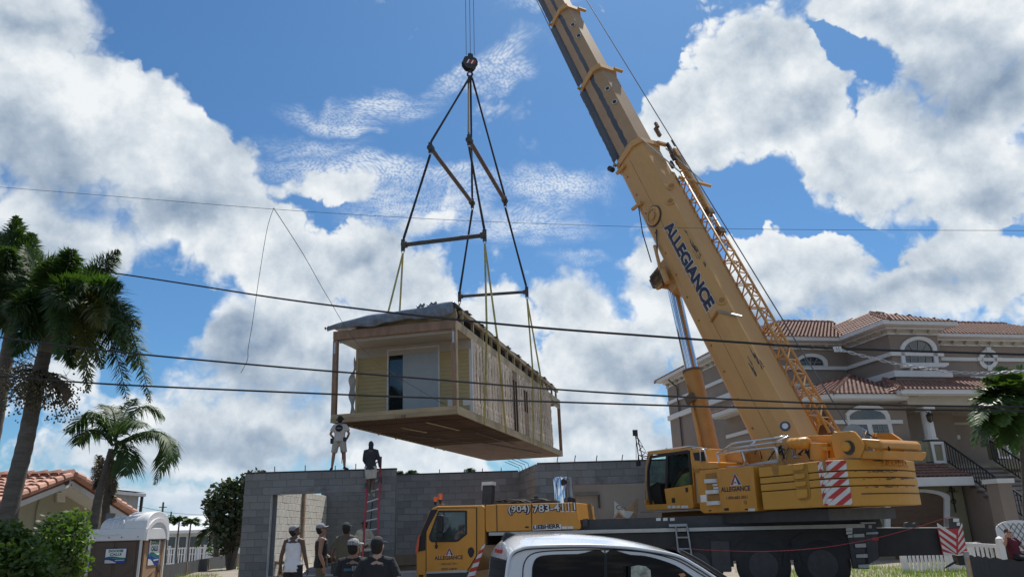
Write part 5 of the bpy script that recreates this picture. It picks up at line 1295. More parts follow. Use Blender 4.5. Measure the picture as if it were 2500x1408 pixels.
for a, b in (((1712, 545), (1735, 560)), ((1700, 480), (1690, 462))): 
    t = tat(*a); bbuild(MB().box(t-.10, t+.10, W0/2+.2, W0/2+.45, H0/2+.0, H0/2+.2), 'jib_bracket', M_BRN)
p_a, p_b = (T1-.05, -W0/2+.15, H0/2+.06), (T1-1.9, W0/2+.35, H0/2+.1)
bbuild(MB().tube([p_a, p_b], .022, 6), 'stay_rod', M_RAILS); bbuild(MB().tube([(T1-.3, W0/2, H0/2+.1), (T1-2.1, W0/2+.62, H0/2+.3)], .022, 6), 'stay_rod', M_RAILS)
bbuild(MB().bar((T1-1.7, W0/2-.1, H0/2+.05), (T1-2.2, W0/2+.75, H0/2+.35), .08), 'stay_arm', M_YELB)
# --- luffing cylinder below the boom
def cp(px, py): q = BMF.hit(px, py, 1, 0.0); return Vector((q.x, 0, q.z))
cb0, cb1, cm = cp(1748, 1160), cp(1641, 690), cp(1694, 905)
d_ = (cb1-cb0).normalized(); mid = cb0+d_*((cm-cb0).dot(d_))
# rod toward the boom, barrel below
bbuild(MB().tube([mid-d_*.3, cb1], .185, 24), 'cylinder_rod', M_CHROME, smooth='auto')
bbuild(MB().tube([cb0, mid-d_*.1, mid], [.245, .245, .255], 24), 'cylinder_barrel', mat('barrel_ochre', (.42, .21, .05), .5, var=.12, dirt=.3, dirtcol=(.25, .12, .04)), smooth='auto')
bbuild(MB().tube([mid-d_*.02, mid+d_*.05], .27, 24), 'cylinder_collar', M_BRN)
bbuild(MB().tube([cb0+d_*2.0+Vector((0, -.30, 0)), cb0+d_*1.2+Vector((0, -.34, .03)), cb0+d_*.5+Vector((0, -.31, 0))], .045, 8), 'hose', M_YELB, smooth=True)
bbuild(MB().tube([cb0+d_*2.2+Vector((0, -.30, .02)), mid-d_*.4+Vector((0, -.31, 0))], .02, 6), 'pipe', M_OCH)
bbuild(MB().box(-.12, .12, -.36, -.24, -.15, .15), 'valve_block', M_BRN).matrix_local = BLOC @ Matrix.Translation(cb0+d_*2.1)
bbuild(MB().tube([cb1+Vector((0, -.42, 0)), cb1+Vector((0, .42, 0))], .22, 18), 'pivot_pin', M_OCH, smooth='auto')
for i in range(7):
    bbuild(MB().box(cb1.x+rs.uniform(-.3, .1), cb1.x+rs.uniform(.12, .4), -.5, rs.uniform(-.45, -.3), cb1.z+rs.uniform(-.35, -.1), cb1.z+rs.uniform(0, .35)), 'mount_plate', M_YELB if i % 2 else M_BRN)
bbuild(MB().box(cb1.x-.5, cb1.x+.6, -.30, .30, cb1.z+.05, -H0/2+.25), 'cylinder_mount', M_YELB)
# ------------------------------------------------------------------ barrel tile roofs
M_TILE = mat('terracotta_tile', (0.225, 0.125, 0.10), 0.8, var=0.22, vscale=3, dirt=.3, dirtcol=(.22, .12, .09), rnd=.18)
M_TILEL = mat('salmon_tile', (0.46, 0.25, 0.19), 0.8, var=0.18, vscale=3, dirt=.25, dirtcol=(.35, .2, .15), rnd=.15)
M_UNDER = mat('roof_underlay', (0.16, 0.075, 0.055), 0.9)
_tile = {}
def tile_mesh(w, l, mt):
    k = (round(w, 3), round(l, 3), mt.name)
    if k not in _tile:
        vs, fs = [], []; n = 5
        for j, (y, hh) in enumerate(((-.0, .050), (l*1.12, .028))):
            for i in range(n+1):
                t = math.pi*i/n; vs.append((-w*.47*math.cos(t), y, hh*1.6*math.sin(t)+(.016 if j == 0 else 0)))
        for i in range(n): fs.append((i, i+1, n+2+i, n+1+i))
        o = len(vs)
        for i in range(n+1):
            t = math.pi*i/n; vs.append((-w*.40*math.cos(t), 0, .05*1.6*.72*math.sin(t)+.012))
        for i in range(n): fs.append((i, o+i, o+i+1, i+1))
        me = bpy.data.meshes.new('roof_tile'); me.from_pydata(vs, [], fs); me.materials.append(mt); _tile[k] = me
    return _tile[k]
def inpoly(p, poly):
    x, y = p; c = False; n = len(poly)
    for i in range(n):
        x0, y0 = poly[i]; x1, y1 = poly[(i+1) % n]
        if (y0 > y) != (y1 > y) and x < (x1-x0)*(y-y0)/(y1-y0)+x0: c = not c
    return c
class TileBudget:
    def __init__(s, n): s.n = n
def roof_plane(parent, inv, poly, mt, under, w=.26, l=.36, budget=None, name='roof_slope', thick=.10):
    """poly: world points, first edge is the eave (left to right seen from outside)"""
    P = [inv @ Vector(p) for p in poly]
    u = (P[1]-P[0]).normalized(); n = u.cross(P[-1]-P[0]).normalized()
    if n.z < 0: n = -n
    v = n.cross(u).normalized()
    P2d = [((p-P[0]).dot(u), (p-P[0]).dot(v)) for p in P]
    sl = MB().prism(P2d, lambda a, b, t: P[0]+u*a+v*b+n*t, -thick, 0).build(name, under, parent)
    x0, x1 = min(p[0] for p in P2d), max(p[0] for p in P2d); y0, y1 = min(p[1] for p in P2d), max(p[1] for p in P2d)
    me = tile_mesh(w, l, mt); j = MB(); m3 = Matrix((u, v, n)).transposed()
    nc = int((x1-x0)/w)+1; nr = int((y1-y0)/l)+1
    for r in range(nr):
        for c in range(nc):
            a, b = x0+(c+.5)*w, y0+r*l-.04
            if not inpoly((a, b+l*.5), P2d): continue
            loc = P[0]+u*a+v*b+n*random.uniform(0, .006)
            if budget and budget.n > 0:
                budget.n -= 1
                o = link('roof_tile', me, sl); o.matrix_local = Matrix.Translation(loc) @ m3.to_4x4()
            else:
                j.add([loc+m3 @ q.co for q in me.vertices], [tuple(f.vertices) for f in me.polygons])
    if j.v:
        o = bpy.data.meshes.new('roof_tiles'); o.from_pydata(j.v, [], j.f); o.materials.append(mt); link('roof_tiles', o, sl, kind='stuff')
    return sl
def ridge_caps(parent, inv, a, b, mt, r=.11, l=.36):
    a, b = inv @ Vector(a), inv @ Vector(b); d = b-a; n = max(1, int(d.length/l)); d.normalize()
    first = None
    for i in range(n):
        m_ = MB(); p = a+d*(i*l); m_.tube([p+Vector((0, 0, .02)), p+d*l*1.08], [(r*1.1, r*1.1), (r*.85, r*.85)], 9)
        m_.build('ridge_tile', mt, parent, smooth='auto')

# ------------------------------------------------------------------ stucco house on the right
M_STU = mat('taupe_stucco', (0.255, 0.212, 0.178), 0.9, var=.10, vscale=.7, dirt=.2, dirtcol=(.18, .15, .125), bump=.3, bscale=60)
M_TRIM = mat('white_trim', (0.62, 0.63, 0.62), 0.6, var=.05)
M_CREAM = mat('cream_frieze', (0.45, 0.42, 0.36), 0.8, var=.06)
M_HGL = mat('window_pane', (0.045, 0.055, 0.06), 0.06, var=.3, spec=.8)
M_OLIVE = mat('olive_stucco', (0.22, 0.21, 0.14), 0.9, var=.08, bump=.2)
M_GAR = mat('brown_door', (0.11, 0.065, 0.04), 0.6, var=.2, streak=(1, 1, 6))
M_IRON = mat('black_iron', (.012, .012, .013), .5)
hO = PY(1880, 1250, 37.2); HFR = Frame((hO.x, 37.2, 0), R(11))
hs = HFR.empty('stucco_house', 'large taupe stucco house with white trim, terracotta roofs and an outside stair', 'house')
HI = hs.matrix_basis.inverted() if False else (Matrix.Translation(HFR.o) @ Matrix.Rotation(HFR.a, 4, 'Z')).inverted()
Z6 = dict(off=(1850, 740), s=2.934)
def hp2(px, py, y): q = HFR.py(*z1(px, py, **Z6), y); return (q.x, q.z)
def hpoly(pts, y): return [hp2(a, b, y) for a, b in pts]
def hpan(name, pts, y0, y1, mt, parent=None, yref=None, bv=0):
    o = MB().prism(hpoly(pts, y0 if yref is None else yref), lambda u, v, t: (u, t, v), y0, y1).build(name, mt, parent or hs)
    if bv: bevel(o, bv, 1)
    return o
def hbox(name, x0, x1, y0, y1, z0, z1, mt, parent=None): return MB().box(x0, x1, y0, y1, z0, z1).build(name, mt, parent or hs)
# levels
zE = hp2(300, 262, -.5)[1]                # main eave height
yC, yD, yE_, yP = -3.3, -1.3, -5.0, -5.4
xB0 = hp2(640, 465, 0)[0]; xC0 = hp2(955, 345, yC)[0]; xC1 = hp2(1305, 345, yC)[0]; xEnd = hp2(2150, 400, yD)[0]
# walls of the main block
plan = [(0, 0), (xB0, 0), (xC0, yC), (xC1, yC), (xC1+.02, yD), (xEnd, yD), (xEnd, 11), (0, 11)]
MB().prism(plan, lambda u, v, t: (u, v, t), 0, zE-.02).build('wall', M_STU, hs)
# cornice, soffit and gutter following the plan
def off_path(path, d):
    out = []; n = len(path)
    for i, p in enumerate(path):
        a = Vector(path[i-1]) if i > 0 else None; b = Vector(path[i+1]) if i < n-1 else None; p = Vector(p); ns = []
        if a is not None: e = (p-a).normalized(); ns.append(Vector((e.y, -e.x)))
        if b is not None: e = (b-p).normalized(); ns.append(Vector((e.y, -e.x)))
        m_ = sum(ns, Vector((0, 0))).normalized(); k = d/max(.3, m_.dot(ns[0])); out.append((p.x+m_.x*k, p.y+m_.y*k))
    return out
def band(name, path, z0, z1, d, mt, d0=-.02, parent=None):
    a, b = off_path(path, d0), off_path(path, d); pl = a+b[::-1]
    m_ = MB(); n = len(path)
    for i in range(n-1):
        q = [a[i], a[i+1], b[i+1], b[i]]; m_.prism(q, lambda u, v, t: (u, v, t), z0, z1)
    return m_.build(name, mt, parent or hs)
front = [(0, 11), (0, 0), (xB0, 0), (xC0, yC), (xC1, yC), (xC1+.02, yD), (xEnd, yD)]
zC_ = hp2(1100, 150, yC-.5)[1]
zF = hp2(1150, 229, yC)[1]; zF2 = hp2(1600, 292, yD)[1]; print('frieze', zE, zF, zF2)
band('frieze', front, zF+.06, zE-.11, .06, M_CREAM); band('frieze_moulding', front, zF, zF+.06, .10, M_TRIM)
band('soffit', front, zE-.08, zE-.04, .55, M_TRIM); band('gutter', front, zE-.06, zE+.14, .68, M_TRIM, d0=.54); band('cornice', front, zE-.17, zE-.085, .26, M_TRIM)
# brackets
for i in range(len(front)-1):
    a, b = Vector(front[i]), Vector(front[i+1]); L = (b-a).length; 
    if L < .5: continue
    e = (b-a)/L; nn = Vector((e.y, -e.x)); k = int(L/.70)
    for j in range(k):
        c = a+e*((j+.5)*L/k); m_ = MB()
        for (p0, p1, q0, q1) in ((.06, .24, -.26, -.171), (.06, .15, -.36, -.26)):
            vs = []
            for zz in (zE+q0, zE+q1):
                for (s, t) in ((-.09, p0), (.09, p0), (.09, p1), (-.09, p1)): w_ = c+e*s+nn*t; vs.append((w_.x, w_.y, zz))
            m_.add(vs, [(0, 1, 2, 3), (4, 5, 6, 7), (0, 1, 5, 4), (1, 2, 6, 5), (2, 3, 7, 6), (3, 0, 4, 7)])
        m_.build('bracket', M_CREAM, hs)
zb1 = hp2(400, 465, 0)[1]; zb2 = hp2(330, 600, 0)[1]
band('string_course', front[:6], zb1-.09, zb1+.09, .10, M_TRIM); band('string_course', [(xC1+.02, yD), (xEnd, yD)], hp2(1500, 403, yD)[1]-.09, hp2(1500, 403, yD)[1]+.09, .10, M_TRIM)
band('string_course', front[:4]+[(xC1+.3, yC)], hp2(1150, 505, yC)[1]-.17, hp2(1150, 505, yC)[1]+.12, .16, M_TRIM)
band('string_course', [(0, 11), (0, 0), (xB0-1, 0)], zb2-.14, zb2+.12, .12, M_TRIM)
band('string_course', [(xC1+.3, yD), (xEnd, yD)], hp2(1500, 540, yD)[1]-.15, hp2(1500, 540, yD)[1]+.1, .12, M_TRIM)
# main roofs
bud = TileBudget(290)
def HW(x, y, z): return HFR.w(x, y, z)
ze = zE+.10; e_ = .68
rt = hp2(310, 180, 5.5)
zR = ze+2.3
ra, rb2 = (4.8, 5.0), (xB0+2, 5.0)
# front slope and left slope of the left block
roof_plane(hs, HI, [HW(-e_, -e_, ze), HW(xB0+.2, -e_, ze), HW(xB0+3.0, 4.9, zR), HW(4.9, 4.9, zR)], M_TILE, M_UNDER, w=.21, l=.32, budget=bud)
roof_plane(hs, HI, [HW(-e_, 11.5, ze), HW(-e_, -e_, ze), HW(4.9, 4.9, zR), HW(4.9, 6, zR)], M_TILE, M_UNDER, w=.21, l=.32)
ridge_caps(hs, HI, HW(-e_, -e_, ze+.05), HW(4.9, 4.9, zR+.05), M_TILE); ridge_caps(hs, HI, HW(4.9, 4.9, zR+.05), HW(xB0+3, 4.9, zR+.05), M_TILE)
# bay roof: angled and front slopes
zr2 = hp2(960, 92, yC+2.2)[1]
pL0 = (xB0-.35, -e_); pC0 = (xC0-.35, yC-e_); pC1 = (xC1+e_, yC-e_)
tp0, tp1 = (xC0+1.2, yC+2.6), (xC1-.6, yC+2.6)
roof_plane(hs, HI, [HW(*pC0, ze), HW(*pC1, ze), HW(*tp1, ze+1.25), HW(*tp0, ze+1.25)], M_TILE, M_UNDER, w=.21, l=.32, budget=bud)
roof_plane(hs, HI, [HW(*pL0, ze), HW(*pC0, ze), HW(*tp0, ze+1.25), HW(xB0+1.6, 3.0, ze+1.6)], M_TILE, M_UNDER, w=.21, l=.32)
ridge_caps(hs, HI, HW(*pC0, ze+.04), HW(*tp0, ze+1.29), M_TILE); ridge_caps(hs, HI, HW(*tp0, ze+1.29), HW(*tp1, ze+1.29), M_TILE)
roof_plane(hs, HI, [HW(*pC1, ze), HW(xC1+e_, yD+1, ze), HW(*tp1, ze+1.25)], M_TILE, M_UNDER, w=.21, l=.32)
roof_plane(hs, HI, [HW(xC1+e_-.1, yD-e_, ze-.02), HW(xEnd+1, yD-e_, ze-.02), HW(xEnd+1, yD+3.6, ze+1.7), HW(xC1+1.2, yD+3.6, ze+1.7)], M_TILE, M_UNDER, w=.21, l=.32, budget=bud)
ridge_caps(hs, HI, HW(xC1+1.2, yD+3.6, ze+1.74), HW(xEnd+1, yD+3.6, ze+1.74), M_TILE)
# windows
def ell_pts(cx, cy, rx, ry, n=24, a0=0, a1=math.tau): return [(cx+rx*math.cos(a0+(a1-a0)*i/n), cy-ry*math.sin(a0+(a1-a0)*i/n)) for i in range(n+(0 if abs(a1-a0-math.tau) < 1e-6 else 1))]
def window(name, outer, inner, y, bars, parent=None, depth=.10):
    o2, i2 = hpoly(outer, y), hpoly(inner, y)
    w = MB().ring(o2, i2, lambda u, v, t: (u, t, v), y-depth, y+.02).build(name, M_TRIM, parent or hs)
    MB().prism(i2, lambda u, v, t: (u, t, v), y-.025, y-.015).build('pane', M_HGL, w)
    if bars:
        b = MB()
        for p, q in bars:
            a, c = hp2(*p, y), hp2(*q, y); b.bar((a[0], y-.04, a[1]), (c[0], y-.04, c[1]), .035, .03, up=(0, 1, 0))
        b.build('glazing_bar', mat('grey_bar', (.22, .24, .24), .6), w)
    return w
def arch(x0, x1, y0, y1, rise, n=14, skew=0):
    """px outline: flat bottom, arched top"""
    pts = [(x0+skew, y1), (x1+skew, y1)]
    for i in range(n+1):
        t = i/n*math.pi; pts.append(((x0+x1)/2+(x1-x0)/2*math.cos(t), y0+rise-rise*math.sin(t)))
    return pts
window('window', arch(260, 495, 362, 458, 70), arch(283, 466, 386, 448, 50), 0, [((300, 425), (450, 425)), ((375, 388), (375, 446)), ((330, 396), (352, 446)), ((420, 396), (398, 446))])
wn = window('window', arch(1013, 1275, 240, 445, 95, skew=14), arch(1040, 1245, 266, 428, 78, skew=12), yC, [((1040, 352), (1250, 352)), ((1050, 392), (1255, 392)), ((1143, 268), (1150, 428)), ((1080, 300), (1115, 352)), ((1205, 300), (1175, 352)), ((1090, 352), (1097, 428)), ((1197, 352), (1205, 428))])
hpan('window_sill', [(1015, 436), (1345, 432), (1346, 448), (1320, 462), (1020, 468)], yC-.22, yC, M_TRIM, yref=yC)
for x in (1085, 1265): hpan('bracket', [(x-10, 466), (x+14, 466), (x+8, 484), (x-4, 484)], yC-.15, yC, M_TRIM, yref=yC)
window('window', ell_pts(1644, 402, 68, 72), ell_pts(1644, 404, 40, 42), yD, [((1604, 404), (1684, 404)), ((1640, 362), (1648, 446))])
for dx, dy, a in ((-68, 0, 0), (70, 2, 0), (-4, -68, 1), (6, 70, 1)):
    c = (1644+dx, 402+dy); hpan('keystone', [(c[0]-18, c[1]-(16 if a else 12)), (c[0]+18, c[1]-(16 if a else 12)), (c[0]+13, c[1]+(14 if a else 12)), (c[0]-13, c[1]+(14 if a else 12))], yD-.14, yD, M_TRIM, yref=yD)
# --- lower front part with the big arched window
xE0 = hp2(530, 850, yE_)[0]; xE1 = hp2(1075, 850, yE_)[0]; zLE = hp2(700, 675, yE_-.6)[1]
MB().prism([(xE0-2.3, yE_+2.3), (xE0, yE_), (xE1, yE_), (xE1, 0), (xE0-2.3, 0)], lambda u, v, t: (u, v, t), 0, zLE-.02).build('wall', M_STU, hs)
fl_path = [(xE0-2.3, 0), (xE0-2.3, yE_+2.3), (xE0, yE_), (xE1-.3, yE_)]
band('soffit', fl_path, zLE-.10, zLE-.03, .6, M_TRIM); band('gutter', fl_path, zLE-.05, zLE+.14, .72, M_TRIM, d0=.58)
zs1 = hp2(600, 851, yE_)[1]; band('string_course', fl_path, zs1-.08, zs1+.08, .09, M_TRIM)
zl2 = zLE+.12; ap_ = (hp2(665, 520, -.6)[0], -.6)
zap = hp2(665, 520, -.6)[1]
roof_plane(hs, HI, [HW(xE0-.25, yE_-.72, zl2), HW(xE1+.2, yE_-.72, zl2), HW(xE1+.4, -2.5, zl2+1.3), HW(*ap_, zap)], M_TILE, M_UNDER, w=.21, l=.32, budget=bud)
roof_plane(hs, HI, [HW(xE0-3.0, yE_+2.0, zl2), HW(xE0-.25, yE_-.72, zl2), HW(*ap_, zap)], M_TILE, M_UNDER, w=.21, l=.32)
roof_plane(hs, HI, [HW(xE0-3.0, 0, zl2), HW(xE0-3.0, yE_+2.0, zl2), HW(*ap_, zap)], M_TILE, M_UNDER, w=.21, l=.32)
ridge_caps(hs, HI, HW(xE0-.25, yE_-.72, zl2+.04), HW(*ap_, zap+.04), M_TILE)
# big window
bo = [(655, 1062), (1000, 1062), (935, 840), (905, 770), (860, 738), (790, 722), (765, 712), (740, 722), (690, 742), (645, 770), (620, 795)]
wq = [(650, 835), (905, 832), (893, 800), (865, 778), (780, 762), (700, 772), (665, 790), (645, 808)]
bw = hpan('window', [(672, 1075), (990, 1075), (932, 800), (905, 760), (850, 735), (780, 722), (700, 738), (645, 765), (622, 790)], yE_-.12, yE_, M_TRIM, yref=yE_)
hpan('pane', wq, yE_-.135, yE_-.122, M_HGL, bw, yref=yE_)
for q, bars in (([(655, 872), (768, 870), (815, 1070), (700, 1070)], []), ([(805, 870), (915, 868), (962, 1068), (850, 1070)], [])):
    hpan('pane', q, yE_-.135, yE_-.122, M_HGL, bw, yref=yE_)
    b = MB(); (x0, y0), (x1, y1), (x2, y2), (x3, y3) = q
    for f in (.33, .66):
        a, c = hp2(x0+(x1-x0)*f, y0, yE_), hp2(x3+(x2-x3)*f, y3, yE_); b.bar((a[0], yE_-.145, a[1]), (c[0], yE_-.145, c[1]), .03, .02, up=(0, 1, 0))
    for f in (.2, .4, .6, .8):
        a, c = hp2(x0+(x3-x0)*f, y0+(y3-y0)*f, yE_), hp2(x1+(x2-x1)*f, y1+(y2-y1)*f, yE_); b.bar((a[0], yE_-.145, a[1]), (c[0], yE_-.145, c[1]), .025, .02, up=(0, 1, 0))
    b.build('glazing_bar', mat('grey_bar', (.22, .24, .24), .6), bw)
hpan('window_sill', [(660, 1066), (1040, 1058), (1035, 1090), (665, 1095)], yE_-.3, yE_, M_TRIM, yref=yE_)
hpan('bracket', [(970, 1088), (1000, 1088), (992, 1102), (978, 1102)], yE_-.2, yE_, M_TRIM, yref=yE_)
# --- porch with column
xP0, xP1 = xE1-.2, hp2(1560, 690, yP)[0]+3.5
zP = hp2(1300, 1150, yP)[1]           # porch floor
zPt = hp2(1200, 740, yP)[1]; zPe = hp2(1300, 640, yP-.5)[1]
hbox('porch_floor', xP0+.3, xP1, yP, 0, zP-.25, zP, M_OLIVE)
hbox('entablature', xP0, xP1, yP-.05, yP+.35, zPt, zPe-.12, M_CREAM); hbox('entablature', xP0, xP0+.4, yP+.351, 0, zPt, zPe-.12, M_CREAM)
ppath = [(xP0-.0, 0), (xP0, yP), (xP1, yP)]
band('soffit', ppath, zPe-.12, zPe-.05, .55, M_TRIM); band('gutter', ppath, zPe-.08, zPe+.12, .68, M_TRIM, d0=.54)
hbox('porch_ceiling', xP0+.1, xP1, yP+.3, 0, zPt+.02, zPt+.06, M_CREAM)
zq = zPe+.1
roof_plane(hs, HI, [HW(xP0-.68, yP-.68, zq), HW(xP1, yP-.68, zq), HW(xP1, -1.2, zq+1.5), HW(xP0+2.0, -1.2, zq+1.5)], M_TILE, M_UNDER, w=.21, l=.32, budget=bud)
roof_plane(hs, HI, [HW(xP0-.68, -1.2, zq), HW(xP0-.68, yP-.68, zq), HW(xP0+2.0, -1.2, zq+1.5)], M_TILE, M_UNDER, w=.21, l=.32)
ridge_caps(hs, HI, HW(xP0-.68, yP-.68, zq+.04), HW(xP0+2.0, -1.2, zq+1.54), M_TILE)
def column(px, ptop, pbot, r=.21):
    a, b = HFR.py(*z1(px, pbot, **Z6), yP+.15), HFR.py(*z1(px-(pbot-ptop)*.16, ptop, **Z6), yP+.15); h = zPt-a.z
    col = MB().lathe([(r, .06), (r*1.02, h*.3), (r*.86, h-.16)], 16, (a.x, a.y, a.z)).build('column', M_TRIM, hs, smooth='auto')
    MB().lathe([(r*1.35, 0), (r*1.35, .06), (r*1.1, .09)], 16, (a.x, a.y, a.z)).build('column_base', M_TRIM, col); MB().box(a.x-r*1.3, a.x+r*1.3, a.y-r*1.3, a.y+r*1.3, a.z+h-.17, a.z+h-.002).build('capital', M_TRIM, col)
    for k in range(10):
        t = k*math.tau/10; MB().bar((a.x+r*1.0*math.cos(t), a.y+r*1.0*math.sin(t), a.z+.1), (a.x+r*.88*math.cos(t), a.y+r*.88*math.sin(t), a.z+h-.2), .035, .02).build('flute', M_TRIM, col)
    return a
ca = column(1240, 745, 978); 
def pedestal(pts_o, pts_i, y):
    o = hpan('pedestal', pts_o, y, y+.5, M_OLIVE, yref=y); MB().ring(hpoly(pts_o, y), hpoly(pts_i, y), lambda u, v, t: (u, t, v), y-.05, y-.002).build('panel_trim', M_TRIM, o); return o
pedestal([(1230, 990), (1325, 990), (1352, 1145), (1262, 1145)], [(1254, 1010), (1312, 1010), (1330, 1126), (1276, 1126)], yP-.02)
hpan('parapet', [(1010, 985), (1232, 985), (1262, 1150), (1040, 1150)], yP, yP+.3, M_OLIVE, yref=yP)
c2 = column(1690, 790, 965); pedestal([(1695, 985), (1785, 985), (1812, 1112), (1722, 1112)], [(1716, 1004), (1772, 1004), (1792, 1096), (1738, 1096)], yP-.02)
# porch back wall: glazed entrance
yb_ = -2.2
hbox('wall', xP0, xP1+.5, yb_, 0, zP, zPt+.05, M_STU)
dfm = hpan('door_frame', [(1070, 770), (1350, 770), (1412, 1000), (1118, 1000)], yb_-.08, yb_, M_CREAM, yref=yb_)
for q in ([(1090, 805), (1160, 803), (1200, 990), (1122, 990)], [(1228, 803), (1305, 800), (1345, 985), (1262, 988)]): hpan('pane', q, yb_-.09, yb_-.082, M_HGL, dfm, yref=yb_)
zs_ = hp2(1500, 862, yb_)[1]; hbox('string_course', hp2(1400, 862, yb_)[0], xP1, yb_-.07, yb_, zs_-.06, zs_+.06, M_CREAM)
hpan('door_chime_plate', [(1424, 945), (1444, 943), (1448, 972), (1428, 974)], yb_-.04, yb_, M_TRIM, yref=yb_)
w3 = hpan('window', [(1680, 842), (1822, 840), (1880, 1062), (1735, 1062)], yb_-.09, yb_, M_TRIM, yref=yb_); hpan('pane', [(1706, 876), (1808, 874), (1846, 1040), (1748, 1042)], yb_-.10, yb_-.092, M_HGL, w3, yref=yb_)
hpan('window_sill', [(1735, 1060), (1890, 1058), (1892, 1086), (1745, 1090)], yb_-.25, yb_, M_TRIM, yref=yb_)
# lantern hanging on the column
la = HFR.py(*z1(1232, 820, **Z6), yP-.25); 
ln = MB().lathe([(.02, .26), (.05, .22), (.14, .14), (.16, .10), (.13, .08)], 6, (la.x, la.y, la.z)).build('lantern', M_IRON, hs)
MB().lathe([(.12, .08), (.09, -.14), (.03, -.20)], 6, (la.x, la.y, la.z)).build('lantern_glass', mat('lantern_glass', (.08, .07, .05), .1), ln)
for k in range(6):
    t = k*math.tau/6; MB().bar((la.x+.125*math.cos(t), la.y+.125*math.sin(t), la.z+.09), (la.x+.09*math.cos(t), la.y+.09*math.sin(t), la.z-.15), .018).build('lantern_rib', M_IRON, ln)
MB().bar((la.x, la.y, la.z+.2), (la.x+.1, la.y+.3, la.z+.3), .025).build('lantern_arm', M_IRON, ln)
# --- garage with its own tiled skirt roof
yG = yP-1.0
gx0, gx1 = hp2(820, 1280, yG)[0], hp2(1486, 1280, yG)[0]; zG = hp2(1300, 1240, yG-.3)[1]
hbox('wall', gx0, gx1+.0, yG+.25, yE_+.1, -.2, zP-.26, M_OLIVE)
roof_plane(hs, HI, [HW(gx0, yG-.35, zG), HW(gx1+.05, yG-.35, zG), HW(gx1-.2, yE_+.05, zG+.75), HW(gx0, yE_+.05, zG+.75)], M_TILE, M_UNDER, w=.21, l=.32, budget=bud)
hbox('fascia', gx0, gx1+.05, yG-.42, yG-.30, zG-.36, zG-.02, M_TRIM); hbox('soffit', gx0, gx1, yG-.30, yG+.25, zG-.16, zG-.12, M_TRIM)
gd = arch(905, 1365, 1330, 1700, 60); gi = arch(940, 1325, 1352, 1700, 52)
gr_ = MB().ring(hpoly(gd, yG+.25), hpoly(gi, yG+.25), lambda u, v, t: (u, t, v), yG+.15, yG+.27).build('garage_trim', M_TRIM, hs)
dr_ = MB().prism(hpoly(gi, yG+.25), lambda u, v, t: (u, t, v), yG+.22, yG+.24).build('garage_door', M_GAR, hs)
x0, x1 = hp2(940, 1500, yG+.2)[0], hp2(1325, 1500, yG+.2)[0]
for k in range(9): MB().box(x0, x1, yG+.20, yG+.222, -.1+.26*k, .12+.26*k).build('door_slat', M_GAR, dr_)
# scroll ironwork beside the garage
sc = MB(); c0 = HFR.py(*z1(1388, 1330, **Z6), yG+.2)
for k in range(3):
    pts = [(c0.x+.13*math.cos(t)*(.4+.1*t)*(1 if k % 2 else -1), c0.y, c0.z+.45-.45*k+.12*math.sin(t)*(.4+.1*t)) for t in [i*.5 for i in range(14)]]; sc.tube(pts, .018, 5)
sc.bar((c0.x, c0.y, c0.z+.7), (c0.x, c0.y, c0.z-.9), .03); sc.bar((c0.x-.25, c0.y, c0.z-.1), (c0.x+.25, c0.y, c0.z-.1), .025); sc.build('iron_scroll', M_IRON, hs)
# --- outside stair descending towards the street
sx0, sx1 = hp2(1352, 1140, yP)[0], hp2(1700, 1130, yP)[0]
nst = 20; rise = (zP+.1)/nst; run = .28
M_STEP = mat('stair_tile', (.11, .09, .075), .8, var=.2)
for k in range(nst):
    y1 = yP-k*run; z1_ = zP-(k+1)*rise
    MB().box(sx0-.06, sx1+.06, y1-run-.03, y1, z1_-.08, z1_).build('stair_tread', M_STEP, hs)
st_ = MB().prism([(yP, zP-.1), (yP, 0), (yP-nst*run, 0), (yP-nst*run, .02)], lambda u, v, t: (t, u, v), sx0, sx1).build('stair_wall', M_STU, hs)
for sx in (sx0+.05, sx1-.05):
    rl = MB(); top = lambda k: Vector((sx, yP-k*run, zP-k*rise+.95)); rl.bar(top(0), top(nst-1), .07, .05); rl.bar(top(0)-Vector((0, 0, .82)), top(nst-1)-Vector((0, 0, .82)), .05, .04)
    rl = rl.build('handrail', M_IRON, hs); b0_ = MB().box(-.014, .014, -.014, .014, -.82, 0); bo_ = None
    for k in range(nst*2-2):
        t = top(k*.5)
        if bo_ is None: bo_ = b0_.build('baluster', M_IRON, rl); bo_.location = t
        else: q = bo_.copy(); COL.objects.link(q); q.parent = rl; q.location = t
rl2 = MB(); rl2.bar((sx0, yP+.02, zP+.95), (sx0-.95, yP+.02, zP+.95), .06).bar((sx0, yP+.02, zP+.08), (sx0-.95, yP+.02, zP+.08), .05); r2 = rl2.build('handrail', M_IRON, hs)
for k in range(5): MB().box(sx0-.9+.2*k-.014, sx0-.9+.2*k+.014, yP, yP+.03, zP+.1, zP+.93).build('baluster', M_IRON, r2)
pp = HFR.py(*z1(1728, 1290, **Z6), yP-4.2)
hbox('stair_pier', pp.x-.28, pp.x+.28, pp.y-.25, pp.y+.3, 0, pp.z, M_STU); hbox('pier_cap', pp.x-.36, pp.x+.36, pp.y-.33, pp.y+.38, pp.z+.002, pp.z+.16, M_TRIM)
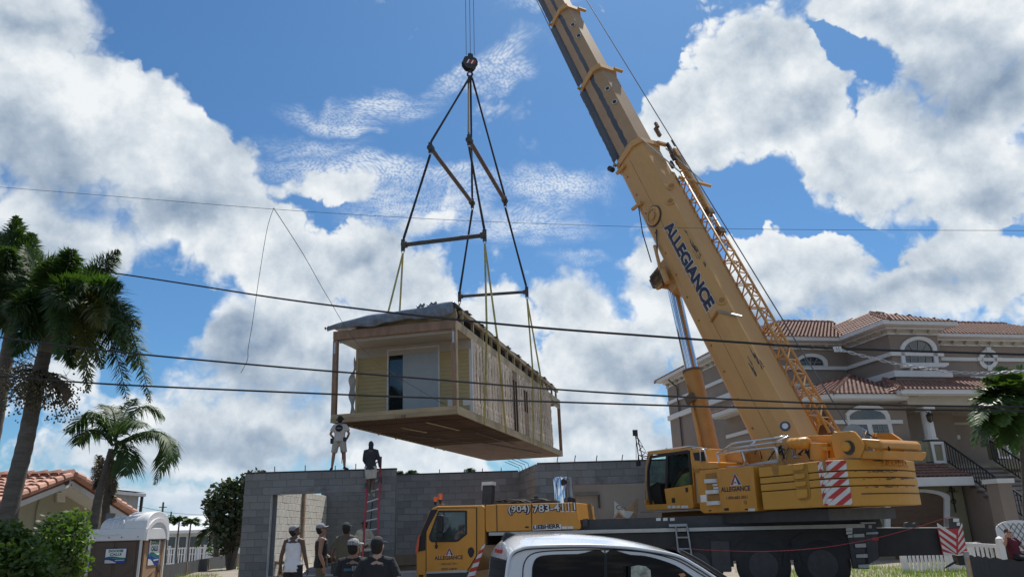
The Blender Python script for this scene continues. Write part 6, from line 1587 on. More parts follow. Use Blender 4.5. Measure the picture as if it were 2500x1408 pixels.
# downspout and small side porch on the left flank
hbox('downspout', -.14, -.06, 9.2, 9.3, 3.5, zE-.6, mat('dark_pipe', (.10, .08, .075), .5)); 
MB().bar((-.10, 9.25, zE-.6), (-.6, 9.25, zE-.15), .08).build('downspout', mat('dark_pipe', (.10, .08, .075), .5), hs)
zs2 = HFR.px(1650, 1068, -1).z
sa = [HFR.px(*p, -2.2) for p in ((1614, 1086), (1690, 1066))]
roof_plane(hs, HI, [HW(-2.4, 12.5, 3.9), HW(-2.4, 4, 3.9), HW(0, 4, 4.7), HW(0, 12.5, 4.7)], M_TILEL, M_UNDER, w=.21, l=.32)
hbox('gutter', -2.55, -2.38, 4, 12.6, 3.70, 3.92, M_TRIM); hbox('soffit', -2.38, -.05, 4, 12.5, 3.68, 3.74, M_TRIM)
hbox('wall', -1.6, -.02, 4.6, 12, 0, 3.67, M_STU)
wv = MB().box(-1.68, -1.62, 6.6, 7.8, 2.2, 3.4).build('window', M_TRIM, hs); MB().box(-1.695, -1.682, 6.75, 7.65, 2.32, 3.28).build('pane', M_HGL, wv)

# ------------------------------------------------------------------ low house on the left with salmon tiles
M_LST = mat('beige_stucco', (0.35, 0.335, 0.235), 0.9, var=.10, vscale=.8, dirt=.35, dirtcol=(.22, .21, .16), bump=.15)
XL = -11.9
pk = PX(178, 1163, XL); nr = PX(40, 1216, XL); fr2 = PX(332, 1262, XL)
k1 = 2.1; k2 = 1.5
nr2 = pk+(nr-pk)*k1; fr3 = pk+(fr2-pk)*k2
lh = empty('tiled_bungalow', 'low beige bungalow with salmon barrel tile roof behind the palms', 'house', (XL-4, pk.y, 0))
LI = Matrix.Translation(-lh.location)
LO = Vector(lh.location)
def lb(name, pts, x0, x1, mt, parent=None): return MB().prism([(p.y-LO.y, p.z) for p in pts], lambda u, v, t: (t-LO.x, u, v), x0, x1).build(name, mt, parent or lh)
down = Vector((0, 0, -.22)); ins = .55
wallp = [Vector((0, nr2.y+ins, 0)), Vector((0, fr3.y-ins, 0)), Vector((0, fr3.y-ins, fr3.z-.2+.15)), Vector((0, pk.y, pk.z-.28)), Vector((0, nr2.y+ins, nr2.z-.05))]
lb('gable_wall', wallp, XL-12, XL-.55, M_LST)
Wx = Vector((-13, 0, 0))
bud2 = TileBudget(290)
roof_plane(lh, LI, [nr2+Wx, nr2, pk, pk+Wx], M_TILEL, M_UNDER, w=.26, l=.38, budget=bud2)
roof_plane(lh, LI, [fr3, fr3+Wx, pk+Wx, pk], M_TILEL, M_UNDER, w=.26, l=.38)
ridge_caps(lh, LI, pk+Vector((0, 0, .05)), pk+Wx+Vector((0, 0, .05)), M_TILEL, r=.13)
ridge_caps(lh, LI, fr3+Vector((.02, 0, .06)), pk+Vector((.02, 0, .06)), M_TILEL, r=.11); ridge_caps(lh, LI, nr2+Vector((.02, 0, .06)), pk+Vector((.02, 0, .06)), M_TILEL, r=.11)
fa = MB()
for a, b in ((nr2, pk), (fr3, pk)): fa.bar(a-LO+Vector((-.03, 0, -.13)), b-LO+Vector((-.03, 0, -.13)), .05, .22)
fa.build('fascia', M_TRIM, lh)
so_ = MB()
for a, b in ((nr2, pk), (fr3, pk)): so_.bar(a-LO+Vector((-.32, 0, -.24)), b-LO+Vector((-.32, 0, -.24)), .52, .03, up=(0, 0, 1))
so_.build('soffit', M_TRIM, lh)
Z2L = dict(off=(0, 850), s=2.523)
def lp(px, py, x): q = PX(*z1(px, py, **Z2L), x); return q
wx = XL-.55
ven = lb('gable_vent', [lp(a, b, wx) for a, b in ((335, 880), (393, 885), (388, 950), (335, 945))], wx, wx+.04, M_LST)
for k in range(6):
    a, b = lp(340, 890+10*k, wx), lp(388, 893+10*k, wx); MB().bar(a-LO+Vector((.05, 0, 0)), b-LO+Vector((.05, 0, 0)), .03, .035).build('louver', M_CMUL, ven)
for o4, i4 in (([(190, 1130), (295, 1125), (292, 1270), (190, 1272)], [(206, 1140), (284, 1136), (282, 1255), (204, 1258)]), ([(20, 1120), (118, 1118), (98, 1285), (5, 1290)], [(32, 1132), (102, 1130), (84, 1270), (18, 1275)])):
    w_ = MB().ring([(p.y-LO.y, p.z) for p in [lp(*q, wx) for q in o4]], [(p.y-LO.y, p.z) for p in [lp(*q, wx) for q in i4]], lambda u, v, t: (t-LO.x, u, v), wx-.02, wx+.06).build('window', M_TRIM, lh)
    lb('pane', [lp(*q, wx) for q in i4], wx+.005, wx+.015, M_HGL, w_)
    a, b = lp(i4[0][0], (i4[0][1]+i4[3][1])/2, wx), lp(i4[1][0], (i4[1][1]+i4[2][1])/2, wx); MB().bar(a-LO+Vector((.03, 0, 0)), b-LO+Vector((.03, 0, 0)), .05, .06).build('sash_bar', M_TRIM, w_)
MB().tube([p-LO+Vector((.03, 0, 0)) for p in (lp(245, 905, wx), lp(218, 1000, wx), lp(205, 1130, wx))], .02, 6).build('conduit', M_LST, lh)
a = lp(408, 828, XL); MB().lathe([(.05, -.06), (.09, .0), (.06, .08)], 10, a-LO).build('flood_lamp', M_DARK, lh)

# ------------------------------------------------------------------ far things on the left
def gy_(px, py, Y): return PY(px, py, Y)
fh = empty('grey_house', 'grey flat roofed house partly hidden behind the bungalow roof', 'house', PY(318, 1250, 40)); q = fh.location
a, b = PY(235, 1203, 40)-q, PY(284, 1206, 40)-q
MB().box(a.x-2, b.x-.1, 0, 2.6, -4, b.z).build('wall', mat('grey_wall', (.36, .36, .36), .9), fh); MB().box(a.x-2.2, b.x+.15, -.4, 2.9, b.z, b.z+.16).build('roof', mat('grey_roof', (.30, .31, .34), .7), fh)
MB().prism([(a.x-2.2, b.z+.22), (b.x+.15, b.z+.22), (b.x-1.0, b.z+.45), (a.x-2.2, b.z+.45)], lambda u, v, t: (u, t, v), -.3, 2.8).build('roof', mat('grey_roof', (.30, .31, .34), .7), fh)
MB().box(b.x-.05, b.x+.08, 2.7, 2.8, -4, b.z).build('post', M_DARK, fh); MB().box(a.x+.3, a.x+.9, -.03, .0, -1.2, -.4).build('window', M_HGL, fh)
wh = empty('white_house', 'long low white house with many windows behind the far white fence', 'house', PY(470, 1330, 70)); q = Vector(wh.location)
def wp(px, py): return PY(px, py, 70)-q
e0, e1 = wp(398, 1298), wp(610, 1291); r0_, r1_ = wp(420, 1268), wp(600, 1262)
MB().box(e0.x, e1.x, .0, 8, -3.2, e0.z).build('wall', mat('far_white', (.66, .67, .66), .8), wh)
MB().prism([(-.9, e0.z), (5, r0_.z+.4), (9, e0.z)], lambda u, v, t: (t, u, v), e0.x-.6, e1.x+.6).build('roof', mat('white_metal_roof', (.62, .64, .66), .5), wh)
MB().box(e0.x-.5, e1.x+.5, -.95, -.75, e0.z-.15, e0.z+.1).build('fascia', M_WHITE, wh)
for i in range(9):
    x = e0.x+.5+i*.95
    w_ = MB().box(x, x+.75, -.06, .0, -1.6, e0.z-.35).build('window', M_WHITE, wh)
    MB().box(x+.07, x+.68, -.075, -.062, -1.5, -.75).build('pane', M_HGL, w_); MB().box(x+.07, x+.68, -.075, -.062, -.68, e0.z-.43).build('pane', M_HGL, w_)
x = wp(550, 1310).x; w_ = MB().box(x, x+1.3, -.06, .0, -2.6, e0.z-.4).build('window', M_WHITE, wh); MB().box(x+.1, x+1.2, -.08, -.062, -2.5, e0.z-.5).build('pane', M_HGL, w_)
# white picket fence, far left
fn = empty('white_fence', 'far white vinyl fence with open pickets in front of the long white house', 'fence', PY(490, 1377, 60)); q = Vector(fn.location)
xa_, xb_ = PY(398, 1350, 60).x-q.x, PY(640, 1350, 60).x-q.x; zt_ = PY(480, 1334, 60).z-q.z; zb_ = -.25
for z in (zt_-.12, .05): MB().box(xa_, xb_, -.03, .03, z, z+.09).build('rail', M_WHITE, fn)
pm = None; x = xa_
while x < xb_:
    if pm is None: pm = MB().box(-.035, .035, -.02, .02, zb_, zt_-.0).build('picket', M_WHITE, fn); pm.location.x = x
    else: c = pm.copy(); COL.objects.link(c); c.parent = fn; c.location.x = x
    x += .20
for px in (413, 432, 486, 500, 520, 538, 552, 566): 
    xx = PY(px, 1350, 60).x-q.x; po = MB().box(xx-.07, xx+.07, -.09, -.035, zb_, zt_+.08).build('post', M_WHITE, fn); MB().box(xx-.10, xx+.10, -.12, -.02, zt_+.081, zt_+.13).build('post_cap', M_WHITE, po)
x0_, x1_ = PY(495, 1350, 60).x-q.x, PY(518, 1350, 60).x-q.x
MB().box(x0_, xb_, -.025, .025, .15, zt_-.13).build('panel', M_WHITE, fn)
# black silt fences
M_SILT = mat('silt_fabric', (.035, .038, .042), .8, var=.3, vscale=2)
def silt(name, label, pts, h, bot):
    t = empty(name, label, 'fence', pts[0]); q = Vector(t.location); m_ = MB()
    n = 30; P = [Vector(p)-q for p in pts]
    def f(u, v):
        s = u*(len(P)-1); i = min(int(s), len(P)-2); p = P[i].lerp(P[i+1], s-i); return p+Vector((0, .012*math.sin(u*60), -bot*(1-v)+.012*math.sin(u*37)*v))
    m_.grid(f, n, 3); o = m_.build('fabric', M_SILT, t, smooth=True)
    for k in range(5): p = P[0].lerp(P[-1], k/4); MB().bar(p+Vector((0, .05, -bot)), p+Vector((0, .05, -.02)), .04).build('stake', M_WOOD, t)
silt('silt_fence', 'low black silt fence running back along the lot beside the portable toilet', [PY(380, 1382, 26), PY(584, 1349, 46)], .7, 1.1)
silt('silt_fence', 'black silt fence sagging on a post at the lower right corner', [PY(2366, 1355, 13.0), PY(2420, 1360, 12.6), PY(2530, 1372, 12)], .7, 1.0)
p = PY(2358, 1345, 13.2); ob = tag(MB().tube([p, (p.x, p.y, gz(p.x, p.y))], .045, 10).build('post', M_STEEL), 'round grey post at the end of the right black silt fence', 'post')
# right white picket fence
rf = empty('picket_fence', 'white vinyl picket fence behind the crane tail', 'fence', PY(2290, 1390, 26)); q = Vector(rf.location)
def rp(px, py, Y): return PY(px, py, Y)-q
def pk_run(pa, pb, zt1, zt2, h, n, nm='picket'):
    global _pk
    for k in range(n):
        p = pa.lerp(pb, k/(n-1)); zt = zt1+(zt2-zt1)*k/(n-1)
        o = MB().box(-.035, .035, -.018, .018, -h, 0).build('picket', M_WHITE, rf) if _pk is None else _pk.copy()
        if _pk is None: _pk = o
        else: COL.objects.link(o); o.parent = rf
        o.location = (p.x, p.y, zt)
_pk = None
A1_, A2_ = rp(2200, 1352, 25.0), rp(2375, 1352, 25.0); zt = rp(2380, 1322, 25).z
pk_run(A1_, A2_, zt, zt, 1.05, 19)
B1_, B2_ = rp(2352, 1325, 25.0), rp(2440, 1318, 22.6)
pk_run(B1_, B2_, zt-.05, zt-.05, 1.0, 9)
for a, b in ((A1_, A2_), (B1_, B2_)):
    for dz in (-.06, -.95): MB().bar(Vector((a.x, a.y, zt+dz)), Vector((b.x, b.y, zt+dz)), .05, .10).build('rail', M_WHITE, rf)
for p, d in ((B2_, .12), (A1_+(A2_-A1_)*.02, .05), (rp(2318, 1352, 25), .05)):
    po = MB().box(p.x-.075, p.x+.075, p.y-.075, p.y+.075, zt-1.05, zt+d).build('post', M_WHITE, rf); MB().lathe([(.11, 0), (.11, .03), (.02, .09)], 4, (p.x, p.y, zt+d)).build('post_cap', M_WHITE, po)
# lattice trellis and dark bin by the stair
tr = empty('garden_trellis', 'white arched garden trellis behind the seated woman', 'trellis', PY(2485, 1300, 24)); q = Vector(tr.location); 
arc = [(-.62, -.5)]+[(-.62*math.cos(t), .25*math.sin(t)+.12) for t in [math.pi*i/10 for i in range(11)]]+[(.62, -.5)]
MB().prism(arc, lambda u, v, t: (u, t, v), .0, .03).build('backing', M_WHITE, tr)
for k in range(-6, 7):
    for s in (-1, 1):
        x = k*.17; b = MB().bar((x-.30*s, -.012, -.45), (x+.25*s, -.012, .28), .018, .012, up=(0, 1, 0))
        if abs(x) < .42: b.build('lattice_strip', mat('grey_bar', (.22, .24, .24), .6), tr)
bn = empty('garden_bench', 'dark covered bench beside the white picket fence', 'bench', PY(2380, 1334, 26.5)); 
q = MB(); q.grid(lambda u, v: (-.6+1.3*u, .05*math.sin(u*9)-.3*v, .16*math.sin(u*math.pi)**.5-.30*v-.3*(1-math.sin(u*math.pi))), 12, 4); oo = q.build('cover', M_BLACK, bn, smooth=True); oo.modifiers.new('s', 'SOLIDIFY').thickness = .03
MB().box(-.55, .6, -.35, .1, -.75, -.35).build('seat', M_BLACK, bn)
# ------------------------------------------------------------------ palms and trees
M_FROND = leafmat('palm_frond', (0.040, 0.080, 0.022), trans=.28, rough=.62)
M_FRONDY = leafmat('palm_frond_olive', (0.085, 0.095, 0.028), trans=.3)
M_FRONDL = leafmat('palm_frond_fresh', (0.065, 0.12, 0.030), trans=.3)
M_DEAD = mat('dead_frond', (.085, .065, .045), .9, var=.3)
M_TRUNK = mat('palm_trunk', (.11, .098, .085), .95, var=.25, vscale=3, dirt=.6, dirtcol=(.05, .045, .04), bump=.6, bscale=12, streak=(1, 1, 5))
M_SHAFT = mat('crown_shaft', (.17, .17, .13), .6, var=.2, streak=(1, 1, .2))
def frond(name, c, tip, sag, mt, parent, org, w=.55, n=60, plume=False, stem=.03, rs=None, lw=.022, ctl=None, dr=(.10, .42)):
    """arching frond from c to tip; sag lifts the middle of the arch"""
    rs = rs or random
    c, tip = Vector(c)-org, Vector(tip)-org; d = tip-c; L = d.length
    mid = c+d*.45+Vector((0, 0, sag*L)) if ctl is None else Vector(ctl)-org
    P = lambda t: c*(1-t)**2+mid*2*t*(1-t)+tip*t*t
    b = MB(); b.tube([P(i/9) for i in range(10)], [stem*(1-.85*i/9) for i in range(10)], 5)
    for i in range(n):
        t = .10+.90*i/n; p = P(t); tg = (P(min(1, t+.02))-P(max(0, t-.02))).normalized()
        sd = tg.cross(Vector((0, 0, 1)))
        if sd.length < .1: sd = Vector((1, 0, 0))
        sd.normalize(); up = sd.cross(tg).normalized()
        env = (math.sin(math.pi*min(1, t*.85+.15))**.6)*(1.0 if t < .9 else 1.0)
        for s in ((-1, 1) if not plume else (-1, 1, -.5, .5, 0)):
            ln = w*env*rs.uniform(.75, 1.1)
            if plume:
                a = rs.uniform(0, math.tau); dirv_ = (sd*math.cos(a)+up*math.sin(a))*.85+tg*rs.uniform(.35, .8)
            else:
                dirv_ = sd*s*rs.uniform(.75, .95)+tg*rs.uniform(.45, .75)+up*rs.uniform(-.05, .35)
            dirv_.normalize(); e = p+dirv_*ln*.55; droop = Vector((0, 0, -1))*ln*rs.uniform(*dr); f = p+dirv_*ln+droop
            wd = dirv_.cross(up if abs(dirv_.dot(up)) < .9 else tg).normalized()*lw*rs.uniform(.7, 1.2)
            o = len(b.v); b.v += [tuple(p-wd*.4), tuple(p+wd*.4), tuple(e+wd+droop*.25), tuple(e-wd+droop*.25), tuple(f)]
            b.f += [(o, o+1, o+2, o+3), (o+3, o+2, o+4)]
    me = bpy.data.meshes.new(name); me.from_pydata(b.v, [], b.f); me.materials.append(mt)
    return link(name, me, parent)
def trunk(pts, rad, mt, parent, org, rings=0.0, name='trunk'):
    P = [Vector(p)-org for p in pts]; b = MB(); q = []; rr = []
    n = 40
    for i in range(n+1):
        s = i/n*(len(P)-1); k = min(int(s), len(P)-2); f = s-k
        a = P[max(k-1, 0)]; bb = P[k]; c = P[k+1]; d = P[min(k+2, len(P)-1)]
        q.append(.5*((2*bb)+(c-a)*f+(2*a-5*bb+4*c-d)*f*f+(3*bb-a-3*c+d)*f**3)); r = rad[k]+(rad[k+1]-rad[k])*f
        rr.append(r*(1+rings*(1 if i % 2 else -1)+random.uniform(-.01, .01)))
    b.tube(q, rr, 12); return b.build(name, mt, parent, smooth=True)
def palm(label, base_px, Y, pts_px, rads, crown_px, tips, mt=None, w=.5, n=60, plume=False, sag=.25, name='palm_tree', lw=.022, stem=.035, group=None, dr=(.10, .42)):
    b = PY(*base_px, Y); b.z = gz(b.x, Y); t = empty(name, label, 'palm', b, 0, group); org = Vector(b)
    pts = [b]+[PY(x, y, Y) for x, y in pts_px]; trunk(pts, rads, M_TRUNK, t, org, .03)
    c = PY(*crown_px, Y); rs = random.Random(sum(map(ord, label)) % 1000)
    for i, tip in enumerate(tips):
        tx, ty, dY = tip[:3]; sg = tip[3] if len(tip) > 3 else sag; m_ = tip[4] if len(tip) > 4 else (mt or M_FROND)
        frond('frond', c+Vector((rs.uniform(-.08, .08), rs.uniform(-.08, .08), rs.uniform(-.1, .1))), PY(tx, ty, Y+dY), sg, m_, t, org, w*rs.uniform(.9, 1.1), n, plume, stem, rs, lw, PY(tip[5], tip[6], Y+tip[2]*.6) if len(tip) > 6 else None, dr)
    return t, org
random.seed(21)
# two tall bushy palms at the left edge
pa_, oa = palm('tall bushy palm with fruit clusters, its dark trunk crossing the bungalow roof', (2, 1390), 16.5, [(22, 1250), (62, 1080), (92, 930), (112, 850)], [.20, .18, .165, .155, .14],
     (124, 775), [(292, 612, .6, .12), (345, 800, .2, .42), (368, 985, -.3, .95), (312, 985, .8, .9), (215, 960, -1.2, .85, M_FRONDY), (240, 655, 1.2, .10), (60, 600, .5, .1), (175, 610, -.6, .15), (-60, 800, .2, .3), (255, 800, -1.4, .5, M_FRONDY), (30, 870, -1.0, .6), (300, 700, -1.0, .25), (330, 905, 1.2, .8), (140, 880, -1.6, .8), (80, 650, 1.2, .1), (-20, 690, .9, .2), (270, 720, .3, .35), (200, 690, -1.5, .3), (310, 860, -.8, .7), (180, 900, .9, .7), (120, 640, -.5, .15), (250, 900, 1.3, .75), (20, 760, -1.4, .4), (160, 740, -1.8, .4), (350, 900, .9, .7)], plume=True, w=.56, n=125, lw=.019)
trunk([PY(110, 860, 16.5), PY(124, 800, 16.5), PY(130, 745, 16.5)], [.17, .15, .09], M_SHAFT, pa_, oa, 0, 'crown_shaft')
pb_, ob_ = palm('tall palm at the far left with one upright plume and a green grey trunk', (-60, 1400), 18.0, [(-40, 1200), (-5, 1000), (20, 850), (30, 790)], [.18, .17, .155, .145, .135],
     (34, 705), [(40, 528, .2, .02), (-20, 560, .2, .1), (165, 640, .5, .25), (150, 760, -.8, .45), (-80, 700, .1, .3), (95, 610, .8, .12), (-50, 830, .4, .6), (70, 830, -1, .7), (200, 720, .8, .35), (110, 800, 1.0, .6), (20, 610, -.8, .15), (120, 700, -1.2, .3), (60, 760, 1.2, .4), (-10, 780, -1, .5), (80, 570, .3, .06)], plume=True, w=.54, n=115, lw=.019)
# fruit clusters hanging below the crown shaft
M_FRUIT = mat('palm_fruit', (.085, .075, .035), .6, var=.4, vscale=9, rnd=.2); rs = random.Random(31)
for (cx, cy, r, dY) in ((45, 985, .52, -.3), (150, 985, .42, -.2), (100, 960, .38, -.5), (20, 930, .40, .3)):
    c = PY(cx, cy, 16.5+dY)-oa; b = MB(); a0 = PY(98, 905, 16.5)-oa
    for k in range(16):
        e = c+Vector((rs.uniform(-r, r), rs.uniform(-r*.6, r*.6), rs.uniform(-r*.9, r*.9))); m1 = (a0+e)/2+Vector((0, 0, .12)); b.tube([a0, m1, e], [.016, .01, .006], 4)
        for _ in range(22):
            q = a0.lerp(e, rs.uniform(.45, 1.05))+Vector((rs.gauss(0, .07), rs.gauss(0, .07), rs.gauss(-.03, .08))); b.ell(q, rs.uniform(.016, .026), 5, 3)
    b.build('fruit_cluster', M_FRUIT, pa_, smooth=True)
sp_ = MB().tube([PY(102, 905, 16.4)-oa, PY(150, 940, 16.2)-oa, PY(166, 965, 16.1)-oa, PY(158, 985, 16.1)-oa], [.04, .10, .09, .02], 8); sp_.build('spathe', M_DEAD, pa_, smooth=True)
for p0, p1, p2 in (((105, 905), (135, 915), (168, 925)), ((98, 895), (60, 890), (22, 880)), ((98, 880), (70, 860), (50, 870))):
    b = MB(); A, B, C_ = [PY(*p, 16.4)-oa for p in (p0, p1, p2)]
    b.tube([A, B, C_], [.022, .015, .006], 5)
    for k in range(14): q = A.lerp(C_, .4+.6*k/14); b.tube([q, q+Vector((rs.uniform(-.3, .3), rs.uniform(-.2, .2), rs.uniform(-.15, .2)))], [.007, .003], 3)
    b.build('flower_stalk', M_FRONDY, pa_)
# shorter palm by the bungalow
pm_, om = palm('shorter curved palm with arching fronds between the bungalow and the toilet cabin', (222, 1330), 18.2, [(236, 1240), (256, 1160), (273, 1095)], [.115, .10, .085, .07],
     (276, 1082), [(376, 1184, .3, 0, M_FROND, 470, 985), (402, 1018, .6, 0, M_FROND, 335, 945), (246, 988, .5, 0, M_FROND, 292, 985), (168, 1056, .2, 0, M_FROND, 225, 968), (205, 1012, -.4, 0, M_FROND, 250, 985), (424, 1118, -.4, 0, M_FROND, 420, 1010),
                   (302, 1160, -.5, 0, M_FROND, 330, 1075), (330, 972, .8, 0, M_FROND, 300, 1000), (395, 1150, .8, 0, M_FROND, 440, 1000), (188, 1085, .5, 0, M_FROND, 220, 1010), (350, 1040, -.8, 0, M_FROND, 320, 1000)], w=.52, n=64, lw=.020, dr=(.35, .95), stem=.028)
for tip in ((256, 1262), (276, 1210)): frond('dead_frond', PY(275, 1110, 18.1), PY(*tip, 18.0), -.05, M_DEAD, pm_, om, .16, 26, False, .035)
# half dead palm behind
palm('scruffy half dead palm with seed sprays behind the curved palm', (258, 1330), 21, [(258, 1260), (256, 1200)], [.10, .10, .08], (256, 1190),
     [(226, 1140, .2, .2, M_DEAD), (236, 1108, .2, .1, M_FRONDY), (284, 1140, .3, .2, M_DEAD), (228, 1180, 0, .3, M_DEAD), (280, 1200, 0, .3), (288, 1180, .3, .3), (245, 1110, -.4, .1, M_DEAD), (222, 1165, .5, .3, M_DEAD), (268, 1130, .2, .1, M_DEAD), (272, 1230, .2, .2, M_DEAD), (284, 1225, .2, .2)], w=.24, n=40, lw=.012, plume=True, stem=.02)
# fan palm in front of the stucco house
pr_, orr = palm('full glossy palm in front of the stucco house porch at the right edge', (2512, 1390), 25.5, [(2506, 1200), (2496, 1060)], [.13, .12, .11], (2474, 985),
     [(2365, 975, -.3, .25), (2372, 1040, -.4, .45), (2400, 925, .2, .2), (2440, 895, .3, .15), (2490, 890, 0, .1), (2385, 1075, .3, .5), (2420, 1060, -.8, .45), (2530, 920, 0, .2), (2560, 1000, 0, .4), (2460, 1085, -.8, .5), (2410, 990, -1, .35), (2500, 1060, -.9, .5), (2380, 1010, .8, .35), (2440, 940, -.9, .2), (2395, 950, -.6, .3), (2430, 1010, -1.2, .4), (2480, 930, -.8, .2), (2520, 1060, .4, .5), (2375, 1095, .2, .6), (2400, 1090, -.6, .55), (2440, 1095, -.2, .5), (2480, 1110, -.9, .5), (2420, 920, .4, .2), (2460, 915, -.4, .2), (2370, 990, .5, .3), (2385, 1040, -1, .45), (2450, 1040, -1.3, .45), (2500, 980, -1, .3), (2410, 1030, .9, .4), (2515, 1000, .6, .3)], mt=M_FRONDL, w=.66, n=66, lw=.042, sag=.3)
# tiny palms showing over the block walls
for i, (cx, cy, Y, sz, lab) in enumerate(((974, 1157, 62, 13, 'small distant palm top beside the doorway wall edge'), (1006, 1160, 64, 20, 'small distant palm top above the recessed block wall'), (1148, 1151, 60, 14, 'tiny distant palm top between rebar on the recessed wall'))):
    t_ = [(cx+sz*math.cos(a), cy-sz*.75*math.sin(a)+3, random.uniform(-.3, .3), .2) for a in [math.pi*(k+.3)/8 - .3 for k in range(11)]]
    palm(lab, (cx, 1330), Y, [(cx, cy+30), (cx, cy)], [.15, .13, .12], (cx, cy), t_, w=.4, n=18, lw=.05, group='distant palm tops', stem=.03)
# small palms near the white house
for i, (cx, cy, sz, lab) in enumerate(((412, 1272, 16, 'far palm in front of the left end of the white house'), (438, 1270, 18, 'far leaning palm over the white house roof'), (466, 1276, 20, 'far palm nearest the dark tree by the white house'))):
    t_ = [(cx+sz*math.cos(a), cy-sz*.6*math.sin(a)+4, random.uniform(-.3, .3), .3) for a in [math.pi*(k)/9 - .15 for k in range(11)]]
    palm(lab, (cx-8, 1372), 58, [(cx-6, 1330), (cx, cy)], [.07, .06, .05], (cx, cy), t_, mt=M_FRONDL, w=.6, n=26, lw=.06, stem=.03)

# broadleaf foliage: leaf-sized faces in clumps on real limbs
def foliage(b, c, r, n, size, rs, squash=.8):
    for _ in range(n):
        d = Vector((rs.gauss(0, 1), rs.gauss(0, 1), rs.gauss(0, 1))).normalized()*(rs.random()**.45); p = c+Vector((d.x*r, d.y*r, d.z*r*squash))
        a = Vector((rs.gauss(0, 1), rs.gauss(0, 1), rs.gauss(0, .6))).normalized(); s = a.cross(Vector((rs.gauss(0, 1), rs.gauss(0, 1), rs.gauss(0, 1)))).normalized()
        l = size*rs.uniform(.6, 1.3); w = l*.32
        b.v += [tuple(p), tuple(p+a*l*.5+s*w), tuple(p+a*l), tuple(p+a*l*.5-s*w)]; o = len(b.v)-4; b.f.append((o, o+1, o+2, o+3))
def bush(name, label, cat, base, clumps, mt, size, per, stem_r=.04, group=None, seed=1):
    rs = random.Random(seed); t = empty(name, label, cat, base, 0, group); org = Vector(base); b = MB(); s = MB()
    for (p, r) in clumps:
        c = Vector(p)-org; foliage(b, c, r, int(per*r*r), size, rs)
        for _ in range(3):
            q = c+Vector((rs.uniform(-r, r)*.6, rs.uniform(-r, r)*.6, rs.uniform(-r, r)*.4)); m_ = Vector((c.x*.3, c.y*.3, c.z*.45)); s.tube([Vector((rs.uniform(-.1, .1), rs.uniform(-.1, .1), 0)), m_, q], [stem_r, stem_r*.6, stem_r*.2], 5)
    s.build('trunk', mat('bark', (.10, .085, .07), .9, var=.3), t)
    me = bpy.data.meshes.new('crown'); me.from_pydata(b.v, [], b.f); me.materials.append(mt); link('crown', me, t); return t
M_LIME = leafmat('shrub_leaf', (0.075, 0.135, 0.028), trans=.35); M_DKL = leafmat('tree_leaf', (0.040, 0.062, 0.030), trans=.2)
rs = random.Random(12)
def clumps(lst, Y): return [(PY(x, y, Y+dy), r) for (x, y, r, dy) in lst]
def gb(px, Y): p = PY(px, 1380, Y); p.z = gz(p.x, Y); return p
bush('shrub', 'tall lime green shrub between the bungalow window and the toilet cabin', 'shrub', gb(165, 14.6), clumps([(180, 1268, 0.28, 0), (140, 1280, 0.33, .2), (175, 1310, 0.39, -.2), (120, 1315, 0.33, 0), (150, 1355, 0.46, -.1), (175, 1370, 0.35, 0), (110, 1365, 0.39, .2), (100, 1400, 0.37, 0), (155, 1410, 0.41, 0), (130, 1425, 0.46, 0), (190, 1290, 0.18, 0), (102, 1340, 0.26, 0)], 14.6), M_LIME, .10, 2600, seed=3)
bush('shrub', 'low spreading shrub at the bottom left corner', 'shrub', gb(35, 13.2), clumps([(10, 1310, .38, 0), (45, 1345, .42, 0), (5, 1365, .5, -.2), (75, 1385, .42, 0), (35, 1400, .5, 0), (105, 1415, .4, 0), (-30, 1330, .5, 0), (30, 1305, .2, 0), (-20, 1400, .5, 0)], 13.2), M_LIME, .10, 2600, seed=4)
bush('tree', 'dark broadleaf tree close behind the left end of the block building', 'tree', gb(565, 36), clumps([(545, 1205, .75, 0), (572, 1212, .85, 0), (522, 1238, .5, 0), (550, 1250, .8, 0), (585, 1188, .55, .5), (540, 1290, .6, 0), (580, 1285, .9, 0), (512, 1222, .35, 0), (562, 1183, .45, 0), (605, 1170, .45, 0), (625, 1160, .38, -.3), (645, 1162, .32, 0), (590, 1250, .8, 0), (560, 1330, .6, 0), (530, 1262, .5, 0), (508, 1250, .25, 0)], 36), M_DKL, .24, 480, .09, seed=5)
# broad drooping leaves under that tree
palm('dark clump palm with drooping fronds below the broadleaf tree', (530, 1360), 40, [(528, 1330), (525, 1300)], [.15, .14, .13], (523, 1290), [(490, 1310, 0, .4), (560, 1320, 0, .5), (500, 1280, 0, .3), (545, 1275, 0, .3), (480, 1335, 0, .6), (535, 1340, 0, .6), (510, 1345, 0, .6)], w=.6, n=24, lw=.06)
palm('small spiky palm in front of the far white fence', (530, 1372), 50, [(530, 1362)], [.1, .1], (530, 1358), [(500, 1352, 0, .2), (515, 1340, 0, .1), (530, 1336, 0, .1), (545, 1340, 0, .1), (560, 1350, 0, .2), (508, 1345, 0, .15), (552, 1346, 0, .15)], mt=M_FRONDY, w=.3, n=16, lw=.05)
# belt of far trees hiding the horizon
rs = random.Random(40); b = MB()
for i in range(150):
    x = -190+i*2.6+rs.uniform(-1, 1); y = 150+rs.uniform(-12, 12); h = rs.uniform(1.2, 2.9)*(1 if x > -70 else .8)
    foliage(b, Vector((x, y, h*.6)), h, 70, 1.3, rs, .7)
me = bpy.data.meshes.new('far_trees'); me.from_pydata(b.v, [], b.f); me.materials.append(M_DKL); link('far_trees', me, None, kind='stuff')
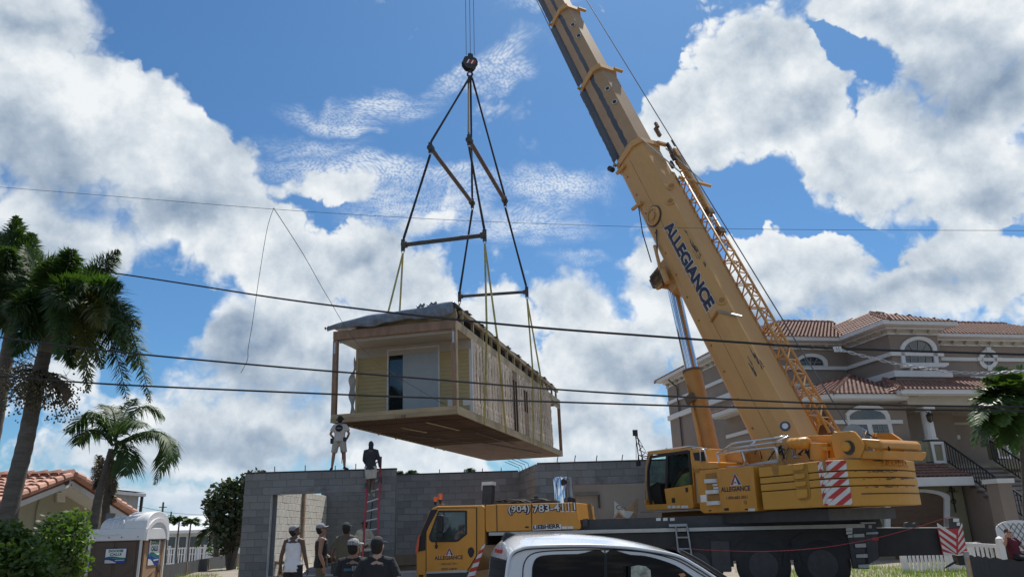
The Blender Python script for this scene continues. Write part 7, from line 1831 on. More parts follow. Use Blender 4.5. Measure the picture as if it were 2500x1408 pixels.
# ------------------------------------------------------------------ people
M_SKIN = {k: mat('skin_'+k, c, .55, var=.06, vscale=6) for k, c in (('dark', (.10, .055, .038)), ('tan', (.26, .145, .095)), ('fair', (.42, .26, .19)))}
from mathutils import noise as MN
def remesh(mbx, name, mt, parent, vox=.009, it=6, fac=.5, fold=0.0):
    me = bpy.data.meshes.new(name); me.from_pydata(mbx.v, [], mbx.f); me.update()
    ob = bpy.data.objects.new(name, me); COL.objects.link(ob)
    bm = bmesh.new(); bm.from_mesh(me); bmesh.ops.recalc_face_normals(bm, faces=bm.faces); bm.to_mesh(me); bm.free()
    r = ob.modifiers.new('r', 'REMESH'); r.mode = 'VOXEL'; r.voxel_size = vox
    s = ob.modifiers.new('s', 'SMOOTH'); s.iterations = it; s.factor = fac
    dg = bpy.context.evaluated_depsgraph_get(); m2 = bpy.data.meshes.new_from_object(ob.evaluated_get(dg))
    bpy.data.objects.remove(ob); bpy.data.meshes.remove(me); m2.name = name; m2.materials.clear(); m2.materials.append(mt)
    if fold:                                    # creases in the cloth
        n_ = len(m2.vertices); co_ = np.zeros(n_*3, dtype=np.float32); no_ = np.zeros(n_*3, dtype=np.float32)
        m2.vertices.foreach_get('co', co_); m2.vertex_normals.foreach_get('vector', no_); co_ = co_.reshape(-1, 3); no_ = no_.reshape(-1, 3)
        x_, y_, z_ = co_[:, 0], co_[:, 1], co_[:, 2]; h_ = np.zeros(n_)
        for k_ in range(7):
            a_ = random.uniform(0, math.tau); f_ = random.uniform(14, 42); tl = random.uniform(-.9, .9)
            h_ += (1-np.abs(np.sin((x_*math.cos(a_)+y_*math.sin(a_)+z_*tl)*f_+random.uniform(0, 6)+1.2*np.sin(z_*9+k_))))**2*14/f_/3.2-.12
        co_ += no_*(fold*h_)[:, None]; m2.vertices.foreach_set('co', co_.astype(np.float32).ravel()); m2.update()
    m2.polygons.foreach_set('use_smooth', [True]*len(m2.polygons))
    return link(name, m2, parent)
def V(*a): return Vector(a)
POSE = dict(hipL=V(-.09, 0, .93), kneeL=V(-.11, .02, .50), ankL=V(-.11, -.02, .09), hipR=V(.09, 0, .93), kneeR=V(.11, .02, .50), ankR=V(.11, -.02, .09),
            pel=V(0, 0, .97), waist=V(0, .005, 1.10), chest=V(0, .0, 1.31), neck=V(0, -.01, 1.48), shL=V(-.185, -.01, 1.42), shR=V(.185, -.01, 1.42),
            elL=V(-.245, -.03, 1.13), wrL=V(-.25, .05, .88), elR=V(.245, -.03, 1.13), wrR=V(.25, .05, .88), toeL=V(-.02, .16, 0), toeR=V(.02, .16, 0), tilt=20, turn=0, hL=V(0, .03, -1), hR=V(0, .03, -1), curl=.5)
def person(label, base, rz, H, skin, clothes, pose=None, group=None, build=1.0):
    p = dict(POSE); p.update(pose or {}); s = H/1.75
    t = empty('person', label, 'person', base, rz, group)
    hx = V(0, -.02, 1.63) + (p['neck']-POSE['neck'])*V(1, 1, 1) if False else p['neck']+V(0, -.005, .145)
    Hm = Matrix.Translation(hx) @ Matrix.Rotation(R(p['turn']), 4, 'Z') @ Matrix.Rotation(R(p['tilt']), 4, 'X')
    bw = build
    sc = lambda q: Vector(q)*s
    def tub(b, pts, rad, n=12): b.tube([sc(q) for q in pts], [(r[0]*s, r[1]*s) if isinstance(r, tuple) else r*s for r in rad], n)
    b = MB()
    def trunk_(b, g=0.0, lo=True, top=True):
        P_ = [p['pel']-V(0, 0, .10), p['pel'], p['waist'], p['chest'], p['chest']+V(0, 0, .10), p['neck']-V(0, 0, .02)]
        Rr = [(.13*bw+g, .10+g), (.165*bw+g, .115+g), (.145*bw+g, .105+g), (.175*bw+g, .125+g), (.165*bw+g, .115+g), (.07+g, .07+g)]
        tub(b, P_, Rr, 14)
    trunk_(b)
    tub(b, [p['neck']-V(0, 0, .07), p['neck'], p['neck']+V(0, .0, .09)], [.068, .056, .055])
    def hd(q): return sc(Hm @ Vector(q))
    for c, r in (((0, 0, .02), (.077, .096, .105)), ((0, .025, -.045), (.058, .070, .070)), ((0, .095, -.012), (.014, .024, .022)), ((0, .088, .022), (.05, .018, .012)), ((0, .080, -.055), (.026, .016, .010)), ((0, .07, -.088), (.03, .024, .02)), ((-.079, -.005, 0), (.012, .022, .032)), ((.079, -.005, 0), (.012, .022, .032))):
        e = MB().ell((0, 0, 0), r, 14, 10); b.add([hd(Vector(c)+Vector(q)) for q in e.v], e.f)
    for sd in 'LR':
        sg = -1 if sd == 'L' else 1
        sh, el_, wr, hdv = p['sh'+sd], p['el'+sd], p['wr'+sd], p['h'+sd].normalized()
        tub(b, [p['neck']-V(0, 0, .0), p['neck'].lerp(sh, .5)-V(0, 0, .005), sh-V(0, 0, .01)], [.055, .058, .062])
        tub(b, [p['chest']+V(sg*.10, 0, .08), sh, sh.lerp(el_, .5), el_, el_.lerp(wr, .4), wr], [.06, .062, .049, .040, .042, .027])
        # palm, fingers, thumb
        inn = V(-sg, 0, 0); inn = (inn-hdv*inn.dot(hdv)).normalized(); wd = hdv.cross(inn).normalized()
        pc = wr+hdv*.05
        e = MB().ell((0, 0, 0), (.042, .017, .050), 10, 8); m3 = Matrix((wd, inn, hdv)).transposed()
        b.add([sc(pc+m3 @ Vector(q)) for q in e.v], e.f)
        for k, (o_, ln) in enumerate(((-.030, .062), (-.010, .075), (.010, .072), (.028, .058))):
            a0 = pc+wd*o_+hdv*.035; a1 = a0+(hdv+inn*p['curl']*.6).normalized()*ln*.5; a2 = a1+(hdv*.7+inn*p['curl']*1.6).normalized()*ln*.4
            tub(b, [a0, a1, a2], [.010, .0095, .0085], 6)
        th = pc-wd*.038-hdv*.015; tub(b, [th, th-wd*.022+hdv*.028+inn*.012, th-wd*.018+hdv*.055+inn*.028], [.012, .011, .010], 6)
        hp_, kn, an, to = p['hip'+sd], p['knee'+sd], p['ank'+sd], p['toe'+sd]
        tub(b, [hp_+V(0, 0, .04), hp_.lerp(kn, .35), kn, kn.lerp(an, .35), an, an-V(0, 0, .05)], [.095, .082, .056, .056, .036, .036])
        tub(b, [an-V(0, .05, .045), an+to*.4-V(0, 0, .05), an+to*.95-V(0, 0, .062)], [(.034, .03), (.040, .032), (.036, .02)], 8)
    body = remesh(b, 'body', skin, t)
    e = MB()
    for sx in (-.031, .031): q = MB().ell((sx, .083, .006), (.013, .009, .008), 8, 6); e.add([hd(v) for v in q.v], q.f)
    e.build('eyes', M_BLACK, t, smooth=True)
    for it in clothes:
        k, mt = it[0], it[1]; o = it[2] if len(it) > 2 else {}
        c = MB()
        if k in ('shirt', 'tank', 'long_shirt', 'hoodie'):
            g = o.get('g', .016)
            P_ = [p['pel']-V(0, 0, o.get('hem', .10)), p['pel'], p['waist'], p['chest'], p['chest']+V(0, 0, .10), p['neck']-V(0, 0, .03 if k != 'tank' else .05)]
            tub(c, P_, [(.195*bw+g, .14+g), (.190*bw+g, .135+g), (.162*bw+g, .118+g), (.18*bw+g, .13+g), (.168*bw+g, .118+g), (.07+g*.6, .07+g*.6)], 16)
            for sd in 'LR':
                sg = -1 if sd == 'L' else 1; sh, el_, wr = p['sh'+sd], p['el'+sd], p['wr'+sd]
                if k != 'tank': tub(c, [p['neck']-V(0, 0, .03), p['neck'].lerp(sh, .5)-V(0, 0, .012), sh-V(0, 0, .012)], [.050+g, .058+g, .062+g])
                else: tub(c, [p['neck']-V(0, 0, .04), p['neck'].lerp(sh, .62)-V(0, 0, .012)], [.045+g, .058+g])
                if k == 'tank': tub(c, [p['chest']+V(sg*.09, 0, .05), p['chest'].lerp(sh, .62)+V(0, 0, .03)], [.075+g, .06+g])
                elif k == 'shirt': tub(c, [p['chest']+V(sg*.09, 0, .08), sh, sh.lerp(el_, .35), sh.lerp(el_, .68)], [.065+g, .064+g, .062+g, .062+g])
                else: tub(c, [p['chest']+V(sg*.09, 0, .08), sh, sh.lerp(el_, .5), el_, el_.lerp(wr, .5), el_.lerp(wr, .93)], [.065+g, .064+g, .056+g, .050+g, .046+g, .036+g])
            if k == 'hoodie':
                for cc, r in (((0, -.012, .02), (.096, .112, .125)), ((0, -.02, -.07), (.092, .10, .09))):
                    q = MB().ell((0, 0, 0), r, 14, 10); c.add([hd(Vector(cc)+Vector(v)) for v in q.v], q.f)
            remesh(c, {'shirt': 'shirt', 'tank': 'tank_top', 'long_shirt': 'long_sleeved_shirt', 'hoodie': 'hooded_top'}[k], mt, t, .011, 5, fold=.016)
        elif k in ('shorts', 'trousers'):
            g = o.get('g', .02)
            tub(c, [p['pel']-V(0, 0, .06), p['pel'], p['waist']-V(0, 0, .03)], [(.16*bw+g*.6, .115+g*.6), (.168*bw+g*.5, .12+g*.5), (.155*bw+g*.4, .112+g*.4)], 14)
            for sd in 'LR':
                hp_, kn, an = p['hip'+sd], p['knee'+sd], p['ank'+sd]
                if k == 'shorts': tub(c, [hp_+V(0, 0, .03), hp_.lerp(kn, .4), hp_.lerp(kn, .88)], [.10+g, .094+g, .086+g])
                else: tub(c, [hp_+V(0, 0, .03), hp_.lerp(kn, .4), kn, kn.lerp(an, .4), kn.lerp(an, .97)], [.10+g*.7, .09+g*.7, .066+g, .064+g, .055+g])
            remesh(c, k, mt, t, .011, 5, fold=.014)
        elif k == 'shoes':
            for sd in 'LR':
                an, to = p['ank'+sd], p['toe'+sd]; tub(c, [an-V(0, .075, .04)+to*.0, an+to*.1-V(0, 0, .035), an+to*.6-V(0, 0, .05), an+to*1.08-V(0, 0, .06)], [(.042, .036), (.046, .046), (.048, .036), (.040, .026)], 10)
            remesh(c, 'shoes', mt, t, .010, 3)
        elif k == 'hair':
            for cc, r in (((0, -.014, .032), (.084, .098, .102)), ((0, -.04, -.02), (.076, .07, .07))):
                q = MB().ell((0, 0, 0), r, 14, 10); c.add([hd(Vector(cc)+Vector(v)) for v in q.v], q.f)
            remesh(c, 'hair', mt, t, .008, 3)
        elif k == 'beard':
            q = MB().ell((0, .040, -.075), (.056, .062, .05), 12, 8); c.add([hd(v) for v in q.v], q.f); c.build('beard', mt, t, smooth=True)
        elif k == 'cap':
            br = o.get('brim', 0)
            prof = [(.0, .128), (.05, .120), (.078, .095), (.089, .06), (.091, .035), (.090, .028)]
            n = 20
            for (r, z) in prof:
                for j in range(n): a = math.tau*j/n; c.v.append(tuple(hd((r*.93*math.cos(a), r*1.12*math.sin(a)-.004, z+.006))))
            for i in range(len(prof)-1):
                for j in range(n): c.f.append((i*n+j, i*n+(j+1) % n, (i+1)*n+(j+1) % n, (i+1)*n+j))
            oo = c.build('cap', mt, t, smooth=True); oo.modifiers.new('s', 'SOLIDIFY').thickness = .004
            bm_ = MB(); m_ = 10
            for i in range(m_+1):
                a = math.pi*(.15+.70*i/m_)+R(br); 
                for (r1, r2, z) in ((.086, .10, .036), (.125, .150, .026), (.14, .172, .018)): bm_.v.append(tuple(hd((r1*.98*math.cos(a), r2*math.sin(a), z+.006))))
            for i in range(m_):
                for j in range(2): q = i*3+j; bm_.f.append((q, q+3, q+4, q+1))
            ob = bm_.build('brim', o.get('brimmat', mt), oo, smooth=True); ob.modifiers.new('s', 'SOLIDIFY').thickness = .005
        elif k == 'hat':
            n = 20; prof = [(.0, .135), (.06, .130), (.085, .10), (.094, .04), (.15, .022), (.155, .016)]
            for (r, z) in prof:
                for j in range(n): a = math.tau*j/n; c.v.append(tuple(hd((r*.95*math.cos(a), r*1.1*math.sin(a), z+.006))))
            for i in range(len(prof)-1):
                for j in range(n): c.f.append((i*n+j, i*n+(j+1) % n, (i+1)*n+(j+1) % n, (i+1)*n+j))
            c.build('hat', mt, t, smooth=True).modifiers.new('s', 'SOLIDIFY').thickness = .006
        elif k == 'sunglasses':
            for sx in (-.034, .034): q = MB().ell((sx, .092, .008), (.028, .012, .019), 10, 6); c.add([hd(v) for v in q.v], q.f)
            c.bar(hd((-.078, .02, .012)), hd((-.06, .088, .010)), .008*s).bar(hd((.078, .02, .012)), hd((.06, .088, .010)), .008*s); c.build('sunglasses', mt, t, smooth=False)
        elif k == 'bag':
            q = sc(o['at']); r_ = o.get('r', (.07, .05, .10)); oo = MB().box(q.x-r_[0], q.x+r_[0], q.y-r_[1], q.y+r_[1], q.z-r_[2], q.z+r_[2]).build(o.get('name', 'tool_pouch'), mt, t); bevel(oo, .02, 3)
        elif k == 'strap':
            a, d = sc(o['a']), sc(o['b']); c.bar(a, a.lerp(d, .5)+V(.01, 0, 0), .022, .006).bar(a.lerp(d, .5)+V(.01, 0, 0), d, .022, .006); c.build('hanging_strap', mt, t)
        elif k == 'back_print':   # flat print on the back of a shirt, laid on its curve
            for sh_ in o['shapes']:
                f = MB(); f.v = []; f.f = []
                kind, x0, z0, rx, rz2 = sh_[:5]; mm = sh_[5]
                for i in range(9):
                    for j in range(9):
                        u, v = -1+i/4, -1+j/4
                        if kind == 'disc': qx, qz = x0+rx*u*math.sqrt(1-v*v/2), z0+rz2*v*math.sqrt(1-u*u/2)
                        else: qx, qz = x0+rx*u, z0+rz2*v
                        th = max(-1, min(1, qx/(.19*bw+.018))); yy = -(.13+.030)*math.sqrt(max(.02, 1-th*th))-.006
                        f.v.append(tuple(sc((qx, yy+p['chest'].y, qz))))
                for i in range(8):
                    for j in range(8): a = i*9+j; f.f.append((a, a+9, a+10, a+1))
                f.build('shirt_print', mm, t, smooth=True)
    return t
FAB = lambda n, c, v=.12: mat(n, c, .9, var=v, vscale=5, bump=.25, bscale=18)
C_WHITE = FAB('white_cotton', (.62, .63, .68)); C_BLK = FAB('black_cotton', (.016, .017, .02)); C_OLV = FAB('olive_cotton', (.085, .078, .055)); C_NVY = FAB('charcoal_fleece', (.030, .033, .045)); C_CREAM = FAB('cream_cotton', (.48, .46, .36)); C_MAR = FAB('maroon_cotton', (.10, .012, .022)); C_KHA = FAB('khaki_cotton', (.10, .09, .07)); C_PALE = FAB('pale_cotton', (.44, .44, .42)); C_GREY = FAB('grey_cap', (.22, .22, .25)); C_CAMO = mat('camo_cap', (.24, .24, .25), .9, var=.75, vscale=30)
HAIR = FAB('dark_hair', (.012, .010, .009))
def at(px, Y, py=1300): q = PY(px, py, Y); q.z = gz(q.x, Y); return q
def fit(px, Y, ytop): return PY(px, ytop, Y).z
def placed(px, Y, ytop, extra=.0):    # ground point and standing height for a head top seen at ytop
    b = at(px, Y); return b, (fit(px, Y, ytop)-b.z)+extra
b, h = placed(720, 16.9, 1281); person('man in white sleeveless top and grey cap looking up at the module', b, R(-12), h/1.0, M_SKIN['dark'],
    [('tank', C_WHITE, dict(hem=.16, g=.02)), ('shorts', C_BLK, dict(g=.03)), ('shoes', M_BLACK), ('cap', C_GREY, dict(brimmat=C_BLK)), ('hair', HAIR)], dict(tilt=32, turn=-52, wrL=V(-.30, .0, .87), elL=V(-.255, -.05, 1.14), wrR=V(.31, .04, .87), elR=V(.265, -.02, 1.14), hR=V(.05, .2, -1)))
b, h = placed(786, 17.4, 1277); person('man in black sleeveless top and grey cap standing side on by the doorway', b, R(-72), h, M_SKIN['tan'],
    [('tank', C_BLK, dict(hem=.12)), ('trousers', C_KHA), ('shoes', M_BLACK), ('cap', C_GREY), ('hair', HAIR), ('bag', M_BLACK, dict(at=(-.12, .22, 1.0), r=(.06, .08, .06)))], dict(tilt=18, turn=8, elL=V(-.22, .06, 1.12), wrL=V(-.14, .24, 1.02), hL=V(.2, 1, -.2), elR=V(.24, -.04, 1.13), wrR=V(.24, .06, .88)))
b, h = placed(846, 17.2, 1275); person('broad man in olive tee shirt with tool belt looking up at the module', b, R(4), h, M_SKIN['dark'],
    [('shirt', C_OLV, dict(hem=.08, g=.02)), ('trousers', C_BLK), ('shoes', M_BLACK), ('hair', HAIR), ('cap', C_BLK), ('bag', M_BLACK, dict(at=(-.20, -.03, .86), r=(.08, .06, .12))), ('bag', M_BLACK, dict(at=(.19, -.04, .88), r=(.07, .06, .10)))], dict(tilt=22, elL=V(-.285, -.03, 1.15), wrL=V(-.27, .10, .93), elR=V(.28, -.03, 1.14), wrR=V(.26, .10, .90)), build=1.08)
b, h = placed(866, 12.4, 1314); person('man in patterned cap and printed black tee shirt seen from behind', b, R(-3), h, M_SKIN['tan'],
    [('shirt', C_BLK, dict(hem=.12, g=.02)), ('trousers', C_KHA), ('shoes', M_BLACK), ('cap', C_CAMO, dict(brim=0)), ('hair', HAIR),
     ('back_print', C_BLK, dict(shapes=[('rect', -.05, 1.33, .055, .018, mat('print_blue', (.03, .09, .14), .7)), ('rect', .03, 1.345, .014, .035, M_CMU), ('rect', .065, 1.345, .012, .035, M_CMU), ('rect', .10, 1.35, .012, .03, M_CMU)]))], dict(tilt=16, turn=-18), build=1.02)
b, h = placed(923, 11.7, 1309); person('man in black polo shirt and black cap seen from behind', b, R(2), h, M_SKIN['fair'],
    [('shirt', C_BLK, dict(hem=.12, g=.022)), ('trousers', C_KHA), ('shoes', M_BLACK), ('cap', C_BLK), ('hair', HAIR)], dict(tilt=15, turn=-10, elL=V(-.29, -.05, 1.14), wrL=V(-.28, .08, .90), elR=V(.295, -.05, 1.14), wrR=V(.285, .08, .89)), build=1.12)
b = at(889, 22.3); b.z = .46; person('man in cream long sleeved shirt behind the red ladder', b, R(160), fit(889, 22.3, 1270)-b.z, M_SKIN['dark'],
    [('long_shirt', C_CREAM, dict(hem=.12, g=.03)), ('trousers', C_KHA), ('shoes', M_BLACK), ('cap', FAB('brown_cap', (.07, .04, .03))), ('hair', HAIR)], dict(tilt=12, elL=V(-.30, -.02, 1.17), wrL=V(-.20, .14, 1.02), elR=V(.32, -.02, 1.17), wrR=V(.22, .14, 1.0), hL=V(.6, .5, -.4), hR=V(-.6, .5, -.4)))
# on the ladder
yl = 22.28; fb = PY(903, 1211, yl); hl = fit(908, yl, 1079)-fb.z
person('man in dark hooded top and pale shorts standing on the red ladder', fb, R(3), hl*1.02, M_SKIN['dark'],
    [('hoodie', C_NVY, dict(hem=.14, g=.018)), ('shorts', C_PALE, dict(g=.03)), ('shoes', FAB('pale_shoe', (.30, .29, .27)))],
    dict(tilt=10, ankL=V(-.02, -.02, .09), kneeL=V(-.04, .05, .50), ankR=V(.10, -.16, .20), kneeR=V(.09, .06, .52), toeR=V(.05, .05, -.14), elR=V(.27, .02, 1.12), wrR=V(.29, .10, .90), hR=V(0, .5, -.9), curl=1.1, elL=V(-.22, .04, 1.14), wrL=V(-.16, .22, 1.02), hL=V(.2, 1, 0)), build=.92)
# on top of the wall
yw = 22.86; fw = PY(826, 1150, yw); fw.z = ZT+.035; hw = fit(826, yw, 1016)-fw.z
person('man in white tee shirt with dark round print standing on top of the wall', fw, R(0), hw, M_SKIN['tan'],
    [('shirt', C_PALE, dict(hem=.06, g=.026)), ('shorts', FAB('stone_cotton', (.36, .35, .32)), dict(g=.028)), ('shoes', M_BLACK), ('hat', C_BLK), ('hair', HAIR),
     ('bag', M_BLACK, dict(at=(-.235, -.03, .94), r=(.05, .05, .08))), ('bag', M_BLACK, dict(at=(.19, -.06, .98), r=(.05, .05, .06))), ('strap', M_BLACK, dict(a=(.12, -.13, .62), b=(.13, -.10, .20))),
     ('back_print', C_BLK, dict(shapes=[('disc', 0, 1.34, .125, .115, C_BLK), ('disc', 0, 1.342, .09, .02, C_GREY)]))],
    dict(tilt=22, ankL=V(-.21, -.02, .09), kneeL=V(-.175, .0, .50), ankR=V(.20, -.02, .09), kneeR=V(.17, .0, .50), hipL=V(-.10, 0, .93), hipR=V(.10, 0, .93), toeL=V(-.07, .13, 0), toeR=V(.09, .12, 0), elL=V(-.31, -.01, 1.17), wrL=V(-.20, .16, 1.02), elR=V(.31, -.01, 1.17), wrR=V(.20, .15, 1.0), hL=V(.7, .4, -.3), hR=V(-.7, .4, -.3)))
# seated woman by the white fence
sw = PY(2472, 1290, 22.6); hb_ = PY(2470, 1283, 22.6)
ws2 = Vector((sw.x, 22.6, hb_.z-1.34))
person('woman in maroon top and sunglasses sitting with one hand raised beside the white fence', ws2, R(196), 1.68, M_SKIN['fair'],
    [('shirt', C_MAR, dict(hem=.04, g=.026)), ('trousers', C_BLK), ('shoes', M_BLACK), ('hair', FAB('brown_hair', (.05, .028, .018))), ('sunglasses', M_BLACK)],
    dict(tilt=6, turn=8, pel=V(0, -.05, .53), waist=V(0, -.10, .68), chest=V(0, -.16, .88), neck=V(0, -.17, 1.06), shL=V(-.19, -.17, .99), shR=V(.19, -.17, .99), hipL=V(-.1, -.02, .52), hipR=V(.1, -.02, .52), kneeL=V(-.14, .40, .54), kneeR=V(.15, .40, .52), ankL=V(-.14, .44, .10), ankR=V(.16, .46, .10), elL=V(-.30, -.05, .80), wrL=V(-.16, .16, .72), elR=V(.36, -.05, .86), wrR=V(.42, .10, 1.06), hR=V(.05, .1, 1), hL=V(.5, .8, -.1)))
ch = empty('garden_chair', 'dark garden chair under the seated woman', 'chair', ws2, R(196))
cm = MB().box(-.28, .28, -.22, .28, .36, .42); cm.build('seat', M_BLACK, ch); MB().bar((0, -.24, .42), (0, -.40, 1.0), .5, .04, up=(1, 0, 0)).build('backrest', M_BLACK, ch)
for sx in (-.25, .25):
    for sy in (-.2, .26): MB().box(sx-.02, sx+.02, sy-.02, sy+.02, -.3, .36).build('leg', M_BLACK, ch)
# ------------------------------------------------------------------ portable toilet
M_PTW = mat('toilet_roof_white', (.72, .73, .74), .45, var=.04); M_PTB = mat('toilet_wall_brown', (.10, .068, .052), .6, var=.08); M_PTT = mat('toilet_door_tan', (.36, .23, .14), .55, var=.07)
pz = PY(349, 1318, 17.3); PT = Vector((pz.x, pz.y, gz(pz.x, pz.y)))
ptl = empty('portable_toilet', 'brown portable toilet cabin with white ribbed roof and tan door', 'portable toilet', PT)
wl = PT.x-PY(221, 1320, 17.3).x; dp = 1.06; hE = PY(300, 1308, 17.3).z-PT.z
MB().box(-wl, 0, 0, .03, .06, hE).box(-wl, 0, dp-.03, dp, .06, hE).box(-wl, -wl+.03, .031, dp-.031, .06, hE).build('wall_panel', M_PTB, ptl)
for x0, x1 in ((-wl+.12, -wl*.53), (-wl*.47, -.12)):
    o = MB().box(x0, x1, -.018, .01, .75, hE-.10).build('wall_rib', M_PTB, ptl); bevel(o, .015, 2); o = MB().box(x0, x1, -.018, .01, .15, .65).build('wall_rib', M_PTB, ptl); bevel(o, .015, 2)
MB().prism([(-wl+.15, 1.02), (-wl*.5, .62), (-.15, 1.02), (-.15, .98), (-wl*.5, .56), (-wl+.15, .98)], lambda u, v, t: (u, t, v), -.03, -.012).build('wall_rib', M_PTB, ptl)
for x in (-wl, -.03): MB().box(x-.02, x+.03, -.03, .02, .05, hE+.02).build('corner_post', M_STICK, ptl)
MB().box(-.03, .025, dp-.03, dp+.02, .05, hE).build('corner_post', M_STICK, ptl)
MB().box(-wl-.05, .06, -.06, dp+.06, -.02, .08).build('base_skid', M_BLACK, ptl)
# roof: skirt, barrel vault with ribs
def arcp(t, rise, y0=-.05, y1=dp+.05): 
    a = math.pi*t; return (y0+(y1-y0)*(.5-.5*math.cos(a)), rise*math.sin(a)**.8)
sk = MB(); sk.prism([(-.07, hE-.09), (dp+.07, hE-.09), (dp+.05, hE+.16), (-.05, hE+.16)], lambda u, v, t: (t, u, v), -wl-.07, .07); o = sk.build('roof_skirt', M_PTW, ptl); bevel(o, .02, 2)
def vault(nm, xa, xb, rise, zb, inset=0.0):
    n = 14; po = [arcp(i/n, rise, -.04+inset, dp+.04-inset) for i in range(n+1)]
    m_ = MB().prism([(y, zb+z) for y, z in po], lambda u, v, t: (t, u, v), xa, xb); o = m_.build(nm, M_PTW, ptl, smooth='auto'); return bevel(o, .012, 2)
vault('roof_front', -wl*.38, .06, .36, hE+.155); vault('roof_back', -wl+.18, -wl*.38-.004, .26, hE+.15, .03)
for k in range(5): vault('roof_rib', -wl+.30+k*.10, -wl+.35+k*.10, .285, hE+.152, .02)
MB().box(-wl*.9, -wl*.45, -.085, -.06, hE+.03, hE+.05).build('skirt_rib', M_PTW, ptl)
for x in (-.08, -wl*.38, -wl*.62, -wl*.9): MB().lathe([(.012, 0), (.012, -.012), (0, -.012)], 8, (x, -.072, hE-.02), 'y').build('rivet', M_DARK, ptl)
MB().box(-wl+.10, -wl+.24, dp*.30, dp*.42, hE+.12, hE+.50).build('vent_pipe', mat('vent_grey', (.16, .17, .18), .6), ptl)
# door end with arched frame
n = 14
def dpoly(ins, zb, rise, top): return [(dp-ins, zb), (ins, zb)][::-1]+[(dp/2-(dp/2-ins)*math.cos(math.pi-math.pi*i/n) if False else dp/2+(dp/2-ins)*math.cos(math.pi*i/n), top+rise*math.sin(math.pi*i/n)) for i in range(n+1)]
def dp2(ins, zb, rise, top): return [(ins, zb), (dp-ins, zb)]+[(dp/2+(dp/2-ins)*math.cos(math.pi*i/n), top+rise*math.sin(math.pi*i/n)) for i in range(n+1)]
fx = lambda u, v, t: (t, u, v)
MB().prism(dp2(.02, .08, .30, hE-.02), fx, -.04, .0).build('door_frame', M_PTB, ptl)
MB().ring(dp2(-.03, hE-.1, .37, hE), dp2(.07, hE-.1, .30, hE-.02), fx, .0, .085).build('roof_front_arch', M_PTW, ptl)
MB().ring(dp2(.07, .09, .28, hE-.03), dp2(.14, .10, .24, hE-.05), fx, .0, .03).build('door_trim', M_PTT, ptl)
dr = MB().prism(dp2(.15, .10, .22, hE-.06), fx, .0, .02).build('door', M_PTT, ptl)
for a, b, w in (((dp*.22, .75), (dp*.55, hE-.75), .03), ((dp*.75, .55), (dp*.75, 1.0), .06), ((dp*.40, .2), (dp*.62, .62), .03)): MB().bar((.026, a[0], a[1]), (.026, b[0], b[1]), w, .02, up=(1, 0, 0)).build('door_shadow_bar', mat('toilet_door_shadow', (.16, .10, .065), .6), dr)  # diagonal dark bars stand in for shadow lines across the door
MB().lathe([(.10, 0), (.10, .02), (.06, .03)], 14, (.02, dp*.78, .95), 'x').build('latch', M_PTB, dr)
for z in (.5, 1.75): MB().box(.0, .045, .05, .13, z, z+.16).build('hinge', M_BLACK, ptl)
# signs
M_TEAL = mat('sign_teal', (.02, .16, .13), .5); M_SBLUE = mat('sign_blue', (.02, .06, .25), .5); M_SGRN = mat('sign_letter', (.015, .13, .10), .5)
def sign(parent, org, ux, w, h, nrm):
    org, ux, nrm = Vector(org), Vector(ux), Vector(nrm); uz = Vector((0, 0, 1))
    f = lambda u, v, t: org+ux*u+uz*v+nrm*t
    s = MB().prism([(0, 0), (w, 0), (w, h), (0, h)], f, .0, .006).build('sign', M_WHITE, parent)
    MB().ring([(-.008, -.008), (w+.008, -.008), (w+.008, h+.008), (-.008, h+.008)], [(0, 0), (w, 0), (w, h), (0, h)], f, .0, .008).build('sign_border', M_SBLUE, s)
    wv = lambda u, a, b, ph: h*(a+b*math.sin(u/w*math.pi*1.6+ph))
    N_ = 16; 
    for (a0, a1, p0, mt_, k) in ((.42, .30, .0, M_TEAL, 1), (.30, .16, .5, M_SBLUE, 2)):
        up_ = [(w*i/N_, wv(w*i/N_, a0, .06, p0)) for i in range(N_+1)]; dn = [(w*i/N_, max(0, wv(w*i/N_, a1 if k == 1 else -.02, .06 if k == 1 else 0, p0+.3))) for i in range(N_+1)]
        MB().prism(up_+dn[::-1], f, .0065, .0075+.0004*k).build('wave', mt_, s)
    MB().prism([(0, 0), (w*.58, 0), (w*.40, h*.13), (w*.20, h*.22), (0, h*.24)], f, .0085, .0092).build('wave', M_STICK, s)
    text('lettering', 'DOODIE', M_SGRN, s, f(w*.5, h*.76, .0075), ux, uz, h*.19, .05, width=w*.72, align='CENTER', depth=0)
    text('lettering', 'CALLS', M_SGRN, s, f(w*.5, h*.52, .0075), ux, uz, h*.19, .05, width=w*.58, align='CENTER', depth=0)
    text('lettering', '877-DOO-DOO0', M_STICK, s, f(w*.72, h*.14, .0095), ux, uz, h*.055, .0, width=w*.44, align='CENTER', depth=0) if False else MB().prism([(w*.5, h*.15), (w*.95, h*.17), (w*.95, h*.22), (w*.5, h*.20)], f, .0095, .01).build('caption_bar', M_STICK, s)
def pq(px, py): q = PY(px, py, PT.y-.02); return q-PT
a, b = pq(256, 1374), pq(310, 1338)
sign(ptl, (a.x, -.032, a.z), (1, 0, 0), b.x-a.x, b.z-a.z, (0, -1, 0))
sign(ptl, (.024, dp*.25, hE-.62), (0, 1, 0), dp*.50, .56, (1, 0, 0))

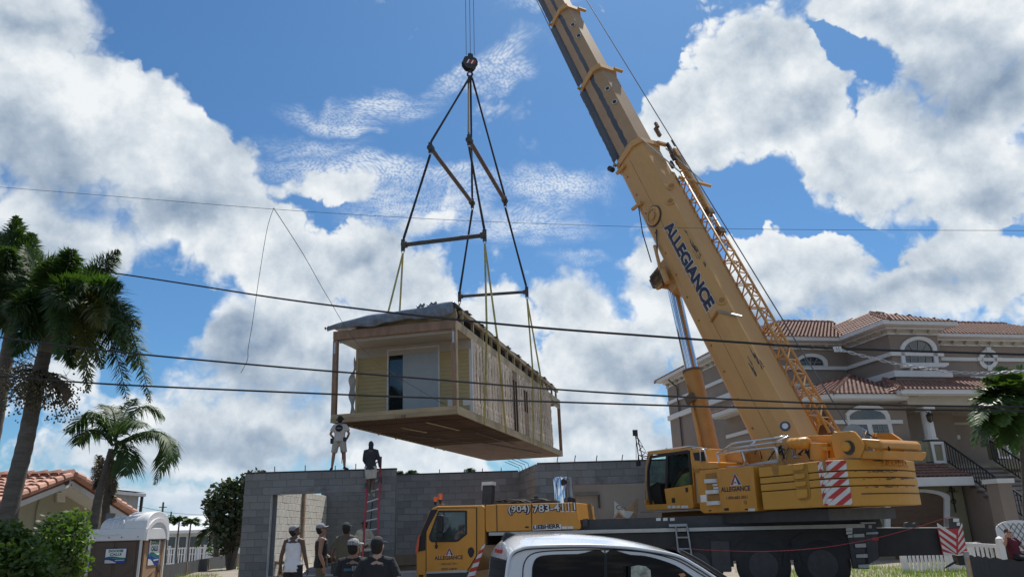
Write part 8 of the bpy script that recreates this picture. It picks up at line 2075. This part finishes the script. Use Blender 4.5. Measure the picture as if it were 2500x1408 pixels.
# ------------------------------------------------------------------ white pickup in the foreground
M_CAR = mat('car_white', (.76, .77, .79), .22, var=.02, coat=1.0, spec=.6); M_CARG = mat('car_glass', (.006, .008, .010), .03, var=.3, spec=.35)
_t0 = PY(1241, 1368, 8.25); TF = Frame((_t0.x, 8.25, 0), R(8.0))
tk = TF.empty('pickup_truck', 'white crew cab pickup truck with tinted windows parked in the foreground', 'pickup truck')
def tq(px, py, y=0.0): q = TF.py(px, py, y); return (q.x, q.z)
def smoothpts(pts, n=6):
    out = []; P = [Vector((a, b)) for a, b in pts]
    for i in range(len(P)-1):
        a, b, c, d = P[max(i-1, 0)], P[i], P[i+1], P[min(i+2, len(P)-1)]
        for k in range(n): f = k/n; out.append(tuple(.5*((2*b)+(c-a)*f+(2*a-5*b+4*c-d)*f*f+(3*b-a-3*c+d)*f**3)))
    out.append(tuple(P[-1])); return out
WID = 1.72
# outline of the roof rail seen from the side (near side)
rail_px = [(1232, 1470), (1235, 1415), (1240, 1372), (1249, 1347), (1268, 1335), (1300, 1329), (1403, 1326), (1480, 1328), (1555, 1334), (1647, 1350), (1700, 1377), (1742, 1404), (1800, 1442), (1850, 1474)]
prof = smoothpts([tq(*p) for p in rail_px], 6)
zf = min(p[1] for p in prof)-1.2
cr_ = [0.0, .35, .62, .82, .94, 1.0, .94, .82, .62, .35, 0.0]
rb_ = MB(); nq = len(cr_)
for (x, z) in prof:
    top = max(0, min(1, (z-(prof[0][1]+.25))/.35)); e = .125*top
    for j, c in enumerate(cr_):
        t = j/(nq-1); y = .14*(1-c*.0)*0+WID*t; s = (c if c < 1 else 1)
        # tumblehome: ends narrower
        rb_.v.append((x+ (.0), .02+(WID-.04)*t, z+e*s))
for i in range(len(prof)-1):
    for j in range(nq-1): a = i*nq+j; rb_.f.append((a, a+nq, a+nq+1, a+1))
rf_ = rb_.build('roof', M_CAR, tk, smooth='auto')
for yy in (.45, .70, 1.0, 1.25):
    pts = [(x, yy, z+.118+.012) for (x, z) in prof if prof[0][1]+.62 < z+.0 and x > prof[0][0]+.35]
    if len(pts) > 3: MB().tube(pts, .012, 6).build('roof_crease', M_CAR, tk, smooth=True)
# body side below the rail: pillars, doors and windows on the near side
low = [(p[0], p[1]-.0) for p in prof]
def side(name, pts, y0, y1, mt, parent=tk, bv=0):
    o = MB().prism([tq(*p) for p in pts], lambda u, v, t: (u, t, v), y0, y1).build(name, mt, parent); 
    if bv: bevel(o, bv, 3, 20)
    return o
sidep = [(1234, 1470), (1237, 1416), (1242, 1375), (1252, 1350), (1270, 1339), (1302, 1333), (1403, 1330), (1480, 1332), (1555, 1338), (1645, 1354), (1697, 1381), (1740, 1408), (1798, 1446), (1850, 1479), (1850, 1700), (1234, 1700)]
sp2 = smoothpts([tq(*p) for p in sidep[:14]], 6)+[tq(1850, 1700), tq(1234, 1700)]
MB().prism(sp2, lambda u, v, t: (u, t, v), -.004, .06).build('body_side', M_CAR, tk); MB().prism(sp2, lambda u, v, t: (u, t, v), WID-.06, WID).build('body_side', M_CAR, tk)
MB().tube([(x, -.012, z-.018) for x, z in smoothpts([tq(*p) for p in rail_px], 6)], .018, 8).build('roof_moulding', M_CAR, tk, smooth=True)
MB().tube([(x, -.020, z-.040) for x, z in smoothpts([tq(*p) for p in rail_px], 6)], .005, 5).build('drip_seam', M_BLACK, tk)
def door_outline(pts, mt=None):
    return smoothpts([tq(*p) for p in pts], 5)
seam = MB()
for pts in ([(1275, 1470), (1276, 1408), (1279, 1376), (1294, 1354), (1327, 1345), (1400, 1342), (1476, 1341), (1530, 1343), (1586, 1349), (1650, 1366), (1700, 1394), (1760, 1432)], [(1476, 1341), (1477, 1351)]):
    seam.tube([(x, -.006, z) for x, z in smoothpts([tq(*p) for p in pts], 5)], .006, 5)
seam.build('door_gap', M_BLACK, tk)
wp1 = [(1297, 1480), (1298, 1408), (1301, 1376), (1313, 1359), (1342, 1353), (1410, 1351), (1476, 1350), (1477, 1480)]
wp2 = [(1479, 1480), (1478, 1350), (1540, 1353), (1586, 1358), (1647, 1378), (1692, 1407), (1770, 1462), (1790, 1480)]
for nm, wp_ in (('rear_window', wp1), ('front_window', wp2)):
    a = smoothpts([tq(*p) for p in wp_], 4)
    w_ = MB().prism(a, lambda u, v, t: (u, t, v), -.010, .01).build(nm, M_BLACK, tk)
    cx = sum(p[0] for p in a)/len(a); cz = sum(p[1] for p in a)/len(a)
    MB().prism([(cx+(p[0]-cx)*.965, cz+(p[1]-cz)*.95) for p in a], lambda u, v, t: (u, t, v), -.0125, -.0105).build('pane', M_CARG, w_)
side('window_post', [(1474, 1352), (1481, 1352), (1483, 1480), (1475, 1480)], -.0135, .0, M_BLACK)
# rear glass and its frame (facing the camera's left)
q0, q1 = tq(1243, 1362), tq(1233, 1475)
rg = MB(); 
rg.add([(q0[0]-.020, .10, q0[1]-.02), (q0[0]-.020, WID-.10, q0[1]-.02), (q1[0]-.015, WID-.06, q1[1]), (q1[0]-.015, .06, q1[1])], [(0, 1, 2, 3)]); rgo = rg.build('rear_glass', M_CARG, tk)
MB().box(q0[0]-.02, q0[0]+.06, .55, 1.15, q0[1]+.035, q0[1]+.075).build('brake_lamp', mat('lamp_red', (.35, .02, .02), .2), tk)

# windscreen, dashboard line, wiper cover
ws_ = [tq(1655, 1354), tq(1850, 1474)]
MB().add([(ws_[0][0], .14, ws_[0][1]+.06), (ws_[0][0], WID-.14, ws_[0][1]+.06), (ws_[1][0]+.05, WID-.05, ws_[1][1]), (ws_[1][0]+.05, .05, ws_[1][1])], [(0, 1, 2, 3)]).build('windscreen', M_CARG, tk)
pts = [(x+.025, .06, z+.03) for x, z in smoothpts([tq(*p) for p in ((1660, 1352), (1705, 1376), (1748, 1403), (1850, 1468))], 5)]
MB().tube(pts, .022, 8).build('pillar_seal', M_BLACK, tk)
# shark fin aerial
f0 = TF.py(1228, 1317, .80); f1 = TF.py(1284, 1310, .80); f2 = TF.py(1236, 1294, .80)
L_ = f1.x-f0.x; fz = f2.z-f0.z
fm = MB(); nfn = 10
for i in range(nfn+1):
    t = i/nfn; x = f0.x+L_*t; hh = fz*(1.0 if t < .18 else max(0.02, 1-((t-.18)/.82)**1.3)); hh *= min(1, .55+t*4); ww = .045*(1-.8*t)+.006
    for (a, b) in ((-ww, -.02), (-ww*.75, hh*.6), (-.006, hh), (.006, hh), (ww*.75, hh*.6), (ww, -.02)): fm.v.append((x-.02*(1-t)*0, f0.y+a, f0.z-.01+b))
for i in range(nfn):
    for j in range(5): a = i*6+j; fm.f.append((a, a+6, a+7, a+1))
fm.f.append(tuple(range(6))); fm.build('aerial_fin', M_BLACK, tk, smooth='auto')
# inside: mirror seen through the glass, hood and bed outside the frame
mz = tq(1540, 1395, -.02); 
mr_ = MB().prism([tq(*p) for p in [(1530, 1381), (1548, 1377), (1566, 1380), (1577, 1389), (1578, 1410), (1530, 1412)]], lambda u, v, t: (u, t, v), -.16, -.05).build('door_mirror', mat('mirror_glass', (.35, .42, .42), .15, 1.0, var=.6, vscale=14), tk)
MB().prism([tq(*p) for p in [(1655, 1400), (1668, 1397), (1674, 1404), (1662, 1408)]], lambda u, v, t: (u, t, v), -.016, -.0127).build('sticker', mat('sticker_orange', (.55, .25, .12), .5), tk)
b0 = tq(1234, 1500); b1 = tq(1850, 1480)
zb_ = -.28-TF.o.z
o = MB().box(b0[0]-1.75, b0[0]-.05, .0, WID, b0[1]-.55, b0[1]-.14).build('bed', M_CAR, tk); bevel(o, .04)
o = MB().box(b1[0]-.1, b1[0]+1.35, .05, WID-.05, b0[1]-.60, b1[1]-.12).build('bonnet', M_CAR, tk); bevel(o, .08)
o = MB().box(b0[0]-.04, b1[0], .04, WID-.04, zb_+.35, b1[1]-.35).build('cabin', M_BLACK, tk)
wz = zb_+.40; wm0 = None
for x in (b0[0]-.85, b1[0]+.45):
    for y in (.10, WID-.10):
        if wm0 is None:
            wm0 = MB().lathe([(.22, -.12), (.38, -.12), (.40, -.08), (.40, .08), (.38, .12), (.22, .12)], 24, axis='y').build('wheel', M_BLACK, tk, smooth='auto'); MB().lathe([(.23, -.11), (.15, -.07), (0, -.08)], 16, axis='y').build('rim', M_STEEL, wm0, smooth='auto'); wm0.location = (x, y, wz)
        else:
            c = wm0.copy(); COL.objects.link(c); c.parent = tk; c.location = (x, y, wz)
            for ch in list(wm0.children): d = ch.copy(); COL.objects.link(d); d.parent = c

# ------------------------------------------------------------------ red ladder
M_LRED = mat('ladder_red', (.34, .03, .045), .5, var=.1)
lt, lbm = [PY(a, b, 22.42) for a, b in ((897, 1190), (928, 1145))], [PY(a, b, 21.7) for a, b in ((883, 1385), (918, 1385))]
la_ = empty('red_ladder', 'red fibreglass extension ladder leaning against the block wall', 'ladder', lbm[0]); q = Vector(la_.location)
L0, L1 = PY(886, 1350, 21.75)-q, PY(898, 1158, 22.5)-q; R0_, R1_ = PY(920, 1350, 21.75)-q, PY(929, 1142, 22.5)-q
dL, dR = (L1-L0), (R1_-R0_)
MB().bar(L0-dL*.35, L1, .05, .09).build('stile', M_LRED, la_); MB().bar(R0_-dR*.35, R1_+dR*.14, .05, .09).build('stile', M_LRED, la_)
for k in range(-4, 10):
    f = .04+k*.118; MB().tube([L0+dL*f, R0_+dR*f], .022, 8).build('rung', M_ALU, la_)
for p in (L0+dL*.86, R0_+dR*.86): MB().box(p.x-.05, p.x+.05, p.y-.07, p.y+.06, p.z-.10, p.z+.06).build('bracket', M_DARK, la_)

# ------------------------------------------------------------------ overhead cables, poles and loose lines
M_CAB = mat('cable_black', (.012, .012, .014), .6); M_CABT = mat('cable_thin', (.05, .055, .065), .6)
def cable(label, pts, r, mt=M_CAB, Y=None, name='overhead_cable', cat='cable', ext=True, group=None):
    P = [PY(x, y, Yv) for (x, y, Yv) in pts]; o0 = P[0].copy(); Q = []
    for i in range(len(P)-1):
        a, b, c, d = P[max(i-1, 0)], P[i], P[i+1], P[min(i+2, len(P)-1)]
        for k in range(8): f = k/8; Q.append(.5*((2*b)+(c-a)*f+(2*a-5*b+4*c-d)*f*f+(3*b-a-3*c+d)*f**3)-o0)
    Q.append(P[-1]-o0)
    if name == 'overhead_cable':
        Q = [Q[0]+(Q[0]-Q[3]).normalized()*25]+Q+[Q[-1]+(Q[-1]-Q[-4]).normalized()*25]
    o = MB().tube(Q, r, 6).build(name, mt); o.location = o0; return tag(o, label, cat, group)
Yc = 10.5
cable('thick cable from the left palms sloping down past the module to the right', [(170, 655, 18.2), (260, 664, 17.4), (480, 697, 15.4), (700, 731, 13.5), (1000, 768, 11.6), (1300, 798, Yc), (1560, 818, Yc), (1800, 835, Yc), (2040, 850, Yc), (2520, 866, Yc)], .017)
cable('upper of the two lower cables crossing the yellow siding', [(-40, 818, Yc), (200, 849, Yc), (400, 870, Yc), (700, 897, Yc), (1000, 921, Yc), (1400, 953, Yc), (1800, 975, Yc), (2100, 987, Yc), (2520, 993, Yc)], .013)
cable('lowest cable crossing just above the module floor', [(-40, 915, Yc), (200, 933, Yc), (400, 944, Yc), (700, 957, Yc), (1000, 969, Yc), (1400, 982, Yc), (1800, 994, Yc), (2100, 998, Yc), (2520, 1003, Yc)], .013)
cable('thin high wire running across the whole sky behind the slings', [(-60, 452, 12), (300, 481, 12), (700, 513, 12), (1100, 537, 12), (1500, 552, 12), (1900, 560, 12), (2520, 563, 12)], .0036, M_CABT)
cable('left loose line hanging from the high wire', [(668, 508, 12), (652, 560, 12), (632, 680, 12), (616, 790, 12), (606, 850, 12), (604, 878, 12), (588, 910, 12)], .0045, M_CABT, name='loose_line', cat='line', group=None)
cable('tag line slanting from the high wire to the module porch floor', [(668, 508, 12), (740, 620, 14), (800, 725, 16.5), (870, 835, 19.5), (950, 905, 22), (1030, 955, 23.5), (1105, 998, 24.0)], .0065, M_CABT, name='tag_line', cat='line')
# twisted service drop to the right
tw = []
for k in range(2):
    pts = []
    for i in range(70):
        t = i/69; px = 2040+480*t; py = 851+ (60*math.sin(min(1, t*1.15)*math.pi*.58))-18*max(0, t-.75)*4*max(0, t-.75); y_ = 10.4; p = PY(px, py, y_); a = t*60+k*math.pi
        pts.append(p+Vector((0, .016*math.cos(a), .016*math.sin(a))))
    d_e = pts[-1]-pts[-12]; pts += [pts[-1]+d_e*k_ for k_ in range(1, 14)]
    tw.append(pts)
sd_ = empty('service_drop', 'pale twisted service wire drooping across the stucco house', 'cable', tw[0][0]); q = Vector(sd_.location)
for pts in tw: MB().tube([p-q for p in pts], .008, 5).build('wire', mat('aluminium_wire', (.40, .41, .42), .5), sd_)
for px in (2036, 2042, 2049): MB().tube([PY(px, 846, 10.4)-q, PY(px+5, 858, 10.4)-q], .02, 6).build('connector', M_STICK, sd_)
# far utility poles
for (x, y0, Y, lab) in ((390, 1225, 75, 'far utility pole with a transformer above the white house'), (412, 1248, 95, 'farther utility pole with a cross arm right of the other pole')):
    b = PY(x-3, 1340, Y); b.z = -.3; t = empty('utility_pole', lab, 'utility pole', b); top = PY(x+4, y0, Y)-b
    MB().tube([(0, 0, 0), (0, 0, top.z)], [.12, .09], 8).build('pole', mat('pole_wood', (.10, .08, .065), .9), t)
    if Y < 80: MB().lathe([(.26, -.4), (.28, .35), (.1, .45)], 12, (.35, -.1, top.z-1.6)).build('transformer', M_STEEL, t)
    MB().box(-.35, .35, -.05, .05, top.z-.5, top.z-.42).build('cross_arm', mat('pole_wood', (.10, .08, .065), .9), t)
cable('faint far power line running right from the utility poles', [(392, 1246, 75), (430, 1252, 78), (500, 1256, 84), (600, 1258, 90)], .02, M_CABT)
# red barrier line along the crane and slack to the house
q_ = lambda px, py, y: CF.w(*CF.py(px, py, y))
M_TAPE = mat('barrier_red', (.33, .035, .04), .6)
pts = [(1688, 1339, 16.3), (1740, 1342, 16.2), (1850, 1345, 16.0), (1950, 1341, 15.9), (2040, 1331, 15.8), (2140, 1312, 15.6), (2215, 1292, 15.5), (2260, 1279, 15.6), (2310, 1263, 15.7), (2325, 1262, 15.8)]
cable('red barrier line strung along the dark crane carrier', pts, .007, M_TAPE, name='barrier_line', cat='barrier line')
# far derrick behind the right wing
de = empty('far_derrick', 'slim dark lattice derrick rising far behind the block wall', 'derrick', PY(1574, 1140, 60)); q = Vector(de.location)
d0, d1_ = PY(1577, 1128, 60)-q, PY(1553, 1060, 60)-q; w0 = .30
b = MB()
for sx in (-1, 1): b.bar(d0+Vector((sx*w0, 0, -3)), d1_+Vector((sx*.06, 0, 0)), .07)
for k in range(9):
    f0, f1 = k/9, (k+1)/9; s = 1 if k % 2 else -1; b.bar(d0.lerp(d1_, f0)+Vector((s*w0*(1-f0*.8), 0, 0)), d0.lerp(d1_, f1)+Vector((-s*w0*(1-f1*.8), 0, 0)), .05)
b.build('mast', M_BLACK, de); MB().box(d1_.x-.25, d1_.x+.12, -.1, .1, d1_.z-.1, d1_.z+.35).build('head', M_BLACK, de)
for p in ((1581, 1100), (1553, 1110)): MB().tube([d1_, PY(p[0], p[1]+10, 60)-q], .02, 4).build('stay', M_CABT, de)
